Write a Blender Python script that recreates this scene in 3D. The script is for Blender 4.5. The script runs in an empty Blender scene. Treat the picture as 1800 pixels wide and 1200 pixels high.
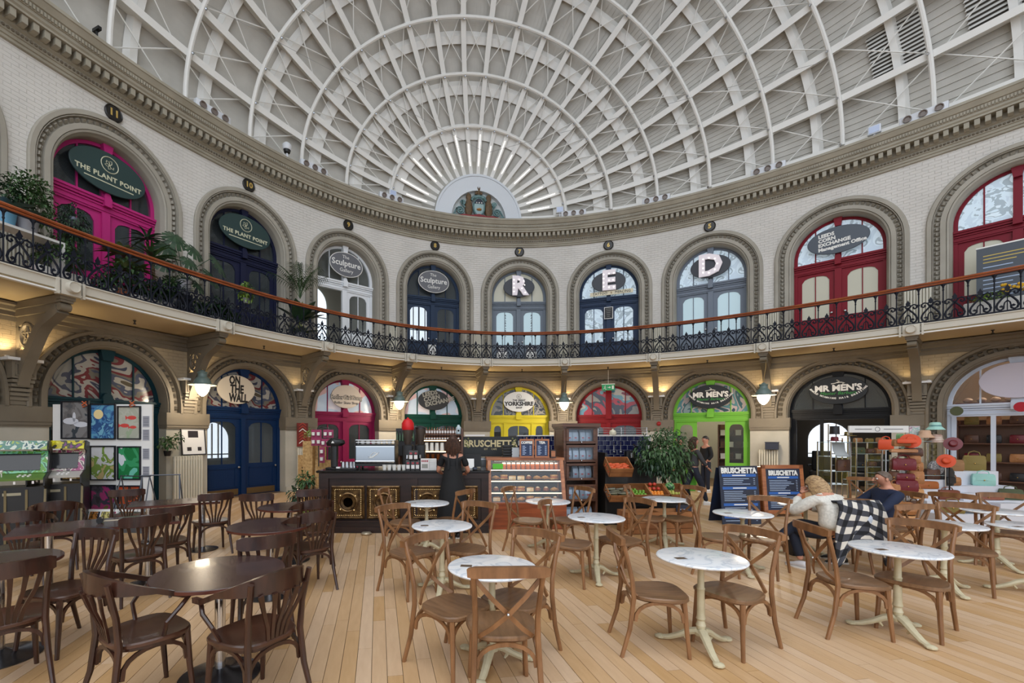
import bpy, bmesh, math, random
from math import sin, cos, pi, sqrt, atan2, hypot, radians as R
from mathutils import Vector as V, Matrix as Mx, Euler
sc = bpy.context.scene
C = sc.collection
# ---------------------------------------------------------------- camera, world, exposure
FP, X0, Y0, TH = 794.53, 803.05, 766.33, 0.172
CX, CY, CZ = -3.508, 6.41, 1.6
cd = bpy.data.cameras.new('camera'); cam = bpy.data.objects.new('camera', cd); C.objects.link(cam)
cam.location = (CX, CY, CZ); cam.rotation_euler = (pi/2, 0, -TH)
cd.sensor_width = 36; cd.lens = FP/1800*36
cd.shift_x = (900-X0)/1800; cd.shift_y = (Y0-600)/1800
cd.clip_start = 0.05; cd.clip_end = 300
sc.camera = cam
wd = bpy.data.worlds.new('overcast'); sc.world = wd; wd.use_nodes = True
wn = wd.node_tree.nodes; wl = wd.node_tree.links; bgn = wn['Background']
tcw = wn.new('ShaderNodeTexCoord'); sp = wn.new('ShaderNodeSeparateXYZ'); wl.new(tcw.outputs['Generated'], sp.inputs[0])
rp = wn.new('ShaderNodeValToRGB'); wl.new(sp.outputs[2], rp.inputs[0]); wl.new(rp.outputs[0], bgn.inputs[0])
rp.color_ramp.elements[0].position = 0.0; rp.color_ramp.elements[0].color = (.55, .6, .68, 1)
rp.color_ramp.elements[1].position = 0.7; rp.color_ramp.elements[1].color = (.93, .96, 1.0, 1)
bgn.inputs[1].default_value = 1.9
sc.view_settings.view_transform = 'Standard'; sc.view_settings.look = 'None'
sc.view_settings.gamma = 1; sc.view_settings.use_curve_mapping = False
sc.view_settings.exposure = 0.5
try:
    sc.cycles.max_bounces = 8; sc.cycles.diffuse_bounces = 4; sc.cycles.caustics_reflective = False; sc.cycles.caustics_refractive = False
    sc.cycles.sample_clamp_indirect = 6; sc.cycles.transparent_max_bounces = 12
except Exception: pass

# ---------------------------------------------------------------- helpers
def lin(c):
    return tuple(((x/255)/12.92 if x/255 <= .04045 else ((x/255+.055)/1.055)**2.4) for x in c)
_m = {}
def M(name, c, rough=.55, metal=0, c2=None, scale=6, stretch=(1,1,1), bump=0, emit=0, alpha=1, spec=.5, coat=0, detail=4, coord='Object', island=0, rel=(.35,.65), trans=0):
    """procedural surface: base colour mixed with a second one by noise, optional relief"""
    if name in _m: return _m[name]
    m = bpy.data.materials.new(name); m.use_nodes = True; n = m.node_tree.nodes; l = m.node_tree.links; b = n['Principled BSDF']
    b.inputs['Base Color'].default_value = (*lin(c), 1); b.inputs['Roughness'].default_value = rough; b.inputs['Metallic'].default_value = metal
    b.inputs['Specular IOR Level'].default_value = spec
    if coat: b.inputs['Coat Weight'].default_value = coat
    if trans: b.inputs['Transmission Weight'].default_value = trans
    if emit:
        b.inputs['Emission Color'].default_value = (*lin(c), 1); b.inputs['Emission Strength'].default_value = emit
    if alpha < 1: b.inputs['Alpha'].default_value = alpha
    if c2 or bump:
        tc = n.new('ShaderNodeTexCoord'); mp = n.new('ShaderNodeMapping'); mp.inputs['Scale'].default_value = stretch
        if coord == 'World':
            g = n.new('ShaderNodeNewGeometry'); l.new(g.outputs['Position'], mp.inputs[0])
        else: l.new(tc.outputs[coord], mp.inputs[0])
        nz = n.new('ShaderNodeTexNoise'); nz.inputs['Scale'].default_value = scale; nz.inputs['Detail'].default_value = detail; l.new(mp.outputs[0], nz.inputs['Vector'])
        if c2:
            r = n.new('ShaderNodeValToRGB'); r.color_ramp.elements[0].color = (*lin(c), 1); r.color_ramp.elements[1].color = (*lin(c2), 1)
            r.color_ramp.elements[0].position = rel[0]; r.color_ramp.elements[1].position = rel[1]
            l.new(nz.outputs[0], r.inputs[0]); out = r.outputs[0]
            if island:
                g2 = n.new('ShaderNodeNewGeometry'); oi = n.new('ShaderNodeObjectInfo'); a = n.new('ShaderNodeMath'); a.operation = 'ADD'
                l.new(g2.outputs['Random Per Island'], a.inputs[0]); l.new(oi.outputs['Random'], a.inputs[1])
                fr = n.new('ShaderNodeMath'); fr.operation = 'FRACT'; l.new(a.outputs[0], fr.inputs[0])
                mr = n.new('ShaderNodeMapRange'); mr.inputs['To Min'].default_value = 1-island; mr.inputs['To Max'].default_value = 1+island; l.new(fr.outputs[0], mr.inputs[0])
                hs = n.new('ShaderNodeHueSaturation'); l.new(mr.outputs[0], hs.inputs['Value']); l.new(out, hs.inputs['Color']); out = hs.outputs[0]
                mr2 = n.new('ShaderNodeMapRange'); mr2.inputs['To Min'].default_value = 1.12; mr2.inputs['To Max'].default_value = .8; l.new(fr.outputs[0], mr2.inputs[0]); l.new(mr2.outputs[0], hs.inputs['Saturation'])
            l.new(out, b.inputs['Base Color'])
        if bump:
            bp = n.new('ShaderNodeBump'); bp.inputs['Strength'].default_value = bump; bp.inputs['Distance'].default_value = .01
            l.new(nz.outputs[0], bp.inputs['Height']); l.new(bp.outputs[0], b.inputs['Normal'])
    _m[name] = m
    return m

def marble(name):
    m = M(name, (240, 243, 246), .18, spec=.5); n = m.node_tree.nodes; l = m.node_tree.links; b = n['Principled BSDF']
    tc = n.new('ShaderNodeTexCoord'); oi = n.new('ShaderNodeObjectInfo'); ad = n.new('ShaderNodeVectorMath'); l.new(tc.outputs['Object'], ad.inputs[0])
    cv = n.new('ShaderNodeCombineXYZ'); mu = n.new('ShaderNodeMath'); mu.operation = 'MULTIPLY'; mu.inputs[1].default_value = 40; l.new(oi.outputs['Random'], mu.inputs[0]); l.new(mu.outputs[0], cv.inputs[0]); l.new(cv.outputs[0], ad.inputs[1])
    nz = n.new('ShaderNodeTexNoise'); nz.inputs['Scale'].default_value = 4; nz.inputs['Detail'].default_value = 6; nz.inputs['Distortion'].default_value = 1.3; l.new(ad.outputs[0], nz.inputs['Vector'])
    r = n.new('ShaderNodeValToRGB'); e = r.color_ramp.elements; e[0].position = .40; e[0].color = (*lin((242, 244, 247)), 1); e[1].position = .58; e[1].color = (*lin((238, 241, 246)), 1)
    k = e.new(.49); k.color = (*lin((204, 212, 223)), 1); k2 = e.new(.46); k2.color = (*lin((234, 238, 243)), 1); k3 = e.new(.52); k3.color = (*lin((230, 235, 242)), 1)
    l.new(nz.outputs[0], r.inputs[0]); l.new(r.outputs[0], b.inputs['Base Color'])
    return m

def brickpaint(name, c, c2):
    m = M(name, c, .7, c2=c2, scale=1.2); n = m.node_tree.nodes; l = m.node_tree.links; b = n['Principled BSDF']
    uv = n.new('ShaderNodeUVMap'); br = n.new('ShaderNodeTexBrick'); l.new(uv.outputs[0], br.inputs['Vector'])
    br.inputs['Scale'].default_value = 1; br.inputs['Brick Width'].default_value = .22; br.inputs['Row Height'].default_value = .075; br.inputs['Mortar Size'].default_value = .006; br.inputs['Mortar Smooth'].default_value = .6
    br.inputs['Color1'].default_value = (1, 1, 1, 1); br.inputs['Color2'].default_value = (.8, .8, .8, 1); br.inputs['Mortar'].default_value = (0, 0, 0, 1)
    bp = n.new('ShaderNodeBump'); bp.inputs['Strength'].default_value = .8; bp.inputs['Distance'].default_value = .012
    l.new(br.outputs[0], bp.inputs['Height']); l.new(bp.outputs[0], b.inputs['Normal'])
    return m

def swirl(name, cols, scale=1.2, dist=3.0, emit=0, rough=.12):
    """painted or printed picture in flowing patches of colour"""
    if name in _m: return _m[name]
    m = M(name, cols[0], rough); n = m.node_tree.nodes; l = m.node_tree.links; b = n['Principled BSDF']
    tc = n.new('ShaderNodeTexCoord'); nz = n.new('ShaderNodeTexNoise'); nz.inputs['Scale'].default_value = scale; nz.inputs['Detail'].default_value = 2.5; nz.inputs['Distortion'].default_value = dist
    l.new(tc.outputs['Object'], nz.inputs['Vector'])
    r = n.new('ShaderNodeValToRGB'); r.color_ramp.interpolation = 'CONSTANT'; e = r.color_ramp.elements
    N = len(cols)
    e[0].position = 0; e[0].color = (*lin(cols[0]), 1); e[1].position = .32+.36/N; e[1].color = (*lin(cols[1]), 1)
    for i in range(2, N):
        q = e.new(.32+.36*i/N); q.color = (*lin(cols[i]), 1)
    l.new(nz.outputs[0], r.inputs[0]); l.new(r.outputs[0], b.inputs['Base Color'])
    if emit: l.new(r.outputs[0], b.inputs['Emission Color']); b.inputs['Emission Strength'].default_value = emit
    return m

def glassmat(name, alpha=.25, c=(150, 165, 175), rough=.03):
    m = bpy.data.materials.new(name); m.use_nodes = True; n = m.node_tree.nodes; l = m.node_tree.links
    n.remove(n['Principled BSDF']); o = n['Material Output']
    tr = n.new('ShaderNodeBsdfTransparent'); gl = n.new('ShaderNodeBsdfGlossy'); gl.inputs['Roughness'].default_value = rough; gl.inputs['Color'].default_value = (.9, .95, 1, 1)
    df = n.new('ShaderNodeBsdfDiffuse'); df.inputs['Color'].default_value = (*lin(c), 1)
    fr = n.new('ShaderNodeFresnel'); gb_ = n.new('ShaderNodeNewGeometry'); mb_ = n.new('ShaderNodeMath'); mb_.operation = 'MULTIPLY_ADD'; mb_.inputs[1].default_value = 1/1.5-1.5; mb_.inputs[2].default_value = 1.5; l.new(gb_.outputs['Backfacing'], mb_.inputs[0]); l.new(mb_.outputs[0], fr.inputs['IOR'])
    mx1 = n.new('ShaderNodeMixShader'); mx1.inputs[0].default_value = alpha; l.new(tr.outputs[0], mx1.inputs[1]); l.new(df.outputs[0], mx1.inputs[2])
    mx = n.new('ShaderNodeMixShader'); l.new(fr.outputs[0], mx.inputs[0]); l.new(mx1.outputs[0], mx.inputs[1]); l.new(gl.outputs[0], mx.inputs[2]); l.new(mx.outputs[0], o.inputs[0])
    _m[name] = m
    return m

class MB:
    def __init__(s, T=None): s.v = []; s.f = []; s.mi = []; s.T = T; s.m = 0; s.uv = None
    def add(s, vs, fs, T=None, uv=None):
        o = len(s.v); T = T or s.T
        if T is None: s.v += [tuple(p) for p in vs]
        elif isinstance(T, Mx): s.v += [tuple(T @ V(p)) for p in vs]
        else: s.v += [tuple(T(*p)) for p in vs]
        s.f += [tuple(i+o for i in f) for f in fs]; s.mi += [s.m]*len(fs)
        if uv is not None:
            if s.uv is None: s.uv = {}
            for i, u in enumerate(uv): s.uv[o+i] = u
        return s
    def box(s, x0, x1, y0, y1, z0, z1, T=None, n=1):
        if n == 1:
            vs = [(x, y, z) for z in (z0, z1) for x, y in ((x0, y0), (x1, y0), (x1, y1), (x0, y1))]
            return s.add(vs, [(3,2,1,0), (4,5,6,7), (0,1,5,4), (1,2,6,5), (2,3,7,6), (3,0,4,7)], T)
        vs = []; fs = []
        for i in range(n+1):
            x = x0+(x1-x0)*i/n; vs += [(x, y0, z0), (x, y1, z0), (x, y1, z1), (x, y0, z1)]
        for i in range(n):
            a = 4*i; b = a+4
            for j in range(4): k = (j+1) % 4; fs.append((a+j, a+k, b+k, b+j))
        fs += [(3,2,1,0), (4*n, 4*n+1, 4*n+2, 4*n+3)]
        return s.add(vs, fs, T)
    def bev(s, x0, x1, y0, y1, z0, z1, r=.01, T=None):
        """box with rounded vertical edges and chamfered rims"""
        r = min(r, (x1-x0)/2.01, (y1-y0)/2.01); P = []
        for cx, cy, a0 in ((x1-r, y1-r, 0), (x0+r, y1-r, 90), (x0+r, y0+r, 180), (x1-r, y0+r, 270)):
            for k in range(3): a = R(a0+45*k); P.append((cx+r*cos(a), cy+r*sin(a)))
        mx_, my_ = (x0+x1)/2, (y0+y1)/2; c = min(r*.5, (z1-z0)*.25); q = [( (c/2) )]
        def ring(z, k): return [(x-(c if x > mx_ else -c)*k, y-(c if y > my_ else -c)*k, z) for x, y in P]
        return s.loft([ring(z0, 1), ring(z0+c, 0), ring(z1-c, 0), ring(z1, 1)], cap=True, T=T)
    def loft(s, rings, cap=True, closed=True, T=None, wrap=False):
        n = len(rings[0]); vs = [p for r in rings for p in r]; fs = []; N = len(rings)
        for i in range(N if wrap else N-1):
            i2 = (i+1) % N
            for j in range(n if closed else n-1):
                k = (j+1) % n; fs.append((i*n+j, i*n+k, i2*n+k, i2*n+j))
        if cap and not wrap: fs += [tuple(range(n))[::-1], tuple((N-1)*n+j for j in range(n))]
        return s.add(vs, fs, T)
    def lathe(s, prof, n=16, c=(0, 0, 0), T=None, sx=1, sy=1, cap=True):
        return s.loft([[(c[0]+r*sx*cos(2*pi*j/n), c[1]+r*sy*sin(2*pi*j/n), c[2]+z) for j in range(n)] for r, z in prof], cap=cap, T=T)
    def cyl(s, c, r, z0, z1, n=16, T=None): return s.lathe([(r, z0), (r, z1)], n, c, T)
    def ball(s, c, r, n=10, T=None, sz=1, sx=1, sy=1):
        m = max(4, n//2+1); return s.lathe([(max(r*sin(pi*i/m), r*.02), -r*sz*cos(pi*i/m)) for i in range(m+1)], n, c, T, sx, sy)
    def tube(s, pts, r, n=6, T=None, closed=False, cap=True, fl=1.0, up=None):
        """tube through points; r may be a list; fl flattens it along the 'up' direction"""
        P = [V(p) for p in pts]; N = len(P); rr = r if isinstance(r, (list, tuple)) else [r]*N
        rings = []; pu = None
        for i in range(N):
            if closed: d = P[(i+1) % N]-P[i-1]
            else: d = P[min(i+1, N-1)]-P[max(i-1, 0)]
            d = d.normalized() if d.length > 1e-9 else V((0, 0, 1))
            if up is not None: u = V(up)
            elif pu is None: u = V((0, 0, 1)) if abs(d.z) < .9 else V((1, 0, 0))
            else: u = pu
            w = d.cross(u)
            if w.length < 1e-6: w = d.cross(V((.3, .8, .5)))
            w.normalize(); u = w.cross(d).normalized(); pu = u
            rings.append([tuple(P[i]+w*(rr[i]*cos(2*pi*j/n))+u*(rr[i]*fl*sin(2*pi*j/n))) for j in range(n)])
        return s.loft(rings, cap=cap, T=T, wrap=closed)
    def strip(s, pts, w, t, T=None, up=(0, 0, 1)):
        """flat bar of width w (along up) and thickness t"""
        P = [V(p) for p in pts]; N = len(P); rings = []
        for i in range(N):
            d = (P[min(i+1, N-1)]-P[max(i-1, 0)]).normalized(); u = V(up); x = d.cross(u).normalized(); u = x.cross(d).normalized()
            ww = w[i] if isinstance(w, (list, tuple)) else w
            rings.append([tuple(P[i]+x*(a*t/2)+u*(b*ww/2)) for a, b in ((-1, -1), (1, -1), (1, 1), (-1, 1))])
        return s.loft(rings, T=T)
    def prism(s, poly, y0, y1, T=None):
        """polygon in x,z pushed through y"""
        n = len(poly); vs = [(x, y0, z) for x, z in poly]+[(x, y1, z) for x, z in poly]
        fs = [tuple(range(n)), tuple(range(2*n-1, n-1, -1))]+[(i, (i+1) % n+0, (i+1) % n+n, i+n)[::-1] for i in range(n)]
        return s.add(vs, fs, T)
    def slab(s, poly, z0, z1, T=None):
        n = len(poly); vs = [(x, y, z0) for x, y in poly]+[(x, y, z1) for x, y in poly]
        fs = [tuple(range(n))[::-1], tuple(range(n, 2*n))]+[(i, (i+1) % n, (i+1) % n+n, i+n) for i in range(n)]
        return s.add(vs, fs, T)
    def mesh(s, name, mats, smooth=35):
        me = bpy.data.meshes.new(name); me.from_pydata(s.v, [], s.f)
        for m in (mats if isinstance(mats, (list, tuple)) else [mats]): me.materials.append(m)
        if any(s.mi): me.polygons.foreach_set('material_index', s.mi)
        if s.uv:
            ul = me.uv_layers.new(name='UVMap')
            for lp in me.loops: ul.data[lp.index].uv = s.uv.get(lp.vertex_index, (0, 0))
        if smooth: me.shade_smooth(); me.set_sharp_from_angle(angle=R(smooth))
        me.update()
        return me
    def build(s, name, mats, parent=None, smooth=35, kind=None, label=None, loc=None, rot=None):
        o = bpy.data.objects.new(name, s.mesh(name, mats, smooth)); C.objects.link(o)
        if parent: o.parent = parent
        if kind: o['kind'] = kind
        if label: o['label'] = label
        if loc: o.location = loc
        if rot: o.rotation_euler = rot
        return o
def tag(o, label, cat, group=None):
    o['label'] = label; o['category'] = cat
    if group: o['group'] = group
    return o
def thing(name, label, cat, loc=(0, 0, 0), rz=0, group=None):
    o = bpy.data.objects.new(name, None); C.objects.link(o); o.location = loc; o.rotation_euler = (0, 0, rz)
    return tag(o, label, cat, group)
def struct(name, parent=None):
    o = bpy.data.objects.new(name, None); C.objects.link(o); o['kind'] = 'structure'
    if parent: o.parent = parent
    return o
kids = {}
def dup(root, loc, rz=None, label=None, group=None, scale=None):
    if root.name not in kids:
        kids[root.name] = [(c, [g for g in bpy.data.objects if g.parent == c]) for c in bpy.data.objects if c.parent == root]
    r = root.copy(); C.objects.link(r); r.location = loc
    if rz is not None: r.rotation_euler = (0, 0, rz)
    if scale: r.scale = scale
    if label: r['label'] = label
    if group: r['group'] = group
    for c, gs in kids[root.name]:
        c2 = c.copy(); C.objects.link(c2); c2.parent = r
        for g in gs: g2 = g.copy(); C.objects.link(g2); g2.parent = c2
    return r
def put(name, me, parent=None, loc=(0, 0, 0), rot=(0, 0, 0), scale=(1, 1, 1)):
    o = bpy.data.objects.new(name, me); C.objects.link(o); o.location = loc; o.rotation_euler = rot; o.scale = scale
    if parent: o.parent = parent
    return o
_tx = {}
def text(body, size, mat, parent, loc, rot=(pi/2, 0, 0), ext=.004, bold=0, sx=1, shear=0, align='CENTER', name='lettering', sp=1):
    key = (body, size, mat.name, ext, bold, shear, align, sp)
    if key not in _tx:
        cu = bpy.data.curves.new(name, 'FONT'); cu.body = body; cu.size = size; cu.extrude = ext; cu.offset = bold; cu.align_x = align; cu.align_y = 'CENTER'; cu.shear = shear; cu.space_character = sp; cu.resolution_u = 2
        o = bpy.data.objects.new(name, cu); C.objects.link(o); dg = bpy.context.evaluated_depsgraph_get(); dg.update()
        me = bpy.data.meshes.new_from_object(o.evaluated_get(dg)); me.materials.clear(); me.materials.append(mat); bpy.data.objects.remove(o); bpy.data.curves.remove(cu); _tx[key] = me; me.name = name
    o = bpy.data.objects.new(name, _tx[key]); C.objects.link(o); o.parent = parent; o.location = loc; o.rotation_euler = rot; o.scale = (sx, 1, 1)
    return o

# the plan is an ellipse; k counts door bays from the long axis' end
A, B, S = 13.62, 22.372, 3.117
_tt = [-pi+2*pi*i/6000 for i in range(6001)]; _ss = [0.0]
for i in range(6000): _ss.append(_ss[-1]+hypot(A*(sin(_tt[i+1])-sin(_tt[i])), B*(cos(_tt[i+1])-cos(_tt[i]))))
_s0 = _ss[3000]; _ss = [q-_s0 for q in _ss]
import bisect
def Tk(k):
    s = k*S; i = min(max(bisect.bisect(_ss, s)-1, 0), 5999); return _tt[i]+(s-_ss[i])/(_ss[i+1]-_ss[i])*(_tt[i+1]-_tt[i])
def W(k, off=0.0):
    t = Tk(k); x, y = A*sin(t), B*cos(t); nx, ny = -B*sin(t), -A*cos(t); n = hypot(nx, ny); return x+off*nx/n, y+off*ny/n
def Wr(k):
    t = Tk(k); return atan2(-B*sin(t), A*cos(t))
def bend(k0): return lambda x, y, z: (*W(k0+x/S, -y), z)
def FL(px, py, z=0.0):
    D = FP*(CZ-z)/(py-Y0); X = (px-X0)/FP*D; c, s = cos(TH), sin(TH); return CX+X*c+D*s, CY-X*s+D*c
def QD(px, D):
    X = (px-X0)/FP*D; c, s = cos(TH), sin(TH); return CX+X*c+D*s, CY-X*s+D*c
def ZD(py, D): return CZ-(py-Y0)*D/FP
def kof(px, off=0.0):
    c, s = cos(TH), sin(TH); best = None
    for i in range(-1000, 1001):
        k = i*.005; x, y = W(k, off); dx, dy = x-CX, y-CY; D = dx*s+dy*c
        if D > 1:
            e = abs(X0+FP*(dx*c-dy*s)/D-px)
            if best is None or e < best[0]: best = (e, k, D)
    return best[1], best[2]
random.seed(7)
# ---------------------------------------------------------------- materials of the building
taupe = M('taupe_paint', (167, 162, 150), .6, c2=(154, 149, 137), scale=1.5)
taupe_d = M('taupe_paint_dark', (122, 113, 97), .6, c2=(110, 101, 86), scale=1.5)
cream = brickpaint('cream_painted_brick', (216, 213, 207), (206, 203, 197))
creamflat = M('cream_paint', (214, 206, 188), .6, c2=(204, 196, 178), scale=1)
stone = M('pale_pier_paint', (184, 180, 167), .6, c2=(172, 168, 155), scale=2)
whitep = M('roof_white_paint', (230, 229, 224), .5)
boardp = M('roof_board_shaded_paint', (192, 189, 181), .6, c2=(182, 179, 171), scale=2)  # same paint as the ribs; shade behind them is put into the colour
fascia = M('fascia_paint', (198, 193, 180), .5)
soffit = M('soffit_paint', (190, 172, 138), .6)
plankm = M('oak_plank', (214, 178, 136), .42, c2=(202, 164, 122), scale=3, stretch=(9, 1.4, 9), coord='World', island=.1, rel=(.25,.75), bump=.08, detail=6)
joint = M('floor_joint', (70, 50, 34), .8)
cl_glass = glassmat('clear_glass', .025)
dark_glass = glassmat('door_glass', .3, (90, 100, 105))
steel = M('brushed_steel', (190, 192, 195), .25, 1)
brass = M('brass', (190, 150, 80), .3, 1)
iron = M('railing_iron', (13, 18, 32), .5, spec=.25)
blackm = M('black_paint', (18, 18, 20), .4)
whitem = M('white_paint', (232, 232, 230), .45)
# ---------------------------------------------------------------- floor
floor = MB().slab([(*W(10.7*i/60*2-10.7, -3),)[:2] for i in range(60)][::-1], -.06, -.012).build('floor', joint, kind='structure')
pm = MB().box(0, 1, 0, 1, -.011, 0).mesh('plank', plankm, smooth=0)
rest = MB(); planks = []
PW = .1045; a0 = R(-1.2)
for i in range(-118, 140):
    x0 = i*PW; y = 1.5+random.random()*2
    lim = lambda x: B*sqrt(max(0, 1-((x)/(A+.3))**2))+.6
    top = lim(x0) if abs(x0) < A else 0
    while y < top:
        L = random.choice((.6, .9, 1.2, 1.5, 1.8, 2.2, 2.6)); L = min(L, top-y+.01)
        planks.append((x0, y, L)); y += L
def pd(p):
    x, y = p[0]+PW/2, p[1]+p[2]/2; c, s = cos(TH), sin(TH); dx, dy = x-CX, y-CY; D = dx*s+dy*c; X = dx*c-dy*s
    if D < 2.0 or abs((X/D)*FP+X0-900) > 1050: return 99+abs(X)
    return D
planks.sort(key=pd)
for n, (x, y, L) in enumerate(planks):
    if n < 295: put('plank', pm, floor, (x+.0018, y+.002, random.uniform(-.0015, 0)), scale=(PW-.0036, L-.004, 1))
    else:
        dz = random.uniform(-.0012, 0); rest.box(x+.0018, x+PW-.0018, y+.002, y+L-.002, -.011, dz)
rest.build('planks_beyond', plankm, floor, smooth=0, kind='stuff')

# ---------------------------------------------------------------- wall with its openings
UP = dict(Ri=.98, Ro=1.42, zs=6.70, zb=4.14)
GR = dict(Ri=1.08, Ro=1.42, zs=2.32, zb=0.0)
def wallbay(mb, k, Ro, zs, zb, zt, zlow=None):
    T = bend(k); h = S/2; n = 20
    xs = [-h]+[-Ro*cos(pi*i/n) for i in range(n+1)]+[h]
    for i in range(len(xs)-1):
        x0, x1 = xs[i], xs[i+1]
        f = lambda x, e: (zb if e else zs+sqrt(max(0, Ro*Ro-x*x)))
        e = (i == 0 or i == len(xs)-2)
        vs = [(x0, 0, f(x0, e)), (x1, 0, f(x1, e)), (x1, 0, zt), (x0, 0, zt)]
        mb.add(vs, [(0, 1, 2, 3)], T, uv=[(k*S+p[0], p[2]) for p in vs])
wall = struct('wall_hall')
mb = MB()
for i in range(10): wallbay(mb, -4.5+i, UP['Ro'], UP['zs'], 3.9, 8.5)
mb.build('upper_brickwork', cream, wall, smooth=0, kind='structure')
mb = MB()
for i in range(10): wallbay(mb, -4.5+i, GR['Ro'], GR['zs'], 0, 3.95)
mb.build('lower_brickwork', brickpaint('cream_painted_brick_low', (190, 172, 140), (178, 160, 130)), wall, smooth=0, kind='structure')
mb = MB()       # plain wall behind the camera
n = 60; kk = [5+(20.52-10)*i/n for i in range(n+1)]
for i in range(n):
    for z0, z1 in ((0, 9.2),):
        a, b = W(kk[i]), W(kk[i+1])
        if kk[i] > 10.3: a = W(kk[i]-20.52)
        if kk[i+1] > 10.3: b = W(kk[i+1]-20.52)
        if kk[i+1] > 10.0 and kk[i] < 10.5 and hypot(a[0]-b[0], a[1]-b[1]) > 3: continue
        mb.add([(*a, z0), (*b, z0), (*b, z1), (*a, z1)], [(0, 1, 2, 3)])
mb.build('rear_wall', creamflat, wall, smooth=0, kind='structure')

def sweep_arch(mb, k, prof, Ri, zs, zb, n=28, T=None):
    """profile (dr, y) carried up a jamb, round the arch and down again"""
    T = T or bend(k); rings = []
    path = [(-1, 0, zb), (-1, 0, (zb+zs)/2)]+[(-cos(pi*i/n), sin(pi*i/n), zs) for i in range(n+1)]+[(1, 0, (zb+zs)/2), (1, 0, zb)]
    for c, s_, z in path: rings.append([((Ri+dr)*c, y, z+(Ri+dr)*s_) for dr, y in prof])
    mb.loft(rings, cap=False, closed=False, T=T)
def dentils(mb, k, r0, r1, y0, y1, zs, zb, pitch):
    T = bend(k); rm = (r0+r1)/2
    def one(c, s_, z, tx, tz, w):
        q = []
        for rr, yy in ((r0, y0), (r1, y0), ((r0+r1)/2+.01, y1)):
            for e in (-w/2, w/2): q.append((rr*c+tx*e, yy, z+rr*s_+tz*e))
        # wedge block
        mb.add(q, [(0, 1, 3, 2), (0, 2, 4), (1, 5, 3), (2, 3, 5, 4), (0, 4, 5, 1)], T)
    nj = int((zs-zb)/pitch)
    for i in range(nj):
        z = zs-(i+.5)*pitch
        one(-1, 0, z, 0, 1, pitch*.55); one(1, 0, z, 0, 1, pitch*.55)
    na = int(pi*rm/pitch)
    for i in range(na):
        a = pi*(i+.5)/na; one(-cos(a), sin(a), zs, sin(a), cos(a), pitch*.55)
PROF_U = [(.44, .02), (.44, -.05), (.42, -.07), (.345, -.07), (.335, -.03), (.325, -.055), (.315, -.055), (.31, .035), (.2, .035), (.195, -.05), (.10, -.05), (.092, -.02), (.084, -.045), (.05, -.03), (.02, .05), (.012, .06), (.0, .1), (0, .42)]
PROF_G = [(.36, .02), (.36, -.06), (.34, -.08), (.29, -.08), (.28, -.03), (.265, .03), (.15, .03), (.145, -.055), (.06, -.055), (.05, -.02), (.03, -.02), (.0, .06), (0, .42)]
for i in range(10):
    k = -4.5+i
    t = struct('trim_%d' % (i+1)); 
    m1 = MB(); sweep_arch(m1, k, PROF_U, .98, 6.70, 4.14); m1.build('arch_moulding', taupe, t, smooth=40)
    m1 = MB(); dentils(m1, k, 1.185, 1.285, .035, -.05, 6.70, 4.2, .118); m1.build('dentil_band', taupe, t, smooth=0, kind='stuff')
    t = struct('trim_%d' % (i+11)); zb = 0.05 if i == 9 else 2.13
    m1 = MB(); sweep_arch(m1, k, PROF_G, 1.08, 2.32, zb); m1.build('arch_moulding', taupe_d, t, smooth=40)
    m1 = MB(); dentils(m1, k, 1.235, 1.34, .03, -.06, 2.32, zb, .135 if i != 9 else .15); m1.build('dentil_band', taupe_d, t, smooth=0, kind='stuff')
# piers, impost blocks and bands between the ground floor openings
for j in range(-5, 6):
    if j in (5,): continue
    t = struct('trim_%d' % (26+j)); T = bend(j); xr = .478 if j != 4 else .16
    m1 = MB(); m1.box(-.478, xr, -.0, .42, 0, 1.83, T, n=4); m1.build('pier', stone, t, smooth=0)
    m1 = MB(); m1.box(-.5, xr+.03, -.06, .42, 1.86, 2.14, T, n=4); m1.box(-.49, xr+.02, -.045, .42, 1.80, 1.86, T, n=4); m1.box(-.485, xr+.01, -.03, .42, 1.77, 1.80, T, n=4); m1.build('impost_block', taupe_d, t, smooth=0)
    m1 = MB(); m1.box(-.478, xr, -.05, .0, 0, .16, T, n=4); m1.build('plinth', stone, t, smooth=0)
# band under the balcony
def ring_sweep(mb, prof, k0, k1, n, closed=False):
    mb.loft([[(*W(k0+(k1-k0)*i/n, o), z) for o, z in prof] for i in range(n+1)], cap=True, closed=closed)
t = struct('trim_40')
m1 = MB(); ring_sweep(m1, [(0, 3.60), (.04, 3.60), (.05, 3.68), (.08, 3.69), (.08, 3.76), (.12, 3.78), (.14, 3.84), (.2, 3.86), (.2, 3.9)], -5, 5, 90); m1.build('frieze_band', taupe_d, t, smooth=30)
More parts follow.
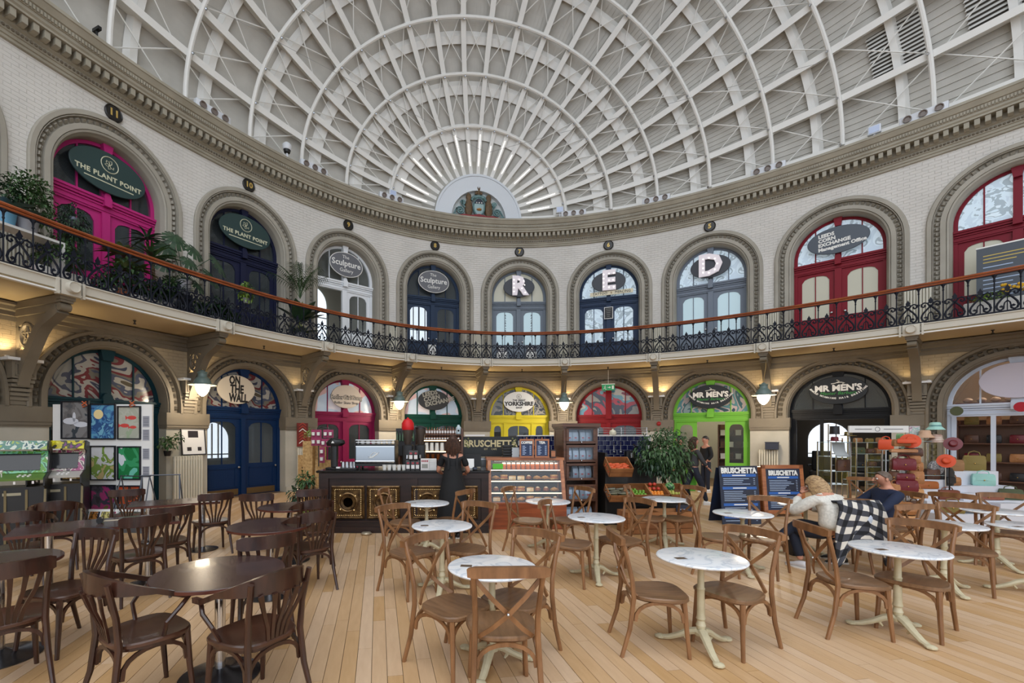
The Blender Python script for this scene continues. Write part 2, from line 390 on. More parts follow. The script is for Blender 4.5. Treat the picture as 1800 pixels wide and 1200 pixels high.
# balcony slab
bal = struct('trim_41')
m1 = MB(); ring_sweep(m1, [(-.3, 4.13), (1.46, 4.13), (1.46, 3.985), (1.43, 3.98), (1.43, 3.95), (0, 3.92), (-.3, 3.92)], -5, 5, 100, True); m1.build('balcony_slab', [soffit], bal, smooth=20)
m1 = MB(); ring_sweep(m1, [(1.46, 4.145), (1.50, 4.145), (1.50, 4.125), (1.475, 4.12), (1.475, 3.99), (1.455, 3.985)], -5, 5, 100, True); m1.build('fascia_board', fascia, bal, smooth=20)
m1 = MB(); ring_sweep(m1, [(1.44, 3.955), (1.50, 3.95), (1.50, 3.925), (1.44, 3.92)], -5, 5, 100, True); m1.build('lower_bead', whitem, bal, smooth=20)
for j in range(-5, 6):
    T = Mx.Translation((*W(j, 1.5), 0)) @ Mx.Rotation(Wr(j), 4, 'Z')
    m1 = MB(T); m1.box(-.14, .14, -.03, .08, 3.9, 4.15); m1.box(-.2, -.165, -.035, .05, 3.89, 4.15); m1.box(.165, .2, -.035, .05, 3.89, 4.15)
    m1.loft([[(.095*q*cos(2*pi*a/18), y, 4.03+.095*q*sin(2*pi*a/18)) for a in range(18)] for q, y in ((1, -.02), (1, -.1), (.85, -.125), (.8, -.115), (.3, -.11))], cap=True)
    m1.build('fascia_block', fascia, bal, smooth=35)
    # cast bracket with pierced ring
    t = struct('trim_%d' % (60+j))
    T = Mx.Translation((*W(j, 0), 0)) @ Mx.Rotation(Wr(j), 4, 'Z')
    m1 = MB(T); m1.box(-.09, .09, -1.42, 0, 3.80, 3.92); m1.box(-.06, .06, -1.34, 0, 3.68, 3.80); m1.box(-.11, .11, -1.44, -1.3, 3.84, 3.92)
    for y0, z0, r in ((-1.34, 3.73, .065),):
        m1.loft([[(x, y0+r*cos(2*pi*a/14), z0+r*sin(2*pi*a/14)) for a in range(14)] for x in (-.08, .08)])
    m1.build('beam', taupe_d, t)
    m1 = MB(T)   # curved brace
    pts = [(0, -1.28, 3.70), (0, -1.1, 3.62), (0, -.86, 3.52), (0, -.7, 3.38), (0, -.52, 3.14), (0, -.36, 2.92), (0, -.2, 2.66), (0, -.14, 2.5)]
    m1.strip(pts, .15, .17, up=(0, 0, 1)); m1.build('brace', taupe_d, t)
    m1 = MB(T)
    m1.tube([(0, -.33+.19*cos(2*pi*a/20), 3.34+.2*sin(2*pi*a/20)) for a in range(20)], .035, 6, closed=True)
    for a in range(5):
        b1 = 2*pi*a/5+pi/2; b2 = b1+4*pi/5
        m1.tube([(0, -.33+.17*cos(b1), 3.34+.18*sin(b1)), (0, -.33+.17*cos(b2), 3.34+.18*sin(b2))], .018, 5)
    m1.build('star_ring', taupe_d, t)
    m1 = MB(T)   # web plate filling round the ring
    for p in ([( -.02, 3.1), (-.02, 2.95), (-.24, 2.95), (-.3, 3.1)], [(-.02, 3.68), (-.02, 3.5), (-.16, 3.53), (-.3, 3.58), (-.5, 3.53), (-.72, 3.5), (-.9, 3.6), (-.9, 3.68)], [(-.02, 3.55), (-.02, 3.1), (-.1, 3.15), (-.14, 3.3), (-.1, 3.5)]):
        m1.add([(-.02, y, z) for y, z in p]+[(.02, y, z) for y, z in p], [tuple(range(len(p))), tuple(range(2*len(p)-1, len(p)-1, -1))]+[(i, (i+1) % len(p), (i+1) % len(p)+len(p), i+len(p)) for i in range(len(p))])
    m1.build('web_plate', taupe_d, t, smooth=0)
    m1 = MB(T); m1.box(-.25, .25, -.3, 0, 2.9, 2.95); m1.build('capital', whitem, t, smooth=0)
    m1 = MB(T); m1.box(-.17, .17, -.24, 0, 2.6, 2.9); m1.box(-.13, .13, -.26, -.24, 2.64, 2.66); m1.box(-.13, .13, -.26, -.24, 2.84, 2.86); m1.box(-.13, -.11, -.26, -.24, 2.64, 2.86); m1.box(.11, .13, -.26, -.24, 2.64, 2.86); m1.build('pedestal', taupe_d, t, smooth=0)
    m1 = MB(T)
    for q in range(5): m1.box(-.16+.008*q, .16-.008*q, -.22+.035*q, 0, 2.53-.075*q, 2.58-.075*q)
    m1.box(-.12, .12, -.05, 0, 2.15, 2.6); m1.build('corbel_step', taupe_d, t, smooth=0)

# ---------------------------------------------------------------- cornice
t = struct('trim_42')
m1 = MB(); ring_sweep(m1, [(0, 8.44), (.05, 8.45), (.05, 8.50), (.075, 8.51), (.075, 8.565), (.10, 8.575), (.10, 8.67), (.13, 8.69), (.15, 8.70), (.15, 8.85), (.36, 8.86), (.36, 8.90), (.39, 8.93), (.39, 8.985), (.41, 8.99), (.43, 9.08), (.46, 9.09), (.52, 9.19), (.54, 9.20), (.54, 9.26), (-.1, 9.28)], -5, 5, 120); m1.build('cornice_moulding', M('cornice_paint', (166, 160, 144), .6, c2=(150, 144, 128), scale=2), t, smooth=28)
mm = MB(); mm.box(-.043, .043, -.33, -.15, 8.715, 8.85); mm.add([(-.043, -.33, 8.715), (.043, -.33, 8.715), (.043, -.2, 8.70), (-.043, -.2, 8.70), (-.043, -.33, 8.72), (.043, -.33, 8.72), (.043, -.15, 8.72), (-.043, -.15, 8.72)], [(0, 1, 2, 3), (0, 1, 5, 4)])
mme = mm.mesh('modillion', _m['cornice_paint'], smooth=0)
nk = 184
for i in range(nk):
    k = -4.75+9.7*i/nk; put('modillion', mme, t, (*W(k), 0), (0, 0, Wr(k)))
m1 = MB()
for i in range(460):
    k = -4.75+9.7*i/460; T = Mx.Translation((*W(k), 0)) @ Mx.Rotation(Wr(k), 4, 'Z'); m1.ball((0, -.11, 8.62), .026, 6, T)
m1.build('bead_row', taupe_d, t, kind='stuff')
m1 = MB()
for i in range(560):
    k = -4.75+9.7*i/560; T = Mx.Translation((*W(k), 0)) @ Mx.Rotation(Wr(k), 4, 'Z'); m1.box(-.014, .014, -.445, -.41, 9.0, 9.07, T)
m1.build('dentil_band', _m['cornice_paint'], t, smooth=0, kind='stuff')

# ---------------------------------------------------------------- roof
roof = struct('ceiling'); Z9 = 9.5; a2, b2, c2 = 13.57, 22.32, 12.3
def el(phi, y, g=0.0):
    r = sqrt(max(0, 1-(y/b2)**2)); aa, cc = a2*r+g, c2*r+g; return (aa*cos(phi), y, Z9+cc*sin(phi))
ys = [22.17]+[b2-u for u in (.3, .45, .62, .95, 1.3, 1.7, 2.13, 2.6, 3.14, 3.7, 4.35, 5.0, 5.6, 6.3, 7.0, 7.8, 8.6, 9.6, 10.6, 11.8, 13, 14.5, 16)]
YOPEN = {}
for st in range(20):
    # unseen north slope behind the picture left open, shaped so light comes from the left
    mid = (st+.5)*9
    stop = -14 if mid < 76 else (9.5 if mid < 100 else (10.5 if mid < 150 else 8.0))
    YOPEN[st] = stop
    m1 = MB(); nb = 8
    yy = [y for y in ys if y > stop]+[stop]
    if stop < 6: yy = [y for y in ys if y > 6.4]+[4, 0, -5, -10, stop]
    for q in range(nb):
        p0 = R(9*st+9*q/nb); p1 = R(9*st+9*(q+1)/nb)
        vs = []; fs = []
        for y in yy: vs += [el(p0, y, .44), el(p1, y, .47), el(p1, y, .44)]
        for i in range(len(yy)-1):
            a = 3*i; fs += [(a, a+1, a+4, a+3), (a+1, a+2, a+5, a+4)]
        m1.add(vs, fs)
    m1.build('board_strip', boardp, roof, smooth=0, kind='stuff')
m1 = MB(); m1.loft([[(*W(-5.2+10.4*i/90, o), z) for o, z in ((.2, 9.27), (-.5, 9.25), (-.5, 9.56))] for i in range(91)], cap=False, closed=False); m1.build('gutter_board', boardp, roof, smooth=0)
yr = [22.17, 22.1, 22.0, 21.85]+[b2-.62-.3*i for i in range(60)]
for i in range(21):
    phi = R(9*i); m1 = MB(); rings = []
    tx, tz = -sin(phi), cos(phi)
    for y in yr:
        if y < 3.5: break
        q = el(phi, y); o = el(phi, y, .42); r = sqrt(max(0, 1-(y/b2)**2)); w = .055+.03*min(1, r*2.2)
        ux, uz = o[0]-q[0], o[2]-q[2]; L = hypot(ux, uz); ux /= L; uz /= L
        def pt(s, d): return (q[0]+tx*s+ux*d, y, q[2]+tz*s+uz*d)
        rings.append([pt(-w, 0), pt(w, 0), pt(w, .04), pt(.02, .05), pt(.02, .42), pt(-.02, .42), pt(-.02, .05), pt(-w, .04)])
    m1.loft(rings); m1.build('rib', whitep, roof, smooth=0)
US = [.62, 1.30, 2.13, 3.14, 4.35, 5.6, 7.05, 8.7, 10.5, 12.5, 14.8]
for u in US:
    y = b2-u; m1 = MB(); m1.tube([el(pi*i/72, y, -.07) for i in range(-0, 73)], .055, 8); ar = m1.build('arch', whitep, roof)
    m1 = MB()
    for i in range(21): m1.ball(el(R(9*i), y, -.14), .035, 6)
    m1.build('bolt_row', steel, ar, kind='stuff')
    m1 = MB(); y2 = y+(.19 if u < .7 else .36 if u < 2 else .5 if u < 4 else .65)*1.0
    rings = [[el(pi*i/72, y2+dy, g) for dy, g in ((-.06, .28), (.06, .28), (.06, .43), (-.06, .43))] for i in range(73)]
    m1.loft(rings); m1.build('ring_beam', whitep, roof, smooth=0)
# bracing rods
rod = MB().cyl((0, 0, 0), .016, 0, 1, 5).mesh('brace_rod', whitep)
n = 0
for a in range(0, 8):
    ya = b2-(US[a-1] if a else .35); yb = b2-US[a]
    if a == 0: continue
    for i in range(20):
        for s in (0, 1):
            p = V(el(R(9*(i+s)), ya, .2)); q = V(el(R(9*(i+1-s)), yb, .2)); d = q-p
            o = put('brace_rod', rod, roof, p, scale=(1, 1, d.length)); o.rotation_euler = d.to_track_quat('Z', 'Y').to_euler(); n += 1
# louvred vents low on the right
vent_d = M('vent_shadow_gap', (84, 80, 74), .8)
for (st, ya, yb) in ((1, 16.35, 15.45), (1, 14.9, 13.7), (1, 13.2, 12.0)):
    m1 = MB(); m2 = MB(); p0, p1 = R(9*st+.9), R(9*st+8.2); m2.add([el(p0, ya, .42), el(p0, yb, .42), el(p1, yb, .42), el(p1, ya, .42)], [(0, 1, 2, 3)])
    for q in range(12):
        a = p0+(p1-p0)*q/12; b = a+(p1-p0)/12*.72
        m1.add([el(a, ya, .33), el(a, yb, .33), el(b, yb, .4), el(b, ya, .4)], [(0, 1, 2, 3)])
    v = m2.build('vent_panel', vent_d, roof, smooth=0); m1.build('louvre', whitep, v, smooth=0)
ledm = M('tube_light_white', (255, 250, 244), .3, emit=1.6)
for i in (1, 2, 3, 5, 7, 8, 9, 10, 11, 12, 13, 15, 16, 18, 19):
    m1 = MB(); m1.tube([el(R(9*i), y, -.03) for y in (22.1, 22.03, 21.96, 21.9 if i % 2 else 21.8)], .009, 5); m1.build('tube_light', ledm, roof)
# ---------------------------------------------------------------- doors, fanlights and the rooms behind
def leafmesh(m, x0, x1, z0, z1, g, y0=.30, y1=.345):
    gx0, gx1, gz0, gzs, rise = g
    m.box(x0, gx0, y0, y1, z0, z1); m.box(gx1, x1, y0, y1, z0, z1); m.box(gx0, gx1, y0, y1, z0, gz0)
    n = 10; gm = (gx0+gx1)/2; gh = (gx1-gx0)/2
    def zc(x): u = (x-gm)/gh; return gzs+rise*sqrt(max(0, 1-abs(u)**2.6))
    for i in range(n):
        a = gx0+(gx1-gx0)*i/n; b = gx0+(gx1-gx0)*(i+1)/n
        vs = [(a, y0, zc(a)), (b, y0, zc(b)), (b, y0, z1), (a, y0, z1)]; vs += [(x, y1, z) for x, _, z in vs]
        m.add(vs, [(0, 1, 2, 3), (0, 4, 5, 1)])
    # raised lower panel
    pz0, pz1 = z0+.22, gz0-.1
    if pz1-pz0 > .12:
        for a, b, c, d in ((gx0, gx1, pz1-.03, pz1), (gx0, gx1, pz0, pz0+.03), (gx0, gx0+.03, pz0, pz1), (gx1-.03, gx1, pz0, pz1)): m.box(a, b, y0-.015, y0, c, d)
def winmat(name, c, s): return M(name, c, .5, emit=s)
day = winmat('daylit_window', (226, 238, 250), 1.0)
ROOMS = {}
def door(n, k, lvl, col, room, fan=None, leaves='two', glass=None, back=1, shade=None):
    up = lvl == 'u'; zb, zs, hw = (4.13, 6.70, 1.0) if up else (0, 2.32, 1.10)
    zt, tb = (6.55, 6.27) if up else (2.37, 2.07); gt, gs, gb = (6.19, 6.04, 4.98) if up else (1.98, 1.84, .86)
    t = struct('door_%d' % n); t.location = (*W(k), 0); t.rotation_euler = (0, 0, Wr(k))
    cm = M('door_paint_%d' % n, col, .5, spec=.25)
    m = MB(); rings = []
    for i in range(25):
        a = pi*i/24; rings.append([((hw+.03)*-cos(a), y, zs+(hw+.03)*sin(a)) if r else ((hw-.085)*-cos(a), y, zs+(hw-.085)*sin(a)) for r, y in ((1, .27), (0, .27), (0, .36), (1, .36))])
    m.loft(rings)
    for s in (-1, 1): m.box(min(s*(hw-.085), s*(hw+.03)), max(s*(hw-.085), s*(hw+.03)), .27, .36, zb, zs)
    # transom with cornice steps
    m.box(-hw, hw, .26, .36, tb, zt)
    for q, (za, zc_, yy) in enumerate(((zt-.05, zt, .18), (zt-.1, zt-.05, .21), (zt-.15, zt-.12, .235), (tb+.04, tb+.07, .24))): m.box(-hw, hw, yy, .3, za, zc_)
    cw = .07 if up else .1
    m.box(-cw, cw, .15, .3, zt-.16, zt+.02); m.prism([(-cw, zt+.02), (cw, zt+.02), (cw*.7, zt+.1), (0, zt+.13), (-cw*.7, zt+.1)], .17, .3)
    m.box(-cw, cw, .25, .36, zt, zs+hw-.03); m.prism([(-cw*.9, zs+hw-.25), (cw*.9, zs+hw-.25), (cw*1.4, zs+hw-.02), (-cw*1.4, zs+hw-.02)], .16, .3)
    m.build('frame', cm, t, smooth=30)
    gm = glass or dark_glass
    xb = .5 if up else .56
    for s in (-1, 1):
        m = MB(); m.box(s*xb-.014, s*xb+.014, .28, .33, zt, zs+sqrt((hw-.08)**2-xb*xb)); m.build('glazing_bar', cm, t, smooth=0)
        # fan pane split by the mullion
        m = MB(); pts = [(s*cw, zt)]+[(s*max(cw, (hw-.08)*cos(a)), zs+(hw-.08)*sin(a)) for a in [pi/2*i/14 for i in range(15)]]
        pts.insert(1, (s*(hw-.08), zt)); m.add([(x, .31, z) for x, z in pts], [tuple(range(len(pts)))]); m.build('fan_pane', fan or gm, t, smooth=0)
    if leaves in ('two', 'open_left'):
        pw = .075 if up else .06
        m = MB().box(-pw, pw, .24, .34, zb, tb); m.build('door_post', cm, t, smooth=0)
        for s in (-1, 1):
            if leaves == 'open_left' and s < 0:
                m = MB(Mx.Translation((-hw+.09, .34, 0)) @ Mx.Rotation(R(88), 4, 'Z')); leafmesh(m, .0, .86, zb, tb, (.14, .74, gb, gs, gt-gs), 0, .045); m.build('leaf', cm, t, smooth=0); continue
            x0, x1 = sorted((s*pw, s*(hw-.085))); g0, g1 = sorted((s*(pw+.12), s*(hw-.185)))
            m = MB(); leafmesh(m, x0, x1, zb+.01, tb, (g0, g1, gb, gs, gt-gs)); lf = m.build('leaf', cm, t, smooth=0)
            MB().add([(g0-.02, .325, gb-.02), (g1+.02, .325, gb-.02), (g1+.02, .325, gt+.01), (g0-.02, .325, gt+.01)], [(0, 1, 2, 3)]).build('pane', gm, lf, smooth=0)
            MB().box((g0+g1)/2-.011, (g0+g1)/2+.011, .3, .335, gb, gt).build('glazing_bar', cm, lf, smooth=0)
            hx = (x1-.06 if s > 0 else x1-.06) if not up else (x0+.07 if s > 0 else x1-.07)
            MB().ball((hx, .26, zb+.95-(.18 if not up else 0)), .03, 8, sx=1.2).build('handle', steel, lf)
            if not up and col[2] > col[0]: MB().box(x0+.06, x1-.06, .292, .3, .03, .19).build('kick_plate', M('dull_brass', (120, 100, 70), .4, .8), lf, smooth=0)
    elif leaves == 'three':
        for (a, b, g0, g1) in ((-1.01, -.52, -.9, -.64), (-.5, .5, -.38, .38), (.52, 1.01, .64, .9)):
            m = MB(); leafmesh(m, a, b, 0, tb, (g0, g1, gb, gs, gt-gs)); lf = m.build('leaf', cm, t, smooth=0)
            MB().add([(g0-.02, .325, gb-.02), (g1+.02, .325, gb-.02), (g1+.02, .325, gt+.01), (g0-.02, .325, gt+.01)], [(0, 1, 2, 3)]).build('pane', gm, lf, smooth=0)
        MB().box(-.012, .012, .3, .335, gb, gt).build('glazing_bar', cm, t, smooth=0)
        for x in (-.51, .51): MB().box(x-.035, x+.035, .25, .33, 0, tb).build('door_post', cm, t, smooth=0)
    elif leaves == 'open_mid':
        for (a, b, g0, g1) in ((-1.01, -.4, -.9, -.52), (.4, 1.01, .52, .9)):
            m = MB(); leafmesh(m, a, b, 0, tb, (g0, g1, .75, gs, gt-gs)); lf = m.build('leaf', cm, t, smooth=0)
            MB().add([(g0-.02, .325, .73), (g1+.02, .325, .73), (g1+.02, .325, gt+.01), (g0-.02, .325, gt+.01)], [(0, 1, 2, 3)]).build('pane', gm, lf, smooth=0)
    elif leaves == 'shop':
        for x in (-.98, -.36, .98): MB().box(x-.04, x+.04, .25, .33, 0, tb).build('door_post', cm, t, smooth=0)
    # room behind
    rm, fl_, bw = room
    zc = 8.35 if up else 3.88; m = MB(); D = 2.8 if up else 3.2; x = 1.42
    m.add([(-x, .04, zb), (-x, D, zb), (-x, D, zc), (-x, .04, zc), (x, .04, zb), (x, D, zb), (x, D, zc), (x, .04, zc)], [(0, 1, 2, 3), (7, 6, 5, 4), (1, 5, 6, 2), (3, 2, 6, 7)]); m.build('room_wall', rm, t, smooth=0)
    m = MB(); m.add([(-x, -.0, zb+.002), (x, 0, zb+.002), (x, D, zb+.002), (-x, D, zb+.002)], [(0, 1, 2, 3)]); m.build('room_floor', fl_, t, smooth=0)
    if back:
        w = .75 if up else .6; z0 = zb+.9; zz = zb+(2.3 if up else 1.5); h0 = w
        pts = [(-w, z0), (w, z0)]+[(w*cos(pi*i/14), zz+w*.9*sin(pi*i/14)) for i in range(15)]
        if bw: pts = [(q[0]*.9+bw, q[1]) for q in pts]
        MB().add([(a, D-.03, b) for a, b in pts], [tuple(range(len(pts)))]).build('room_window', day, t, smooth=0)
        m = MB()
        for q in (-1, 0, 1): m.box(bw+q*w*.33-.02, bw+q*w*.33+.02, D-.08, D-.03, z0, zz+.5)
        m.box(bw-w*.9, bw+w*.9, D-.08, D-.03, zz-.5, zz-.46); m.build('window_bars', whitem, t, smooth=0)
    return t
r_cream = M('room_cream', (190, 186, 172), .7); r_grey = M('room_grey', (120, 122, 122), .7); r_dark = M('room_dark', (52, 48, 44), .8); r_warm = M('room_warm', (150, 120, 90), .7)
fl_r = M('room_floor', (120, 96, 72), .6)
mural_b = swirl('mural_blue', [(138, 138, 134), (66, 70, 88), (160, 158, 152), (110, 50, 54), (112, 108, 98), (78, 84, 102), (168, 165, 156), (92, 84, 68)], .8, 1.8)
mural_r = swirl('mural_red', [(130, 128, 122), (50, 55, 70), (160, 40, 55), (100, 150, 170), (180, 176, 168), (120, 30, 45)], .7, 1.6)
mural_g = swirl('mural_green', [(140, 160, 165), (60, 100, 110), (180, 170, 170), (90, 140, 150), (200, 180, 180), (50, 80, 95)], .9, 2)
mural_k = swirl('mural_ink', [(40, 46, 50), (130, 128, 118), (60, 64, 66), (158, 152, 140), (36, 40, 44)], 1.2, 2.2)
frost = M('frosted_glass_glow', (172, 196, 204), .25, emit=.28); frost_w = M('blinded_glass_glow', (186, 184, 166), .3, emit=.08)  # backlight through both panes is put into the material as a weak glow
sky_gl = swirl('painted_sky_reflection', [(172, 190, 204), (186, 204, 216), (140, 156, 166), (192, 208, 218)], 2.4, 1.5, emit=.3)  # reflected sky painted on the pane as pale patches, with added glow
pink_gl = swirl('pale_brick_beyond_glow', [(206, 200, 204), (176, 190, 204), (196, 160, 156), (120, 124, 128)], .6, .4, emit=.15)  # view of brick through the pane as a picture, its daylight added as glow
UPC = [(186, 44, 120), (186, 44, 120), (26, 30, 58), (232, 236, 240), (44, 60, 84), (118, 128, 140), (40, 58, 86), (120, 130, 144), (128, 22, 38), (122, 22, 40)]
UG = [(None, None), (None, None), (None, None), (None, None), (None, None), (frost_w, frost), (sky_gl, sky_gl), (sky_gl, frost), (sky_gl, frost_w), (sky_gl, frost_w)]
for i in range(10):
    room = (r_cream if i in (3, 6, 7) else r_grey if i > 2 else r_dark, fl_r, .2*((i*7) % 5-2))
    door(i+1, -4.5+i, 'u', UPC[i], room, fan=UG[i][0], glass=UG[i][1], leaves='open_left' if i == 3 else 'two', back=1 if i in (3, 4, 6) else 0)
GRC = [(10, 46, 56), (8, 48, 58), (4, 38, 78), (132, 22, 70), (0, 58, 46), (214, 200, 46), (126, 10, 18), (116, 186, 64), (14, 16, 20), (196, 206, 222)]
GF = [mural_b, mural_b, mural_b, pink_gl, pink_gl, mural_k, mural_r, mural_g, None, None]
GL = ['two', 'two', 'two', 'two', 'two', 'three', 'two', 'open_mid', 'shop', 'shop']
for i in range(10):
    room = (r_grey if i == 2 else r_cream if i == 7 else r_warm if i in (9, 5) else r_dark, fl_r, .55 if i == 2 else -.5)
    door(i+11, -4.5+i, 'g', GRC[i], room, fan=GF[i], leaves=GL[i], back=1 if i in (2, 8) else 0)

# ---------------------------------------------------------------- end disc and carved arms
t = struct('trim_43'); yD = 22.12
def halfring(m, r0, r1, y0, y1, z, n=32):
    m.loft([[(r*cos(pi*i/n), y, z+r*sin(pi*i/n)) for r, y in ((r0, y0), (r1, y0), (r1, y1), (r0, y1))] for i in range(n+1)])
dw = M('disc_white', (214, 220, 226), .5)
m = MB(); halfring(m, .98, 1.55, yD-.06, yD+.2, 9.3); halfring(m, 1.5, 1.57, yD-.09, yD-.05, 9.3); halfring(m, .98, 1.03, yD-.09, yD-.05, 9.3); m.box(.98, 1.55, yD-.06, yD+.2, 9.15, 9.3); m.box(-1.55, -.98, yD-.06, yD+.2, 9.15, 9.3); m.build('half_disc', dw, t)
m = MB(); m.add([(1.0*cos(pi*i/24), yD+.08, 9.3+1.0*sin(pi*i/24)) for i in range(25)]+[(-1, yD+.08, 9.1), (1, yD+.08, 9.1)], [tuple(range(27))]); m.build('recess_back', M('recess_pale', (204, 210, 208), .6), t, smooth=0)
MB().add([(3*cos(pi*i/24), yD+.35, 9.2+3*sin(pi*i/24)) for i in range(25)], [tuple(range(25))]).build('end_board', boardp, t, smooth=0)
arms = thing('coat_of_arms', 'painted coat of arms with two owls in the white half disc', 'carving', (0, yD-.02, 9.22))
owl = M('owl_brown', (112, 88, 58), .6, c2=(80, 62, 42), scale=30); teal = M('carved_teal', (70, 108, 112), .5, c2=(110, 140, 140), scale=12); rib_r = M('carved_red', (140, 52, 58), .5)
m = MB(); m.loft([[(.2*q*cos(2*pi*j/20), y, .48+.3*q*sin(2*pi*j/20)) for j in range(20)] for q, y in ((1, .04), (1.0, -.06), (.8, -.09))]); m.build('shield', M('shield_pale', (150, 176, 178), .5), arms)
m = MB(); m.tube([(.2*cos(2*pi*j/20), -.07, .48+.3*sin(2*pi*j/20)) for j in range(20)], .028, 6, closed=True); m.build('shield_rim', teal, arms)
m = MB(); m.loft([[(.185*cos(a), y, .48+.285*sin(a)) for a in [R(22+136*j/12) for j in range(13)]] for y in (-.07, -.1)]); m.build('shield_chief', M('chief_dark', (26, 34, 50), .5), arms, smooth=0)
for x in (-.09, 0, .09): MB().ball((x, -.11, .61), .026, 6).build('star', whitem, arms)
MB().ball((0, -.1, .38), .075, 8, sz=.6, sx=1.3).build('fleece', M('gold_paint', (176, 130, 70), .4), arms)
m = MB(); m.tube([(-.26, -.02, .72), (-.2, -.04, .82), (0, -.04, .86), (.2, -.04, .82), (.26, -.02, .72)], [.05, .06, .07, .06, .05], 8); m.build('helm_mantle', teal, arms)
m = MB(); m.ball((0, -.03, .98), .09, 8, sz=1.1); m.ball((0, -.04, 1.1), .055, 8); m.box(-.13, .13, -.05, 0, .95, 1.03); m.box(-.05, -.02, -.05, -.02, 1.12, 1.2); m.box(.02, .05, -.05, -.02, 1.12, 1.2); m.build('crest_owl', owl, arms)
for s in (-1, 1):
    m = MB(); m.loft([[(s*.36+r*cos(2*pi*j/10), -.02+r*.7*sin(2*pi*j/10), z) for j in range(10)] for r, z in ((.08, .17), (.13, .3), (.135, .46), (.11, .64), (.075, .72), (.1, .8), (.09, .9), (.03, .96))]); m.build('owl', owl, arms)
    m = MB()
    for (cx, cz, r0) in ((.66, .33, .15), (.56, .62, .09), (.86, .14, .08)):
        m.tube([(s*(cx+(r0*(1-q/26))*cos(q*.55)), -.02, cz+(r0*(1-q/26))*sin(q*.55)) for q in range(24)], .03, 5)
    m.tube([(s*.48, -.02, .45), (s*.58, -.02, .55), (s*.6, -.02, .7)], .03, 5); m.tube([(s*.78, -.02, .42), (s*.84, -.02, .3), (s*.9, -.02, .2)], .03, 5); m.build('scroll_work', teal, arms)
m = MB(); m.tube([(-.8, -.03, .1), (-.5, -.05, .15), (-.3, -.06, .12), (0, -.08, .17), (.3, -.06, .12), (.5, -.05, .15), (.8, -.03, .1)], .05, 6, fl=1.2); m.build('ribbon', rib_r, arms)

# ---------------------------------------------------------------- balcony railing
rail = thing('balcony_railing', 'dark iron scroll railing with polished brown double handrail round the upper gallery', 'railing')
m = MB(); K0, K1 = -4.9, 4.95
hr = M('handrail_wood', (158, 84, 44), .3, c2=(120, 58, 30), scale=3, stretch=(1, 1, 6), coat=.4)
for z0, z1, w in ((5.02, 5.065, .045), (4.975, 5.012, .028)):
    m.loft([[(*W(K0+(K1-K0)*i/120, 1.38+a*w), z) for a, z in ((-.7, z0), (.7, z0), (1, (z0+z1)/2), (.7, z1), (-.7, z1), (-1, (z0+z1)/2))] for i in range(121)])
m.build('handrail', hr, rail)
m = MB(); m.loft([[(*W(K0+(K1-K0)*i/120, 1.38+a), z) for a, z in ((-.012, 4.955), (.012, 4.955), (.012, 4.975), (-.012, 4.975))] for i in range(121)])
m.loft([[(*W(K0+(K1-K0)*i/120, 1.38+a), z) for a, z in ((-.015, 4.17), (.015, 4.17), (.015, 4.20), (-.015, 4.20))] for i in range(121)]); m.build('rail_bar', iron, rail)
m = MB(); m.lathe([(.016, 4.13), (.014, 4.2), (.012, 4.5), (.011, 4.82), (.02, 4.84), (.012, 4.86), (.02, 4.92), (.045, 4.955), (.045, 4.965)], 8); m.lathe([(.02, 4.56), (.026, 4.58), (.02, 4.6)], 8); bme = m.mesh('baluster', iron)
def spiral(cx, cz, r, a0, turns, sgn, n=14):
    return [(cx+r*(1-.8*i/n)*cos(a0+sgn*turns*2*pi*i/n), 0, cz+r*(1-.8*i/n)*sin(a0+sgn*turns*2*pi*i/n)) for i in range(n+1)]
m = MB()
for s in (-1, 1):
    # heart: from the tip down and round to a curl
    cv = [(0, 0, 4.56), (s*.05, 0, 4.50), (s*.12, 0, 4.42)]+[(s*(.092+.058*cos(a)), 0, 4.30+.07*sin(a)) for a in [R(60-30*i) for i in range(0, 7)]]
    cv = [(0, 0, 4.545), (s*.03, 0, 4.50), (s*.085, 0, 4.43), (s*.13, 0, 4.36), (s*.148, 0, 4.29), (s*.13, 0, 4.23), (s*.09, 0, 4.21), (s*.055, 0, 4.235), (s*.05, 0, 4.275), (s*.08, 0, 4.295), (s*.095, 0, 4.27)]
    m.tube(cv, [.0145]*8+[.016, .016, .02], 5, fl=1.3)
    m.tube([(0, 0, 4.40), (s*.035, 0, 4.36), (s*.05, 0, 4.28)], .012, 5)
    m.tube([(s*.02, 0, 4.54), (s*.05, 0, 4.60), (s*.1, 0, 4.62), (s*.145, 0, 4.59), (s*.145, 0, 4.54), (s*.11, 0, 4.52), (s*.085, 0, 4.545), (s*.1, 0, 4.57)], .0135, 5, fl=1.3)
    m.prism([(0, 4.74), (s*.02, 4.69), (s*.042, 4.66), (s*.03, 4.63), (s*.055, 4.61), (s*.02, 4.6), (0, 4.58)][::s], -.008, .008)
m.ball((0, 0, 4.545), .028, 6); m.tube([(0, 0, 4.54), (0, 0, 4.2)], .008, 5); sme = m.mesh('scroll_panel', iron)
_k = [K0+(K1-K0)*i/1500 for i in range(1501)]; _p = [W(k, 1.38) for k in _k]; acc = 0; nxt = 0; half = 0
for i in range(1, 1501):
    acc += hypot(_p[i][0]-_p[i-1][0], _p[i][1]-_p[i-1][1])
    if acc >= nxt:
        put('scroll_panel' if half else 'baluster', sme if half else bme, rail, (*_p[i], 0), (0, 0, Wr(_k[i]))); half = 1-half; nxt += .1825

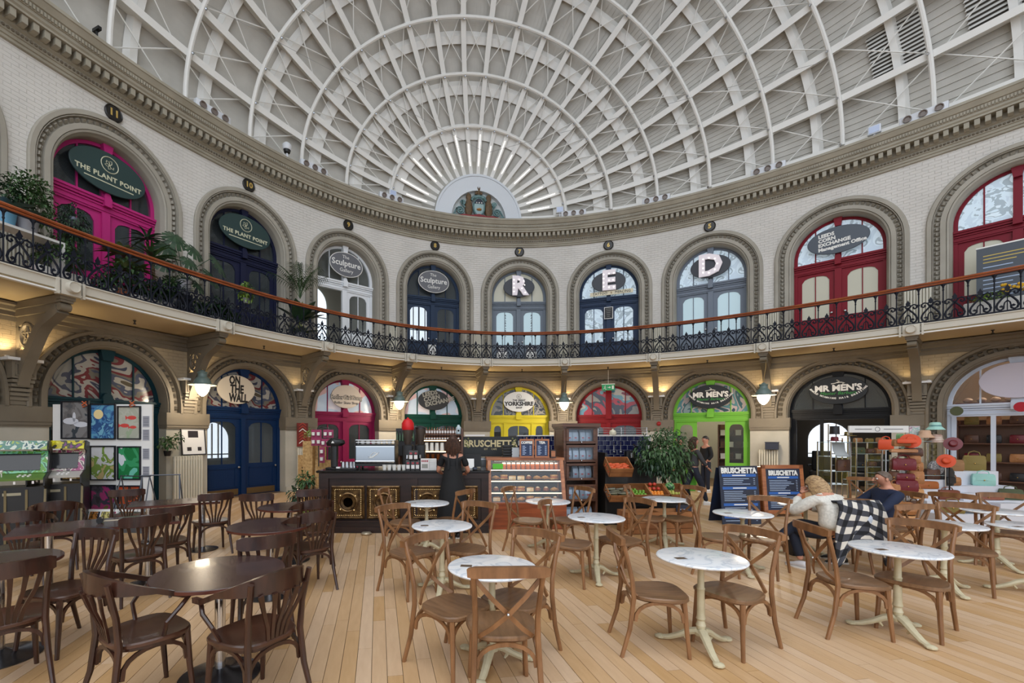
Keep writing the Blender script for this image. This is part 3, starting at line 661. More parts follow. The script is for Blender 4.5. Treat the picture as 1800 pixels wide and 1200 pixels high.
# ---------------------------------------------------------------- radiators
radm = M('radiator_cream', (206, 202, 186), .45)
def radiator(k, off, n, z0, z1, label, pitch=.062, grp='tall column radiators between the arches'):
    t = thing('radiator', label, 'radiator', (*W(k, off), 0), Wr(k), grp)
    m = MB()
    m.bev(-.024, .024, -.07, .02, z0+.06, z1, .02); m.box(-.03, .03, -.05, 0, z0+.1, z0+.14); m.box(-.03, .03, -.05, 0, z1-.1, z1-.06); me = m.mesh('column', radm)
    for i in range(n): put('column', me, t, ((i-(n-1)/2)*pitch, 0, 0))
    for s in (-1, 1): MB().box(s*(n/2*pitch-.06)-.02, s*(n/2*pitch-.06)+.02, -.05, .0, z0, z0+.08).build('foot', radm, t, smooth=0)
    MB().tube([((n/2)*pitch, -.02, z0+.12), ((n/2)*pitch+.05, -.02, z0+.12), ((n/2)*pitch+.06, -.02, z0)], .012, 6).build('valve_pipe', radm, t)
    return t
radiator(-3.02, .12, 11, .02, 1.14, 'cream column radiator left of the blue double doors, framed poster on top')
radiator(-2.0, .12, 6, .2, 1.26, 'cream column radiator between the blue doors and the coffee counter')
radiator(3.0, .12, 8, .02, 1.2, 'cream column radiator on the pier between the lime green and black shop fronts')
for j, lb in ((-4, 'left of the magenta doorway eleven'), (-3, 'between the magenta doors and the navy doors'), (-2, 'between the navy doors and the white doors'), (-1, 'between the white doors and the doors marked eight'), (0, 'between the doors marked eight and the doors marked seven'), (1, 'between the doors marked seven and the doors marked six'), (2, 'between the doors marked six and the doors marked five'), (3, 'between the doors marked five and the crimson doors'), (4, 'right of the crimson double doors')):
    radiator(j, .05, 5 if abs(j) < 3 else 9 if j > 2 else 8, 4.14, 5.38, 'cream gallery radiator '+lb, .055, 'gallery radiators')

# ---------------------------------------------------------------- number plaques
plq = M('plaque_black', (30, 28, 26), .3); gold = M('plaque_gold', (206, 174, 96), .35, .3)
t0 = None
for i in range(10):
    nme = str(12-i); k = -4.5+i
    if nme in ('12', '4', '3'): continue
    t = thing('number_plaque', 'round black plaque with gold number %s above its arch' % {'11':'eleven','10':'ten','9':'nine','8':'eight','7':'seven','6':'six','5':'five'}[nme], 'plaque', (*W(k, .012), 8.29), Wr(k), 'door number plaques')
    MB().loft([[(r*cos(2*pi*j/24), y, r*sin(2*pi*j/24)) for j in range(24)] for r, y in ((.17, .0), (.17, -.03), (.155, -.045), (.14, -.03))]).build('disc', plq, t)
    text(nme, .2, gold, t, (0, -.034, 0), bold=.006)

# ---------------------------------------------------------------- oval signs
def oval(k, z, w, h, col, name, label, rim=None, y=.12, tilt=0, rough=.4):
    t = thing(name, label, 'sign', (*W(k, -y), z), Wr(k)); m = MB()
    m.loft([[(w/2*q*cos(2*pi*j/40), yy, h/2*q*sin(2*pi*j/40)) for j in range(40)] for q, yy in ((1, .03), (1, 0), (.985, -.008))]); m.build('sign_board', M('sign_%d_%d_%d' % col, col, rough), t)
    if rim: m = MB(); m.tube([(w/2*cos(2*pi*j/40), -.005, h/2*sin(2*pi*j/40)) for j in range(40)], .013, 5, closed=True); m.build('rim', rim, t)
    return t
wtx = M('sign_white', (236, 236, 232), .5); ctx = M('sign_cream', (206, 206, 178), .5); gry = M('sign_grey_letters', (150, 150, 142), .5); ktx = M('sign_black', (22, 20, 20), .5); grn = M('sign_green', (52, 150, 62), .5)
def logo_leaf(t, x, z, r, mat):
    m = MB(); m.tube([(x+r*cos(2*pi*j/24), -.012, z+r*sin(2*pi*j/24)) for j in range(24)], r*.06, 4, closed=True)
    for q in range(5):
        a = R(40+q*62); m.tube([(x, -.012, z-.1*r), (x+.3*r*cos(a), -.012, z+.3*r*sin(a)), (x+.6*r*cos(a+.5), -.012, z+.6*r*sin(a+.5)), (x+.45*r*cos(a+1), -.012, z+.45*r*sin(a+1))], r*.045, 4)
    m.build('emblem', mat, t)
for k, lb in ((-3.5, 'dark green oval plant shop sign in the magenta fanlight'), (-2.5, 'dark green oval plant shop sign in the navy fanlight')):
    t = oval(k, 7.08, 1.42, .84, (38, 62, 62), 'oval_sign', lb); logo_leaf(t, 0, .17, .16, ctx)
    text('THE PLANT POINT', .135, ctx, t, (0, -.01, -.11), bold=.004, sp=1.1); MB().box(-.46, .46, -.012, -.008, -.235, -.215).build('small_print', ctx, t, smooth=0)
for k, lb in ((-1.5, 'grey oval gallery sign over the white double doors'), (-.5, 'grey oval gallery sign over the doors marked eight')):
    t = oval(k, 7.07, 1.12, .76, (104, 106, 112), 'oval_sign', lb, rim=wtx)
    text('The', .15, wtx, t, (-.02, -.01, .23)); text('Sculpture', .26, wtx, t, (0, -.01, .03), bold=.004); text('Gallery', .16, wtx, t, (0, -.01, -.19))
mq = M('marquee_white', (228, 220, 226), .4, emit=.12); bulb = M('bulb_glow', (255, 250, 240), .4, emit=1.6)
for k, ch, pts in ((.5, 'R', [(-.2, .25), (-.2, .1), (-.2, -.05), (-.2, -.2), (0, .26), (.17, .2), (.2, .05), (.1, -.08), (.22, -.24)]), (1.5, 'E', [(-.17, .26), (-.17, .1), (-.17, -.05), (-.17, -.2), (.02, .26), (.18, .26), (.02, .02), (.16, .02), (.02, -.24), (.18, -.24)]), (2.5, 'D', [(-.2, .25), (-.2, .1), (-.2, -.05), (-.2, -.2), (-.03, .26), (.14, .2), (.21, .02), (.14, -.16), (-.03, -.24)])):
    t = oval(k, 7.06, 1.14, .72, (40, 44, 54), 'oval_sign', 'charcoal oval backing board behind the lit letter '+ch)
    t = thing('marquee_letter', 'white light-bulb letter %s on a charcoal oval' % ch, 'letter', (*W(k, -.06), 7.06), Wr(k), 'lit letters over the gallery doors')
    text(ch, .92, mq, t, (0, 0, .0), ext=.035, bold=.042, name='letter_body')
    for x, z in pts: MB().ball((x*.97, -.042, z*.95), .02, 6).build('bulb', bulb, t)
t = thing('banner', 'narrow cream banner with lettering under the letter E', 'banner', (*W(1.53, 0), 6.66), Wr(1.5)); MB(Mx.Rotation(R(-1), 4, 'Y')).box(-.72, .72, .1, .115, -.07, .07).build('strip', M('banner_cream', (226, 218, 190), .5), t, smooth=0)
text('TATTOO', .12, ktx, t, (-.38, .095, -.005)); text('&', .1, M('dull_gold', (150, 120, 70), .5), t, (0, .095, 0)); text('PIERCING', .12, ktx, t, (.38, .095, .005))
t = thing('notice_board', 'small black notice in white frame on the post of the doors marked six', 'notice', (*W(1.5, -.2), 5.98), Wr(1.5)); MB().box(-.15, .15, 0, .02, -.21, .21).build('frame', whitem, t, smooth=0); MB().box(-.13, .13, -.005, 0, -.19, .19).build('face', ktx, t, smooth=0)
m = MB()
for q in range(5): m.box(-.09+.01*q, .09-.012*q, -.008, -.005, .13-.065*q, .142-.065*q)
m.build('small_print', gry, t, smooth=0)
t = oval(3.5, 7.05, 1.34, .74, (70, 80, 92), 'oval_sign', 'slate oval sign with slanted white lettering over the crimson doors')
for q, (s_, sz) in enumerate((('LEEDS', .13), ('CORN', .13), ('EXCHANGE', .13), ('Management Office', .13))): text(s_, sz, wtx, t, (-.42, -.01, .17-.125*q), rot=(pi/2, -R(4), 0), align='LEFT', bold=.006)
t = oval(-2.58, 2.83, 1.02, .76, (212, 202, 184), 'oval_sign', 'cream oval sign with black hand lettering over the blue double doors')
for q, s_ in enumerate(('ON', 'THE', 'WALL')): text(s_, .3, ktx, t, ((-.06, -.0, .04)[q], -.01, .23-.23*q), bold=.012, sx=(.62, .66, .62)[q], shear=.06)
t = oval(-1.5, 2.86, 1.02, .74, (204, 194, 182), 'oval_sign', 'cream oval sign with outlined lettering over the magenta ground floor doors')
text('RollerGirlGang', .185, ktx, t, (0, -.006, -.03), bold=.012, sp=.95); text('RollerGirlGang', .185, M('sign_pale', (226, 220, 210), .5), t, (0, -.012, -.03), bold=-.002, sp=.95); text('Roller Skate Shop', .115, ktx, t, (0, -.01, -.2))
t = oval(-.5, 2.87, 1.14, .7, (30, 29, 28), 'oval_sign', 'black oval sign with dull grey slanted letters over the dark green doors')
for q, s_ in enumerate(('LEEDS', 'CORN', 'EXCHANGE')): text(s_, .21, gry, t, (-.42+.05*q, -.01, .17-.17*q), rot=(pi/2, -R(13), 0), align='LEFT', bold=.008)
t = oval(.5, 2.86, 1.12, .72, (226, 230, 230), 'oval_sign', 'white oval shop sign over the yellow doors', rim=whitem)
logo_leaf(t, 0, .19, .085, ktx); text('THE GREAT', .09, ktx, t, (0, -.01, .05), bold=.004); text('YORKSHIRE', .2, ktx, t, (0, -.01, -.08), bold=.009); text('SHOP', .09, ktx, t, (0, -.01, -.22), bold=.004)
for k, lb, w in ((2.5, 'black oval barber sign over the lime green front', 1.2), (3.5, 'black oval barber sign over the black shop front', 1.26)):
    t = oval(k, 2.87, w, .76, (16, 20, 24), 'oval_sign', lb)
    text("MR MEN'S", .23, wtx, t, (0, -.01, .06), bold=.01); text('Master Barbers', .125, grn, t, (0, -.01, -.08), shear=.3)
    s_ = 'AWARD WINNING HAIR DRESSING'
    for q, ch in enumerate(s_):
        if ch == ' ': continue
        a = R(-90)+(q-13)*R(3.7)*1.15; text(ch, .065, wtx, t, (.72*cos(a), -.01, .44+.66*sin(a)), rot=(pi/2, -(a+pi/2), 0), bold=.003)
    m = MB(); m.tube([(-.14, -.012, .19), (-.05, -.012, .2), (.04, -.012, .25), (-.02, -.012, .29)], .012, 4); m.tube([(-.02, -.012, .21), (.08, -.012, .22), (.15, -.012, .19), (.1, -.012, .17)], .012, 4); m.build('emblem', wtx, t)
oval(4.5, 2.86, 1.15, .8, (196, 192, 208), 'oval_sign', 'plain pale lilac oval board over the white shop front at far right', y=.1)
# exit sign
t = thing('exit_sign', 'green running man exit sign hanging in front of the red doors', 'sign', (*W(1.5, .3), 3.18), Wr(1.5)); MB().box(-.21, .21, -.02, .02, 0, .2).build('panel', M('exit_green', (20, 112, 66), .4, emit=.5), t, smooth=0); MB().box(-.22, .22, -.04, .04, .2, .225).build('housing', whitem, t, smooth=0)
m = MB(); m.ball((-.1, -.026, .155), .016, 6); m.tube([(-.1, -.026, .13), (-.115, -.026, .09), (-.09, -.026, .06), (-.07, -.026, .03)], .009, 4); m.tube([(-.115, -.026, .09), (-.15, -.026, .05)], .009, 4); m.tube([(-.14, -.026, .12), (-.1, -.026, .12), (-.07, -.026, .09)], .007, 4); m.build('running_figure', wtx, t)
MB().prism([(-.02, .09), (.04, .09), (.04, .06), (.08, .1), (.04, .14), (.04, .11), (-.02, .11)], -.024, -.02).build('arrow', wtx, t, smooth=0); MB().box(.12, .18, -.024, -.02, .04, .16).build('door_symbol', wtx, t, smooth=0); MB().tube([(0, 0, .22), (0, 0, .72)], .006, 5).build('hanger', whitem, t)

# ---------------------------------------------------------------- pendant lamps
lt = M('lamp_enamel', (104, 124, 120), .4); opal = M('opal_glass', (255, 240, 214), .3, emit=9.0); brim = M('brim_cream', (222, 214, 190), .4)
lm = None
for j, off, lb in ((-3, .62, 'by the cream oval sign'), (-1, .62, 'left of the black oval sign'), (1, .9, 'right of the white oval sign'), (3, 1.3, 'right of the lime green shop front')):
    D = 0; x, y = W(j, off); dx, dy = x-CX, y-CY; D = dx*sin(TH)+dy*cos(TH)
    z = ZD({-3: 676, -1: 705, 1: 707, 3: 694}[j], D)
    if lm is None:
        t = lm = thing('pendant_lamp', '', 'lamp', (x, y, z), Wr(j), 'bell pendant lamps')
        MB().lathe([(.3, -.005), (.3, .008), (.19, .03), (.17, .1), (.13, .16), (.1, .18), (.095, .26), (.11, .27), (.11, .29), (.06, .31), (.03, .34)], 24).build('shade', lt, t)
        MB().lathe([(.295, -.012), (.16, -.002), (.16, .004), (.295, -.002)], 24, cap=False).build('brim', brim, t)
        MB().lathe([(.155, 0), (.152, -.07), (.125, -.15), (.08, -.22), (.03, -.26), (.008, -.27)], 18).build('globe', opal, t)
        MB().tube([(0, 0, .33), (.01, 0, .5), (.05, 0, .75), (.06, 0, 1.0)], .008, 5).build('cable', M('cable_gold', (170, 140, 80), .5), t)
    else: t = dup(lm, (x, y, z), Wr(j))
    t['label'] = 'grey-green bell lamp with glowing globe '+lb
    ld = bpy.data.lights.new('lamp_glow', 'POINT'); ld.energy = 22; ld.color = (1, .82, .6); ld.shadow_soft_size = .12; lo = bpy.data.objects.new('lamp_glow', ld); C.objects.link(lo); lo.parent = t; lo.location = (0, 0, -.36)
# warm uplights on the bracket capitals
upm = M('uplight_body', (200, 196, 186), .5)
for j, e in ((-5, 8), (-4, 34), (-3, 20), (-2, 7), (-1, 30), (0, 34), (1, 14), (2, 30), (3, 8), (4, 5)):
    for s in (-1, 1):
        if j == -3 and s < 0: continue
        T = Mx.Translation((*W(j, 0), 0)) @ Mx.Rotation(Wr(j), 4, 'Z'); p = T @ V((s*.19, -.13, 3.0))
        ld = bpy.data.lights.new('uplight', 'SPOT'); ld.energy = e*.5; ld.color = (1, .76, .42); ld.spot_size = R(120); ld.spot_blend = .6; ld.shadow_soft_size = .04
        lo = bpy.data.objects.new('uplight', ld); C.objects.link(lo); lo.location = p; lo.rotation_euler = (pi, 0, 0)
        m = MB(T); m.lathe([(.03, 2.95), (.035, 2.955), (.035, 2.98), (.03, 2.985)], 10, (s*.19, -.13, 0)); m.build('uplight_body', upm, bpy.data.objects['trim_%d' % (60+j)])
# floodlights on the cornice
fw = M('flood_white', (216, 220, 226), .4); fk = M('flood_grey', (120, 110, 104), .35)
fm = None
for px, lb in ((1008, 'just right of the white half disc'), (1153, 'second to the right of the half disc'), (1350, 'above the doors marked five'), (1623, 'above the crimson doors'), (688, 'just left of the white half disc'), (553, 'above the white gallery doors'), (375, 'above the navy doors')):
    k, D = kof(px, .45)
    if fm is None:
        t = fm = thing('floodlight_bar', '', 'light', (*W(k, .42), 9.27), Wr(k), 'triple floodlights along the cornice')
        MB().bev(-.42, .42, -.06, .08, .0, .2, .02).build('housing', fw, t)
        for q in (-1, 0, 1): MB().loft([[(q*.27+r*cos(2*pi*j/16), y, .1+r*sin(2*pi*j/16)) for j in range(16)] for r, y in ((.08, -.05), (.08, -.1), (.065, -.1), (.05, -.07))]).build('lamp_head', fk, t)
    else: t = dup(fm, (*W(k, .42), 9.27), Wr(k))
    t['label'] = 'bar of three round floodlights on the cornice '+lb
sm = None
for px, lb in ((984, 'small square white floodlight right of the half disc'), (690, 'small square white floodlight left of the half disc'), (1537, 'small white emergency light on the roof boards at right')):
    k, D = kof(px, .3); t = thing('small_floodlight', lb, 'light', (*W(k, .3), 9.4 if px < 1500 else 9.3), Wr(k)); MB().bev(-.13, .13, -.04, .06, .1, .32, .02).build('housing', fw, t); MB().box(-.1, .1, -.05, -.04, .13, .29).build('lens', M('lens_blue', (190, 204, 232), .2), t, smooth=0); MB().box(-.02, .02, 0, .04, -.14, .1).build('stem', fw, t, smooth=0)
k, D = kof(505, .5); t = thing('security_camera', 'dome security camera on the cornice above the gallery palm', 'camera', (*W(k, .48), 9.27), Wr(k)); MB().cyl((0, 0, 0), .03, 0, .2, 8).build('post', fw, t); MB().lathe([(.1, .2), (.12, .24), (.12, .34), (.06, .4)], 14).build('housing', fw, t); MB().lathe([(.02, .1), (.08, .13), (.1, .2)], 14).build('dome', blackm, t)
k, D = kof(172, .5); t = thing('security_camera', 'small black camera on the cornice at far left', 'camera', (*W(k, .48), 9.27), Wr(k)); MB().box(-.03, .03, -.1, .1, .12, .18).build('housing', blackm, t); MB().cyl((0, 0, 0), .02, 0, .13, 8).build('post', blackm, t)
m = MB(); m.tube([V(W(-3.0, .8)).to_3d()+V((0, 0, 11.5)), V(W(0, 1.5)).to_3d()+V((0, 0, 10.9)), V(W(3.4, .6)).to_3d()+V((0, 0, 11.7))], .006, 4); tag(m.build('cable', M('wire_grey', (150, 150, 148), .5)), 'thin wire strung across the dome in front of the ribs', 'wire')
# red sounder and small wall boxes
t = thing('alarm_bell', 'small red fire alarm sounder under the bracket left of the lime green front', 'alarm', (*W(2.02, .0), 2.02), Wr(2)); MB().loft([[(r*cos(2*pi*j/12), y, r*sin(2*pi*j/12)) for j in range(12)] for r, y in ((.07, -.06), (.07, -.1), (.03, -.13))]).build('sounder', M('alarm_red', (150, 20, 24), .4), t)

# posters, glass lettering and soffit fittings
for k, x, lb, h in ((.5, -.62, 'white poster with grey header at the foot of the left door marked seven', .55), (.5, .45, 'white poster with grey header at the foot of the right door marked seven', .55), (-.5, -.05, 'tall white box standing before the doors marked eight', .7)):
    T = Mx.Translation((*W(k, 0), 0)) @ Mx.Rotation(Wr(k), 4, 'Z'); t = thing('poster', lb, 'poster', tuple(T @ V((x, .12, 4.14))), Wr(k)); MB().box(-.19 if h < .6 else -.13, .19 if h < .6 else .13, 0, .02 if h < .6 else .1, 0, h).build('sheet', whitem, t, smooth=0)
    if h < .6: MB().box(-.19, .19, -.003, .02, h, h+.2).build('header', M('header_slate', (84, 84, 94), .5), t, smooth=0); m = MB(); m.box(-.12, .1, -.006, -.003, h+.11, h+.14); m.box(-.08, .06, -.006, -.003, h+.05, h+.07); m.build('print', wtx, t, smooth=0)
for s in (-1, 1):
    T = Mx.Translation((*W(.5, 0), 0)) @ Mx.Rotation(Wr(.5), 4, 'Z'); m = MB(T)
    for q in range(9): z = 6.05-.095*q; m.box(s*.48-.03, s*.48+.03, .318, .322, z, z+.014); m.box(s*.48-.012+.01*(q % 3), s*.48+.012, .318, .322, z+.02, z+.055)
    tag(m.build('glass_lettering', ktx), 'column of small black marks on the %s frosted door marked seven' % ('left' if s < 0 else 'right'), 'lettering')
for i in range(9):
    k = -4.0+i+.5 if i < 8 else 4.4; t = thing('sprinkler_head', 'small black fitting under the balcony, %s from the left' % ['first', 'second', 'third', 'fourth', 'fifth', 'sixth', 'seventh', 'eighth', 'ninth'][i], 'fitting', (*W(k, .75), 3.92), 0, 'small fittings under the balcony'); MB().lathe([(.03, 0), (.03, -.015), (.012, -.02), (.012, -.06), (.028, -.065), (.028, -.075)], 8).build('head', blackm, t)
# ---------------------------------------------------------------- marble tables
mar = marble('marble_top'); ivory = M('ivory_iron', (206, 198, 168), .45, c2=(188, 178, 146), scale=8); tag_br = M('table_tag', (96, 78, 62), .4)
TABH = .69
def marble_table(x, y, rz, label):
    global mt0
    if mt0 is None:
        t = mt0 = thing('bistro_table', label, 'table', (x, y, 0), rz, 'round marble bistro tables')
        MB().lathe([(.29, TABH-.022), (.308, TABH-.018), (.312, TABH-.01), (.308, TABH-.002), (.3, TABH)], 44).build('table_top', mar, t, smooth=50)
        m = MB().lathe([(.075, TABH-.03), (.08, TABH-.022)], 20); m.lathe([(.024, .12), (.03, .16), (.036, .175), (.03, .19), (.026, .21), (.034, .225), (.028, .25), (.026, .44), (.03, .45), (.024, .46), (.022, .6), (.03, .62), (.028, .66), (.05, .668)], 14); m.build('column', ivory, t)
        m = MB().lathe([(.045, .1), (.05, .125), (.03, .14)], 12)
        for q in range(3):
            a = 2*pi*q/3+.3; c, s = cos(a), sin(a)
            m.tube([(c*.02, s*.02, .13), (c*.08, s*.08, .11), (c*.15, s*.15, .065), (c*.22, s*.22, .03), (c*.28, s*.28, .016)], [.034, .034, .028, .026, .022], 8, fl=.8)
            m.tube([(c*.1, s*.1, .1), (c*.11, s*.11, .06), (c*.09, s*.09, .035)], [.012, .014, .008], 6)
            m.ball((c*.29, s*.29, .018), .036, 8, sz=.5, sx=1.1, sy=1.1)
        m.build('claw_base', ivory, t)
        MB().box(-.22, -.14, -.05, -.0, TABH, TABH+.0015).build('number_tag', tag_br, t, smooth=0)
        return t
    return dup(mt0, (x, y, 0), rz, label)
mt0 = None
MT = [(750, 883, 'directly in front of the carved counter, farthest left'), (777, 922, 'with a chair either side, second from the counter on the left'), (865, 994, 'nearest the camera, three chairs round it'), (963, 880, 'in front of the glass pastry case'), (1048, 908, 'in front of the tall glazed cabinet'), (1168, 876, 'in front of the fruit crates'), (1232, 978, 'in the front row between two cross back chairs'), (1305, 901, 'in front of the blue menu boards'), (1416, 886, 'behind the seated woman in white'), (1578, 963, 'in the front row, nearest on the right'), (1660, 920, 'behind the nearest right hand table'), (1752, 897, 'in front of the white display steps'), (1812, 924, 'cut by the right edge of the picture')]
for i, (px, py, lb) in enumerate(MT):
    x, y = FL(px, py, TABH); marble_table(x, y, -.17+.12*sin(i*2.3), 'marble bistro table '+lb)

# ---------------------------------------------------------------- chairs: local +y is the way the sitter faces
wood = M('chair_walnut', (146, 104, 68), .4, c2=(112, 76, 46), scale=3, stretch=(5, 5, 1.4), coat=.15); seatw = M('seat_ply', (140, 106, 76), .4, c2=(112, 82, 56), scale=4, stretch=(6, 1.2, 1), coat=.15)
dwood = M('dark_mahogany', (66, 38, 28), .3, c2=(44, 24, 18), scale=3, stretch=(5, 5, 1.4), coat=.35); dseat = M('dark_seat', (84, 54, 40), .3, c2=(60, 36, 26), scale=4, coat=.3)
def seat_poly(w, d, n=28):
    P = []
    for i in range(n):
        a = 2*pi*i/n; c, s = cos(a), sin(a); r = (abs(c)**3.2+abs(s)**3.2)**(-1/3.2); wy = 1+.12*s
        P.append((w/2*r*c*wy, d/2*r*s))
    return P
def seat(m, w, d, z, y0=0):
    P = seat_poly(w, d)
    m.loft([[(x*q, y*q+y0, zz) for x, y in P] for q, zz in ((.9, z-.035), (1, z-.025), (1, z-.008), (.96, z), (.6, z-.008), (.3, z-.01))], cap=True)
def cross_chair():
    t = thing('cross_back_chair', '', 'chair', (0, 0, 0), 0, 'light wooden cross back chairs')
    m = MB(); seat(m, .43, .41, .43, .01); m.build('seat', seatw, t)
    rx, ry = .185, -.2
    for s in (-1, 1):
        MB().tube([(s*rx*1.12, ry-.09, 0), (s*rx*1.05, ry-.03, .2), (s*rx, ry, .42), (s*rx*.98, ry-.01, .55), (s*rx*1.03, ry-.05, .72), (s*rx*1.1, ry-.085, .85)], [.015, .017, .018, .017, .016, .015], 8).build('rear_leg', wood, t)
        MB().tube([(s*.19, .185, 0), (s*.178, .17, .2), (s*.17, .155, .4)], [.014, .017, .02], 8).build('leg', wood, t)
    m = MB(); m.strip([(x, ry-.085-.04*(1-(x/.23)**2), .835+.012*(1-(x/.23)**2)) for x in [-.23+.46*i/12 for i in range(13)]], [.045]+[.062]*11+[.045], .034); m.build('top_rail', wood, t)
    for s in (-1, 1): m = MB(); m.strip([(s*-rx*1.02, ry-.055, .79), (s*-.1, ry-.07, .69), (0, ry-.055+.012*s, .585), (s*.09, ry-.02, .49), (s*.16, ry+.03, .425)], .026, .012, up=(.6*s, 0, 1)); m.build('cross_slat', wood, t)
    m = MB(); m.ball((0, ry-.07, .59), .011, 6)
    for s in (-1, 1): m.ball((s*rx*1.1, ry-.1, .83), .009, 6)
    m.build('brass_screw', steel, t)
    def brace(a, b, top):
        (x0, y0), (x1, y1) = a, b
        return [(x0+(x1-x0)*(.03+.94*(1-cos(pi*i/10))/2), y0+(y1-y0)*(.03+.94*(1-cos(pi*i/10))/2), .255+.135*sin(pi*i/10)**.8) for i in range(11)]
    c = [(-.178, .16), (.178, .16), (rx, ry), (-rx, ry)]
    for q in range(4): MB().strip(brace(c[q], c[(q+1) % 4], .39), .024, .014, up=(0, 0, 1)).build('leg_brace', wood, t)
    m = MB(); m.strip([(x, y+.01, .405) for x, y in seat_poly(.36, .35, 20)]+[(.18, .01, .405)], .035, .018); m.build('seat_frame', wood, t)
    return t
cc = cross_chair()
def place(proto, spx, rpx, lb, zs=.42, zr=.84, off=0, first=[]):
    s = V(FL(*spx, zs)); r = V(FL(*rpx, zr)); d = s-r; a = atan2(d.y, d.x)-pi/2+R(off)
    if proto.name not in first: first.append(proto.name); o = proto; o.location = (s.x, s.y, 0); o.rotation_euler = (0, 0, a)
    else: o = dup(proto, (s.x, s.y, 0), a)
    o['label'] = lb; return o
CH = [((797, 1063), (757, 948), 'left of the marble table nearest the camera'), ((882, 1098), (893, 1002), 'nearest the camera, its back turned to it'), ((907, 1051), (940, 939), 'right of the marble table nearest the camera'),
 ((722, 969), (695, 892), 'left of the second marble table from the counter'), ((710, 917), (689, 863), 'left of the marble table by the carved counter'), ((788, 914), (807, 863), 'right of the marble table by the carved counter'), ((818, 963), (842, 887), 'right of the second marble table from the counter'),
 ((927, 914), (902, 860), 'in front of the pastry case, left of its table'), ((997, 913), (1013, 860), 'right of the table before the pastry case'), ((1003, 955), (962, 885), 'seen edge on left of the table before the tall cabinet'), ((1092, 948), (1107, 882), 'right of the table before the tall cabinet'),
 ((1140, 910), (1103, 857), 'left of the table before the fruit crates'), ((1190, 910), (1210, 858), 'right of the table before the fruit crates'), ((1150, 1038), (1093, 940), 'left of the front row centre table, seen side on'), ((1285, 1038), (1308, 937), 'right of the front row centre table'),
 ((1263, 943), (1222, 878), 'left of the table before the blue menu boards'), ((1340, 945), (1355, 876), 'right of the table before the blue menu boards'), ((1493, 1018), (1438, 927), 'left of the front right marble table'), ((1605, 1018), (1618, 922), 'right of the front right marble table'),
 ((1697, 965), (1697, 892), 'behind and right of the front right table'), ((1695, 925), (1656, 872), 'far right, back against the white display steps'), ((1768, 935), (1765, 872), 'at the right edge by the white display steps')]
for s_, r_, lb in CH: place(cc, s_, r_, 'cross back chair '+lb)
place(cc, (1478, 935), (1502, 852+30), 'cross back chair draped with the checked coat', off=0)
place(cc, (1560, 925), (1590, 868), 'light brown cross back chair the man in navy leans back in')
place(cc, (1558, 948), (1570, 885), 'light brown cross back chair between the checked coat and the red bag tower')
place(cc, (1520, 880), (1508, 850), 'light brown cross back chair behind the seated man')

# ---------------------------------------------------------------- dark tables and chairs
dtop = M('dark_laminate', (74, 54, 52), .25, c2=(62, 44, 42), scale=3, coat=.2); dedge = M('dark_table_edge', (84, 40, 28), .35); chrome = M('chrome', (210, 212, 216), .12, 1)
def round_table(px, py, r, label, h=.7):
    x, y = FL(px, py, h); t = thing('pedestal_table', label, 'table', (x, y, 0), 0, 'dark round pedestal tables')
    MB().lathe([(r-.02, h-.028), (r, h-.024), (r, h-.004)], 48).build('edge_band', dedge, t); MB().lathe([(r, h-.004), (r-.004, h)], 48).build('table_top', dtop, t)
    m = MB(); m.cyl((0, 0, 0), .033, .03, h-.03, 16); m.build('column', chrome, t); MB().lathe([(.25, 0), (.25, .008), (.2, .02), (.08, .035), (.04, .06)], 32).build('base_plate', M('base_dark_steel', (90, 90, 94), .25, .9), t)
    MB().box(-.14, .14, -.02, .02, h-.045, h-.028).build('top_bracket', blackm, t, smooth=0); return t
round_table(387, 1003, .405, 'dark round pedestal table nearest the camera on the left'); round_table(475, 922, .40, 'dark round pedestal table in the middle of the left group'); round_table(509, 889, .38, 'dark round pedestal table beside the carved counter'); round_table(-2, 985, .36, 'dark round table cut by the left edge of the picture')
def rect_table(px, py, a, w, d, label, h=.7, leg=.06):
    x, y = FL(px, py, h); t = thing('rectangular_table', label, 'table', (x, y, 0), R(a)); MB().box(-w/2, w/2, -d/2, d/2, h-.03, h-.004).build('edge_band', dedge, t, smooth=0); MB().box(-w/2, w/2, -d/2, d/2, h-.004, h).build('table_top', dtop, t, smooth=0)
    for s in (-1, 1):
        MB().cyl((s*w*.3, 0, 0), .035, .03, h-.03, 14).build('column', chrome, t); MB().lathe([(.2, 0), (.2, .008), (.15, .02), (.05, .04)], 28, (s*w*.3, 0, 0)).build('base_plate', _m['base_dark_steel'], t)
    return t
rect_table(178, 919, 26, 1.35, .66, 'long dark rectangular table by the arcade machines'); rect_table(310, 881, 20, 1.05, .6, 'small dark rectangular table in front of the cream radiator')
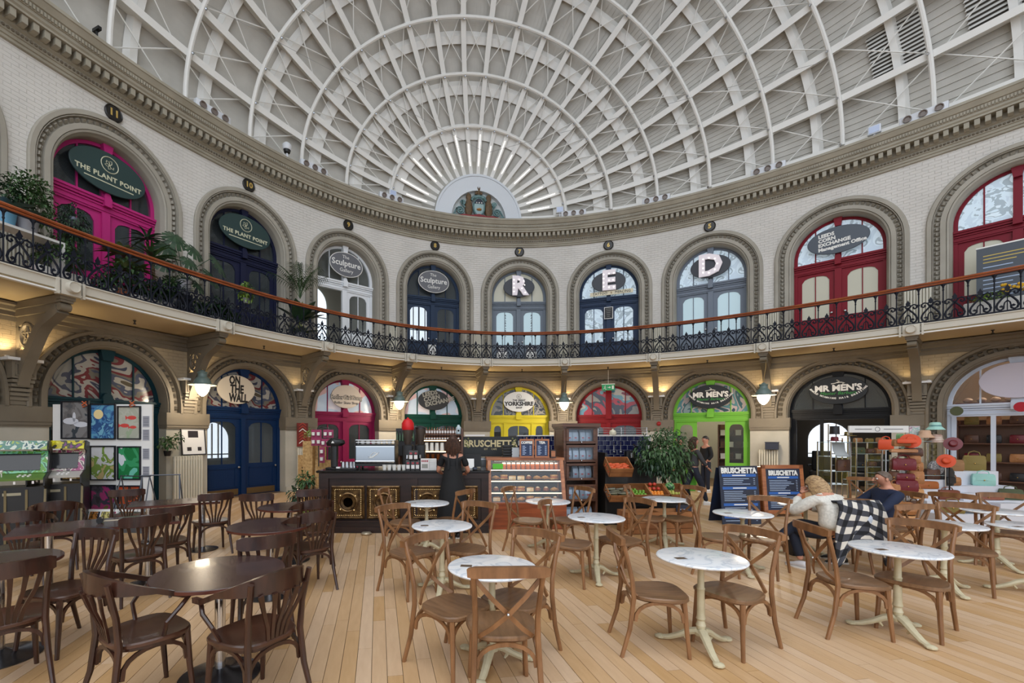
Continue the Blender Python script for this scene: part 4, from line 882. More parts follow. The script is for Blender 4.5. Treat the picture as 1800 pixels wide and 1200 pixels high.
def dark_chair(arms):
    t = thing('armchair' if arms else 'side_chair', '', 'chair', (0, 0, 0), 0, 'dark bentwood armchairs' if arms else 'dark bentwood side chairs')
    m = MB(); seat(m, .44, .42, .44, .0); m.build('seat', dseat, t)
    m = MB(); m.strip([(x, y, .41) for x, y in seat_poly(.38, .37, 20)]+[(.19, 0, .41)], .04, .02); m.build('seat_frame', dwood, t)
    for s in (-1, 1):
        MB().tube([(s*.2, -.28, 0), (s*.185, -.215, .22), (s*.175, -.19, .43), (s*.18, -.205, .6), (s*.195, -.25, .8)], [.014, .018, .02, .018, .016], 8).build('rear_leg', dwood, t)
        MB().tube([(s*.19, .195, 0), (s*.18, .175, .2), (s*.172, .16, .42)], [.014, .018, .022], 8).build('leg', dwood, t)
    c = [(-.18, .165), (.18, .165), (.18, -.19), (-.18, -.19)]
    for q in range(4):
        (x0, y0), (x1, y1) = c[q], c[(q+1) % 4]
        MB().strip([(x0+(x1-x0)*(.03+.94*(1-cos(pi*i/10))/2), y0+(y1-y0)*(.03+.94*(1-cos(pi*i/10))/2), .25+.14*sin(pi*i/10)**.7) for i in range(11)], .022, .016, up=(0, 0, 1)).build('leg_brace', dwood, t)
    if arms:
        pts = [(.25*cos(a), -.03+.25*sin(a), .76) for a in [R(180+180*i/16) for i in range(17)]]
        pts = [(-.25, .2, .655), (-.262, .1, .665)]+[(x, y, .665+.12*((.22-(y+.03)+.0)/.47)**1.0) for x, y, _ in pts]+[(.262, .1, .665), (.25, .2, .655)]
        m = MB(); n = len(pts); m.strip(pts, [.03, .03]+[.03+.09*sin(pi*i/(n-5))**1.3 for i in range(n-4)]+[.03, .03], .026, up=(0, 0, 1)); m.build('arm_rail', dwood, t)
        for s in (-1, 1): MB().tube([(s*.24, .15, .65), (s*.27, .08, .6), (s*.25, .02, .53), (s*.205, .02, .44), (s*.19, .03, .4)], .013, 7).build('arm_support', dwood, t)
    else:
        m = MB(); m.strip([(x, -.25-.05*(1-(x/.215)**2), .79) for x in [-.215+.43*i/12 for i in range(13)]], [.07]+[.1]*11+[.07], .022); m.build('top_rail', dwood, t)
    for q in range(5):
        u = (q-2)/2; zt = .73 if arms else .76
        MB().strip([(u*.05, -.195, .42), (u*.07, -.215, .52), (u*.12, -.25-.02*(1-u*u), .64), (u*.15, -.27-.03*(1-u*u)*(1 if arms else .6), zt)], [.022, .02, .022, .03], .012, up=(0, 1, 0) if 0 else (1, 0, 0)).build('fan_slat', dwood, t)
    return t
da, ds = dark_chair(1), dark_chair(0)
DA = [((255, 1106), (158, 1030), 'with its curved back at far left of the nearest round table', -4), ((448, 1108), (500, 1022), 'right of the nearest round table, fan slats showing', 0), ((542, 960), (566, 912), 'right of the middle round table', 0), ((100, 935), (88, 905), 'beyond the long rectangular table', 0), ((40, 960), (22, 918), 'at the left edge by the arcade machines', 0), ((548, 930), (572, 893), 'between the middle round table and the carved counter', 0)]
for s_, r_, lb, o in DA: place(da, s_, r_, 'dark armchair '+lb, .43, .77, o)
DS = [((458, 1018), (463, 945), 'behind the nearest round table, back to camera', 0), ((545, 905), (562, 878), 'beyond the farthest round table, by the counter', 0), ((458, 915), (428, 888), 'left of the farthest round table', 0), ((372, 915), (392, 878), 'in front of the blue double doors', 0), ((243, 972), (290, 928), 'right of the long rectangular table', 0), ((290, 950), (330, 906), 'second chair right of the long rectangular table', 0), ((112, 1035), (150, 944), 'in front of the long rectangular table', 0), ((5, 1085), (25, 1010), 'cut by the left edge of the picture', 0), ((225, 905), (216, 880), 'between the art board and the small rectangular table', 0)]
for s_, r_, lb, o in DS: place(ds, s_, r_, 'dark side chair '+lb, .43, .79, o)
x, y = FL(176, 919, .7); t = thing('black_cup', 'small black cup lying on the long dark rectangular table', 'cup', (x, y, .7), .4); MB(Mx.Translation((0, 0, .03)) @ Mx.Rotation(R(90), 4, 'X')).lathe([(.02, -.05), (.03, -.04), (.03, .04)], 12).build('body', blackm, t)
x, y = FL(192, 915, .7); tag(MB().slab([(-.05, -.02), (.11, -.03), (.12, .03), (-.04, .04)], 0, .004).build('napkin', M('napkin_beige', (190, 180, 160), .7), loc=(x, y, .7), rot=(0, 0, .4)), 'beige napkin beside the black cup on the long table', 'napkin')
# ---------------------------------------------------------------- coffee counter and what stands round it (rows parallel to the camera)
def at(px, D, z=0): return (*QD(px, D), z)
RC = -TH
def th(name, label, cat, px, D, z=0, r=0, group=None): return thing(name, label, cat, at(px, D, z), RC+R(r), group)
cw_ = M('counter_wood', (46, 28, 24), .35, c2=(32, 20, 18), scale=3, stretch=(1, 1, 6)); ctop = M('counter_top_black', (16, 16, 18), .2)
brz = M('embossed_bronze', (128, 100, 64), .3, .75, c2=(70, 52, 34), scale=14); brz2 = M('bead_gilt', (206, 176, 122), .25, .8)
t = th('coffee_counter', 'dark wooden coffee counter with embossed bronze panels', 'counter', 563, 7.52)
CWD = 2.8
MB().bev(-.06, CWD+.02, -.06, .75, .99, 1.03, .02).build('counter_top', ctop, t, smooth=30)
m = MB(); m.box(0, CWD, .02, .7, .12, .99); m.box(0, CWD, -.03, .02, .9, .99); m.box(-.02, .14, -.02, .2, 0, .99); m.box(1.5, 1.62, -.015, .2, 0, .99); m.box(CWD-.12, CWD, -.02, .2, 0, .99); m.build('carcass', cw_, t, smooth=0)
m = MB(); m.box(-.03, CWD, -.06, .7, 0, .1); m.box(-.02, CWD, -.04, .7, .1, .16); m.box(-.02, CWD, -.02, .7, .16, .2); m.build('plinth', cw_, t, smooth=0)
pb = MB(); w = .275
pb.loft([[(sx*q, y, .5+sz*q) for sx, sz in ((-w, -w), (w, -w), (w, w), (-w, w))] for q, y in ((1, .02), (1, -.02), (.93, -.035), (.88, -.02), (.84, -.01))])
pb.tube([(.15*cos(2*pi*j/20), -.015, .5+.15*sin(2*pi*j/20)) for j in range(20)], .018, 6, closed=True); pb.loft([[(r*cos(2*pi*j/20), y, .5+r*sin(2*pi*j/20)) for j in range(20)] for r, y in ((.13, -.01), (.12, -.02), (.04, .0))]); pm1 = pb.mesh('embossed_panel', brz)
pb = MB()
for q in range(14):
    u = -.2+.4*q/13
    for a, b in ((u, .5-.215), (u, .5+.215), (-.215, .5+u), (.215, .5+u)): pb.ball((a, -.015, b), .011, 6)
for a in (.7, 2.4, 3.9, 5.4): pb.ball((.165*cos(a), -.02, .5+.165*sin(a)), .02, 6)
pm2 = pb.mesh('stud_row', brz2)
for px in (612, 674, 752, 811):
    x = (px-563)/FP*7.52; o = put('embossed_panel', pm1, t, (x, 0, 0)); put('stud_row', pm2, o)['kind'] = 'stuff'
tag(MB().lathe([(.07, 0), (.09, .02), (.07, .04), (.03, .045)], 16).build('floor_dish', M('pale_metal', (196, 184, 160), .3, .6), loc=at(644, 7.35), rot=(R(0), 0, 0)), 'small round pale metal dish on the floor before the counter', 'dish')
ZC = 1.03
# espresso machine seen from behind
esp = th('espresso_machine', 'large chrome espresso machine on the coffee counter, logo on its back', 'coffee machine', 660, 7.85, ZC)
mir = M('mirror_steel', (150, 156, 160), .12, 1)
m = MB(); m.prism([(-.33, .12), (.33, .12), (.345, .4), (-.345, .4)], -.03, .3); m.build('back_panel', mir, esp, smooth=0)
m = MB(); m.box(-.35, -.335, -.05, .35, .1, .5); m.box(.335, .35, -.05, .35, .1, .5); m.box(-.35, .35, .0, .35, .4, .43); m.box(-.35, .35, -.04, .35, .05, .1); m.build('side_frame', blackm, esp, smooth=0)
m = MB(); m.box(-.34, .34, -.045, -.03, .385, .4); m.tube([(-.34, -.04, .135), (.34, -.04, .135)], .012, 6); m.tube([(-.34, -.03, .5), (.34, -.03, .5)], .008, 6); m.tube([(-.34, -.03, .46), (.34, -.03, .46)], .006, 6); m.build('trim_rail', chrome, esp)
for x in (-.28, .28):
    for y in (0, .28): MB().cyl((x, y, 0), .02, 0, .06, 8).build('foot', blackm, esp)
m = MB(); m.tube([(-.02+.11*cos(q*.9)*(.5+.04*q), -.034, .24+.05*sin(q*1.1)) for q in range(12)], .006, 4); m.build('script_mark', wtx, esp)
cupm = M('porcelain', (228, 226, 220), .25)
cup = None
def cups(lst, D, z0, h, r0, r1, label, grp, group_cat='cup', mat=None, stack=1):
    """row of separate cups"""
    pr = None
    for i, (px, dz, lb) in enumerate(lst):
        p = at(px, D, z0+dz)
        if pr is None:
            pr = thing('cup', label+' '+lb, group_cat, p, RC, grp); MB().lathe([(r0, 0), (r1, h), (r1+.003, h), (r1-.004, h-.002), (r0-.004, .01), (.001, .01)], 14, cap=False).build('body', mat or cupm, pr)
            MB().cyl((0, 0, 0), r0, 0, .006, 14).build('base', mat or cupm, pr)
        else: o = dup(pr, p, RC); o['label'] = label+' '+lb
n_ = ['first', 'second', 'third', 'fourth', 'fifth', 'sixth', 'seventh', 'eighth', 'ninth', 'tenth', 'eleventh', 'twelfth']
cups([(676+8.5*i, 0, '%s from the left in the row before the chrome machine' % n_[i]) for i in range(5)], 7.68, ZC, .085, .03, .04, 'white paper cup', 'white paper cups on the counter')
cups([(628+9.5*i, 0, '%s from the left on top of the espresso machine' % n_[i]) for i in range(7)], 8.0, ZC+.43, .06, .03, .045, 'white cup', 'white cups on the espresso machine')
# grinders
hop = M('smoked_hopper', (70, 60, 54), .15); redm = M('signal_red', (206, 14, 24), .5)
def grinder(px, D, lb, red):
    t = th('coffee_grinder', lb, 'grinder', px, D, ZC); MB().bev(-.09, .09, -.1, .12, 0, .42, .03).build('body', blackm, t); MB().lathe([(.05, .42), (.06, .46), (.1, .7), (.1, .72)], 16).build('hopper', hop, t)
    if red: MB().lathe([(.1, .68), (.11, .72), (.105, .8), (.07, .86), (.02, .88), (.012, .9)], 16).build('red_cover', redm, t)
    else: MB().lathe([(.102, .7), (.1, .73), (.02, .75)], 16).build('lid', blackm, t)
    MB().cyl((0, -.12, 0), .03, .18, .24, 10).build('spout', steel, t)
grinder(717, 8.0, 'black coffee grinder with bright red hopper cover behind the counter', 1)
grinder(739, 8.15, 'coffee grinder with smoked hopper right of the red topped one', 0)
# left-hand lever press and tray
t = th('coffee_press', 'tall black brewing stand at the left end of the counter', 'brewer', 588, 7.85, ZC); MB().bev(-.13, .13, -.12, .12, 0, .03, .02).build('base', blackm, t); MB().bev(-.06, .05, -.04, .06, .03, .42, .02).build('column', blackm, t); MB().loft([[(x+a*cos(2*pi*j/12), b*sin(2*pi*j/12), z) for j in range(12)] for x, z, a, b in ((0, .4, .13, .07), (.02, .45, .17, .09), (.03, .5, .14, .08), (.0, .53, .06, .05))]).build('head', blackm, t); MB().prism([(-.03, .45), (.02, .45), (-.005, .49)], -.1, -.085).build('badge', wtx, t, smooth=0)
t = th('scale_tray', 'black drip tray on the counter left of the chrome machine', 'tray', 608, 7.7, ZC); MB().bev(-.2, .2, -.08, .08, 0, .025, .02).build('tray', blackm, t); MB().box(-.15, -.09, -.06, 0, .025, .05).build('white_block', whitem, t, smooth=0)
cups([(603, 0, 'first of four behind the tray, left of the machine'), (610, 0, 'second of four behind the tray, left of the machine'), (617, 0, 'third of four behind the tray, left of the machine'), (623, 0, 'fourth of four behind the tray, left of the machine')], 7.95, ZC, .12, .035, .03, 'steel milk jug', 'steel jugs by the espresso machine', 'jug', steel)
# coffee bags, box, napkins, till
bagm = M('black_bag', (24, 22, 24), .4); labm = M('label_white', (226, 222, 220), .5); redl = M('label_red', (160, 60, 70), .5)
pr = None
for i, (px, z, lb) in enumerate(((717.5, 0, 'bottom row left'), (726, 0, 'bottom row middle'), (734, 0, 'bottom row right'), (722.5, .165, 'upper row left'), (731, .165, 'upper row right'))):
    p = at(px, 7.66, ZC+z)
    if pr is None:
        pr = thing('coffee_bag', '', 'bag', p, RC, 'black coffee bags on the counter'); MB().loft([[(x*q, y*k_, z_) for x, y in ((-.036, -.025), (.036, -.025), (.036, .025), (-.036, .025))] for q, k_, z_ in ((1, 1, 0), (1.02, 1.1, .06), (1, .8, .13), (.95, .15, .163))]).build('pouch', bagm, pr, smooth=0)
        MB().box(-.028, .028, -.0295, -.0275, .02, .085).build('label', labm, pr, smooth=0); MB().loft([[(.022*cos(2*pi*j/12), y, .115+.018*sin(2*pi*j/12)) for j in range(12)] for y in (-.024, -.028)]).build('red_mark', redl, pr)
        o = pr
    else: o = dup(pr, p, RC)
    o['label'] = 'small black coffee bag with white label, '+lb
t = th('retail_box', 'white box with dark red zigzag mark beside the coffee bags', 'box', 747, 7.68, ZC); MB().box(-.07, .07, -.04, .05, 0, .19).build('carton', labm, t, smooth=0); m = MB()
for q in range(4): m.prism([(-.06+.03*q, .15), (-.045+.03*q, .17), (-.03+.03*q, .15), (-.045+.03*q, .13)], -.043, -.04)
m.build('red_mark', redl, t, smooth=0); MB().box(-.05, .05, -.043, -.04, .03, .1).build('print_block', gry, t, smooth=0)
t = th('napkin_stack', 'tall stack of white napkins on the counter by the woman in black', 'napkins', 760, 7.72, ZC)
for q in range(9): MB(Mx.Rotation(R((q % 3-1)*2), 4, 'Z')).box(-.07, .07, -.05, .05, q*.021, q*.021+.018).build('napkin', whitem, t, smooth=0)
t = th('tablet_till', 'white tablet till on the counter right of the woman in black', 'till', 827, 7.65, ZC); MB(Mx.Translation((0, 0, .1)) @ Mx.Rotation(R(-20), 4, 'X')).box(-.06, .06, -.01, .01, -.08, .09).build('screen', whitem, t, smooth=0); MB().box(-.04, .04, -.02, .08, 0, .03).build('stand', whitem, t, smooth=0)
t = th('card_reader', 'small black card reader beside the white tablet', 'reader', 835, 7.6, ZC); MB().bev(-.04, .04, -.05, .05, 0, .05, .015).build('body', blackm, t); MB().box(-.03, .03, -.053, -.05, .02, .045).build('screen', M('reader_screen', (60, 70, 90), .2), t, smooth=0)
t = th('back_monitor', 'dark till monitor behind the right end of the counter', 'monitor', 832, 8.1, ZC); MB().box(-.14, .14, 0, .03, .02, .24).build('screen', blackm, t, smooth=0); MB().cyl((0, .04, 0), .05, 0, .03, 12).build('foot', blackm, t)
# back shelf with bottles
bk = th('bottle_shelf', 'back shelving behind the counter with warm lit ledges', 'shelf', 768, 9.3)
sw = M('shelf_wood', (92, 58, 38), .4); led = M('led_strip', (255, 214, 150), .3, emit=5)
m = MB(); m.box(-.8, .55, .2, .24, 0, 1.74)
for z in (1.1, 1.27, 1.5, 1.62): m.box(-.42, .5, 0, .2, z, z+.02)
m.box(-.8, -.76, 0, .2, 0, 1.76); m.box(.5, .54, 0, .2, 0, 1.76); m.box(-.8, .54, -.05, .2, .0, .95); m.build('shelves', sw, bk, smooth=0)
for z in (1.27, 1.5): MB().box(-.4, .48, -.005, .0, z+.0, z+.018).build('led_strip', led, bk, smooth=0)
m = MB(); m.box(-.84, -.44, -.02, .0, 1.2, 1.76); m.build('cooler_frame', blackm, bk, smooth=0)
amb = M('amber_glass', (112, 60, 26), .15, coat=.5); gbt = M('green_glass', (40, 76, 46), .15, coat=.5)
def bottles(n, x0, dx, y, z, h, r, mat, lab, lb, grp):
    pr = None
    for i in range(n):
        M_ = Mx.Translation(at(768, 9.3)) @ Mx.Rotation(RC, 4, 'Z'); p = tuple(M_ @ V((x0+dx*i, y, z)))
        if pr is None:
            pr = thing('bottle', lb, 'bottle', p, RC, grp); MB().lathe([(r, 0), (r, h*.6), (r*.4, h*.75), (r*.35, h*.97), (r*.45, h)], 10).build('body', mat, pr)
            if lab: MB().lathe([(r+.001, h*.15), (r+.001, h*.5)], 10, cap=False).build('label', labm, pr)
        else: dup(pr, p, RC)
bottles(16, -.38, .055, .08, 1.64, .15, .02, amb, 1, 'amber bottle in the top row behind the counter', 'amber bottles top row')
bottles(16, -.38, .055, .05, 1.52, .1, .02, amb, 1, 'amber bottle in the second row behind the counter', 'amber bottles second row')
bottles(7, -.81, .055, -.04, 1.5, .2, .022, gbt, 0, 'green bottle in the black framed cooler', 'green bottles in the cooler')
cups([(741+9*i, 0, '%s from the left on the lit back shelf' % n_[i]) for i in range(5)], 9.36, 1.295, .17, .045, .035, 'white stacked paper cup tower', 'cup towers on the back shelf')
for i in range(5):
    t = th('glass_tumbler', '%s amber tumbler under the lower lit ledge' % n_[i], 'glass', 752+9*i, 9.36, 1.12, 0, 'amber tumblers behind the counter'); MB().lathe([(.03, 0), (.036, .11), (.032, .11), (.027, .01), (.001, .01)], 12, cap=False).build('body', amb, t)
t = th('dispenser', 'pale blue canister with dark spot on the right end of the bottle shelf', 'canister', 806, 9.35, 1.645); MB().lathe([(.05, 0), (.055, .02), (.055, .13), (.03, .16), (.02, .19)], 14).build('body', M('canister_pale', (190, 206, 212), .35), t); MB().ball((0, -.05, .07), .022, 8).build('spot', blackm, t)
# name board and kitchen wall of navy tiles
t = th('name_board', 'black board with cream ornate lettering behind the counter', 'sign', 862, 9.4, 1.17); MB().box(-.58, .58, 0, .03, 0, .42).build('board', M('board_black', (20, 22, 20), .4), t, smooth=0)
text('BRUSCHETTA', .19, M('letter_cream', (214, 196, 148), .45), t, (0, -.005, .27), bold=.006, sx=.95); text('EST     CAFE', .05, _m['letter_cream'], t, (0, -.005, .16))
for s in (-1, 1):
    m = MB()
    for q in range(7): m.ball((s*(.46+.03*(q % 3)), -.008, .2+.03*q), .02, 6, sy=.3)
    m.build('leaf_motif', M('motif_olive', (120, 122, 70), .5), t)
tw = th('tiled_kitchen_wall', 'low kitchen wall faced with navy tiles behind the fruit stand', 'wall', 1028, 9.7)
MB().box(-1.45, 1.42, .012, .12, 0, 1.61).build('backing', M('grout_pale', (188, 190, 190), .7), tw, smooth=0)
navy = M('navy_tile', (18, 22, 60), .22, spec=.3); tm = MB().bev(-.07, .07, 0, .014, -.0455, .0455, .004).mesh('tile', navy)
for r in range(5):
    for c in range(19):
        x = -1.38+.148*c+(.074 if r % 2 else 0)
        if x < 1.36: put('tile', tm, tw, (x, 0, 1.552-.098*r))
m = MB(); m.box(-1.45, 1.42, -.02, .14, 1.6, 1.62); m.build('capping', labm, tw, smooth=0)
MB().box(-1.4, 1.4, -.32, 0, 0, 1.02).build('kitchen_unit', M('kitchen_dark', (44, 40, 38), .4), tw, smooth=0); MB().box(-1.42, 1.42, -.34, 0, 1.02, 1.05).build('worktop', ctop, tw, smooth=0)
m = MB()
for q in range(4): m.tube([(.3, .05, 1.64+.045*q), (1.35, .05, 1.64+.045*q)], .007, 5)
for x in (.3, .8, 1.35): m.tube([(x, .05, 1.6), (x, .05, 1.79)], .007, 5)
m.build('pipe_rack', steel, tw)
t = th('salt_pot', 'cream domed pot on the wall ledge above the navy tiles', 'pot', 1077, 9.72, 1.62); MB().lathe([(.06, 0), (.075, .03), (.07, .08), (.04, .11), (.015, .12), (.018, .14)], 16).build('body', M('pot_cream', (222, 214, 190), .3), t)
tag(MB().box(-.2, .2, -.02, .02, 0, .03).build('shelf_lip', labm, loc=at(835, 9.2, 1.6), rot=(0, 0, RC)), 'small lit white shelf over the name board', 'shelf')
for px, lb in ((1079, 'left'), (1091, 'right')):
    t = th('ladle', 'steel ladle hanging on the navy tiles, %s of the pair' % lb, 'ladle', px, 9.58, 1.3, 0, 'ladles on the tiles'); MB().tube([(0, .0, .18), (0, 0, .02), (0, -.01, 0)], .007, 5).build('handle', steel, t); MB().ball((0, -.01, -.03), .036, 8, sz=.8).build('bowl', steel, t)
t = th('mixer_tap', 'dark espresso lever machine under the navy tiles', 'appliance', 1107, 9.55, 1.05); MB().bev(-.1, .1, -.08, .08, 0, .24, .03).build('body', blackm, t); MB().cyl((0, -.1, 0), .035, .1, .2, 12).build('knob', steel, t); MB().tube([(.05, 0, .2), (.1, -.05, .34), (.04, -.09, .38)], .015, 6).build('lever', blackm, t)
t = th('knife_block', 'steel pot on the kitchen worktop left of the fig tree', 'pot', 1120, 9.5, 1.05); MB().lathe([(.06, 0), (.07, .01), (.07, .12), (.072, .12)], 16).build('body', steel, t)
# pastry case
or_w = M('case_wood', (178, 112, 66), .35, c2=(150, 86, 48), scale=3, stretch=(1, 1, 7), coat=.2); or_b = M('case_base_wood', (152, 78, 42), .35, c2=(120, 58, 30), scale=2.5, stretch=(1, 1, 9))
pc = th('pastry_case', 'glazed orange wooden pastry case with three lit shelves', 'display case', 926, 7.85); pw_ = .67; RZ = Mx.Rotation(0, 4, 'Z')
def slant(z): return -.08+.26*(z-.44)/.77
for s in (-1, 1):
    m = MB(); m.add([(x, y, z) for x in (s*pw_, s*(pw_-.05)) for y, z in ((slant(.44), .44), (.6, .44), (.6, 1.21), (slant(1.21), 1.21), )], [(0, 1, 2, 3), (7, 6, 5, 4), (0, 3, 7, 4), (0, 4, 5, 1), (2, 1, 5, 6), (3, 2, 6, 7)]) if 0 else None
    m.add([(x, y, z) for x in (s*pw_, s*(pw_-.055)) for y, z in ((slant(.44), .44), (slant(.44)+.07, .44), (slant(1.21)+.07, 1.21), (slant(1.21), 1.21))], [(0, 1, 2, 3), (7, 6, 5, 4), (0, 3, 7, 4), (1, 5, 6, 2)]); m.box(min(s*pw_, s*(pw_-.03)), max(s*pw_, s*(pw_-.03)), .5, .56, .44, 1.21); m.build('frame_post', or_w, pc, smooth=0)
m = MB(); m.box(-pw_-.02, pw_+.02, slant(1.21)-.01, .6, 1.17, 1.22); m.build('top_board', or_w, pc, smooth=0)
m = MB(); m.box(-pw_, pw_, -.09, .6, 0, .44); m.box(-pw_-.01, pw_+.01, -.1, .6, .43, .45); m.build('base_cabinet', or_b, pc, smooth=0)
MB().box(-pw_+.03, pw_-.03, .54, .56, .44, 1.2).build('back_panel', M('case_back', (66, 50, 40), .5), pc, smooth=0)
for z in (.6, .8, .99):
    MB().box(-pw_+.05, pw_-.05, slant(z)+.07, .54, z, z+.014).build('glass_shelf', M('shelf_dark', (60, 50, 46), .2), pc, smooth=0); MB().box(-pw_+.06, pw_-.06, slant(z)+.055, slant(z)+.07, z+.0, z+.012).build('light_strip', M('case_light', (255, 232, 196), .3, emit=2.4), pc, smooth=0)
MB().add([(-pw_+.05, slant(.45)+.01, .45), (pw_-.05, slant(.45)+.01, .45), (pw_-.05, slant(1.17)+.01, 1.17), (-pw_+.05, slant(1.17)+.01, 1.17)], [(0, 1, 2, 3)]).build('front_glass', cl_glass, pc, smooth=0)
MB().box(-pw_+.08, -pw_+.26, .03, .04, 1.03, 1.12).build('green_card', M('card_green', (90, 190, 50), .5), pc, smooth=0)
for z in (.64, 1.04): pass
ld = bpy.data.lights.new('case_light', 'AREA'); ld.energy = 5; ld.size = 1.1; ld.size_y = .3; ld.shape = 'RECTANGLE'; ld.color = (1, .85, .62); lo = bpy.data.objects.new('case_light', ld); C.objects.link(lo); lo.parent = pc; lo.location = (0, .3, 1.16)
PCM = Mx.Translation(at(926, 7.85)) @ Mx.Rotation(RC, 4, 'Z')
random.seed(3)
jar = None
for i in range(12):
    p = tuple(PCM @ V((-.37+.085*i, .24, 1.004)))
    if jar is None:
        jar = thing('preserve_jar', 'amber preserve jar on the top shelf of the pastry case', 'jar', p, RC, 'preserve jars in the pastry case'); MB().lathe([(.034, 0), (.036, .02), (.036, .09), (.028, .1)], 12).build('glass', M('jar_amber', (168, 88, 40), .2, coat=.4), jar); MB().cyl((0, 0, 0), .032, .1, .12, 12).build('lid', whitem, jar)
    else: dup(jar, p, RC)
tan = M('baked_tan', (206, 158, 92), .6, c2=(150, 96, 44), scale=20); crm = M('iced_cream', (238, 224, 190), .5, c2=(220, 180, 120), scale=15); brn = M('baked_brown', (150, 84, 44), .6, c2=(92, 48, 28), scale=20)
def pastry(kind, x, z, lb):
    t = thing(kind, lb, 'pastry', tuple(PCM @ V((x, slant(z)+.2, z+.014))), RC+random.uniform(-.3, .3), 'pastries in the glass case'); t.scale = (1.25, 1.25, 1.35)
    MB().bev(-.06, .06, -.05, .05, 0, .006, .01).build('plate', M('plate_slate', (70, 68, 66), .4), t)
    if kind == 'croissant': m = MB(); m.tube([(-.055, .02, .02), (-.035, -.005, .03), (0, -.02, .035), (.035, -.005, .03), (.055, .02, .02)], [.01, .022, .03, .022, .01], 8); m.build('crust', tan, t)
    elif kind == 'bun': MB().lathe([(.03, .005), (.045, .02), (.042, .045), (.02, .06), (.001, .063)], 14).build('dough', brn, t); MB().lathe([(.03, .052), (.018, .066), (.001, .07)], 12).build('icing', crm, t)
    elif kind == 'cake_slice': MB().slab([(-.05, -.03), (.05, -.04), (.04, .045)], .006, .05).build('sponge', crm, t, smooth=0); MB().slab([(-.05, -.03), (.05, -.04), (.04, .045)], .05, .06).build('icing', tan, t, smooth=0)
    else: MB().bev(-.055, .055, -.03, .03, .006, .035, .012).build('bread', tan, t); MB().bev(-.05, .05, -.028, .028, .035, .045, .01).build('filling', M('filling_red', (170, 70, 40), .6), t); MB().bev(-.055, .055, -.03, .03, .045, .072, .02).build('bread_top', tan, t)
KD = ['croissant', 'bun', 'cake_slice', 'sandwich']
for r, (z, nm) in enumerate(((.8, 'upper glass'), (.6, 'lower glass'), (.436, 'bottom'))):
    for i in range(8): kd = KD[(i*3+r+i//3) % 4]; pastry(kd, -.52+.148*i, z, '%s, %s from the left on the %s pastry shelf' % (kd.replace('_', ' '), n_[i], nm))
def menu_frame(px, head, lb):
    t = th('framed_menu', lb, 'menu', px, 7.95, 1.22, 0); m = MB(); m.box(-.125, -.1, 0, .03, 0, .33); m.box(.1, .125, 0, .03, 0, .33); m.box(-.1, .1, 0, .03, .3, .33); m.box(-.1, .1, 0, .03, 0, .03); m.build('frame', or_w, t, smooth=0); MB().box(-.1, .1, .012, .02, .03, .3).build('panel', M('menu_navy', (24, 46, 84), .4), t, smooth=0)
    text(head, .06, wtx, t, (0, .008, .265), bold=.003); m = MB()
    for q in range(7): m.box(-.075, -.03+.02*(q % 2), .009, .012, .2-.024*q, .21-.024*q); m.box(.05, .08, .009, .012, .2-.024*q, .21-.024*q)
    m.build('small_print', M('print_pale', (170, 190, 220), .5), t, smooth=0); MB().ball((0, .015, .345), .015, 6).build('hook', or_w, t)
menu_frame(926, 'COFFEE', 'small wooden framed blue coffee menu on the pastry case'); menu_frame(953, 'TEA', 'small wooden framed blue tea menu on the pastry case')
t = th('tray_stack', 'stack of black trays behind the pastry case', 'trays', 892, 8.4, 1.05)
for q in range(8): MB().bev(-.1, .1, -.1, .1, .05*q, .05*q+.035, .02).build('tray', M('tray_black', (40, 42, 44), .3), t)
MB().box(-.1, .1, -.1, .1, -1.05, 0).build('stand', cw_, t, smooth=0)
t = th('price_card', 'pale paper card clipped up between trays and menus', 'card', 906, 8.3, 1.22); MB().box(-.065, .065, 0, .01, 0, .17).build('sheet', M('paper_blue', (196, 206, 212), .6), t, smooth=0); MB().box(-.01, .01, -.005, .02, -1.22, 0).build('stand', blackm, t, smooth=0)
t = th('steel_worktop', 'steel kitchen bench behind the pastry case', 'bench', 868, 8.9); MB().box(-.55, .3, -.2, .3, .85, .9).build('top', steel, t, smooth=0); MB().box(-.53, .28, -.18, .3, 0, .85).build('cupboard', blackm, t, smooth=0); MB().box(-.25, .1, -.1, .2, .9, 1.14).build('grill', M('grill_steel', (120, 122, 124), .3, .9), t, smooth=0); MB().box(-.3, .12, -.14, .22, 1.14, 1.17).build('lid', steel, t, smooth=0)
t = th('small_box', 'little wooden box between the menus and the tall cabinet', 'box', 973, 7.95, 1.22); MB().box(-.05, .04, 0, .08, 0, .14).build('box', cw_, t, smooth=0); MB().box(-.04, .03, -.005, 0, .02, .12).build('label', or_w, t, smooth=0)
# tall glazed cabinet with pouches
cbw = M('cabinet_brown', (98, 64, 46), .4, c2=(76, 48, 34), scale=3, stretch=(1, 1, 7)); fo = M('pouch_silver', (150, 168, 186), .3, .3, c2=(120, 140, 160), scale=9)
cb = th('glazed_cabinet', 'tall brown cabinet of glazed flap doors filled with silver pouches', 'cabinet', 1021, 8.15, 0, 8)
m = MB(); m.box(-.32, -.28, 0, .5, 0, 1.78); m.box(.28, .32, 0, .5, 0, 1.78); m.box(-.28, .28, .47, .5, 0, 1.78)
for q in range(6): m.box(-.28, .28, .02, .48, [.0, .05, .42, .80, 1.13, 1.46][q], [.0, .05, .42, .80, 1.13, 1.46][q]+.03)
m.build('carcass', cbw, cb, smooth=0); m = MB(); m.box(-.36, .36, -.04, .52, 1.77, 1.83); m.box(-.34, .34, -.02, .52, 1.74, 1.77); m.build('cornice', cbw, cb, smooth=0)
m = MB()
for z0 in (.1, .55, 1.0, 1.4): m.box(-.325, -.318, .06, .44, z0, z0+.02); 
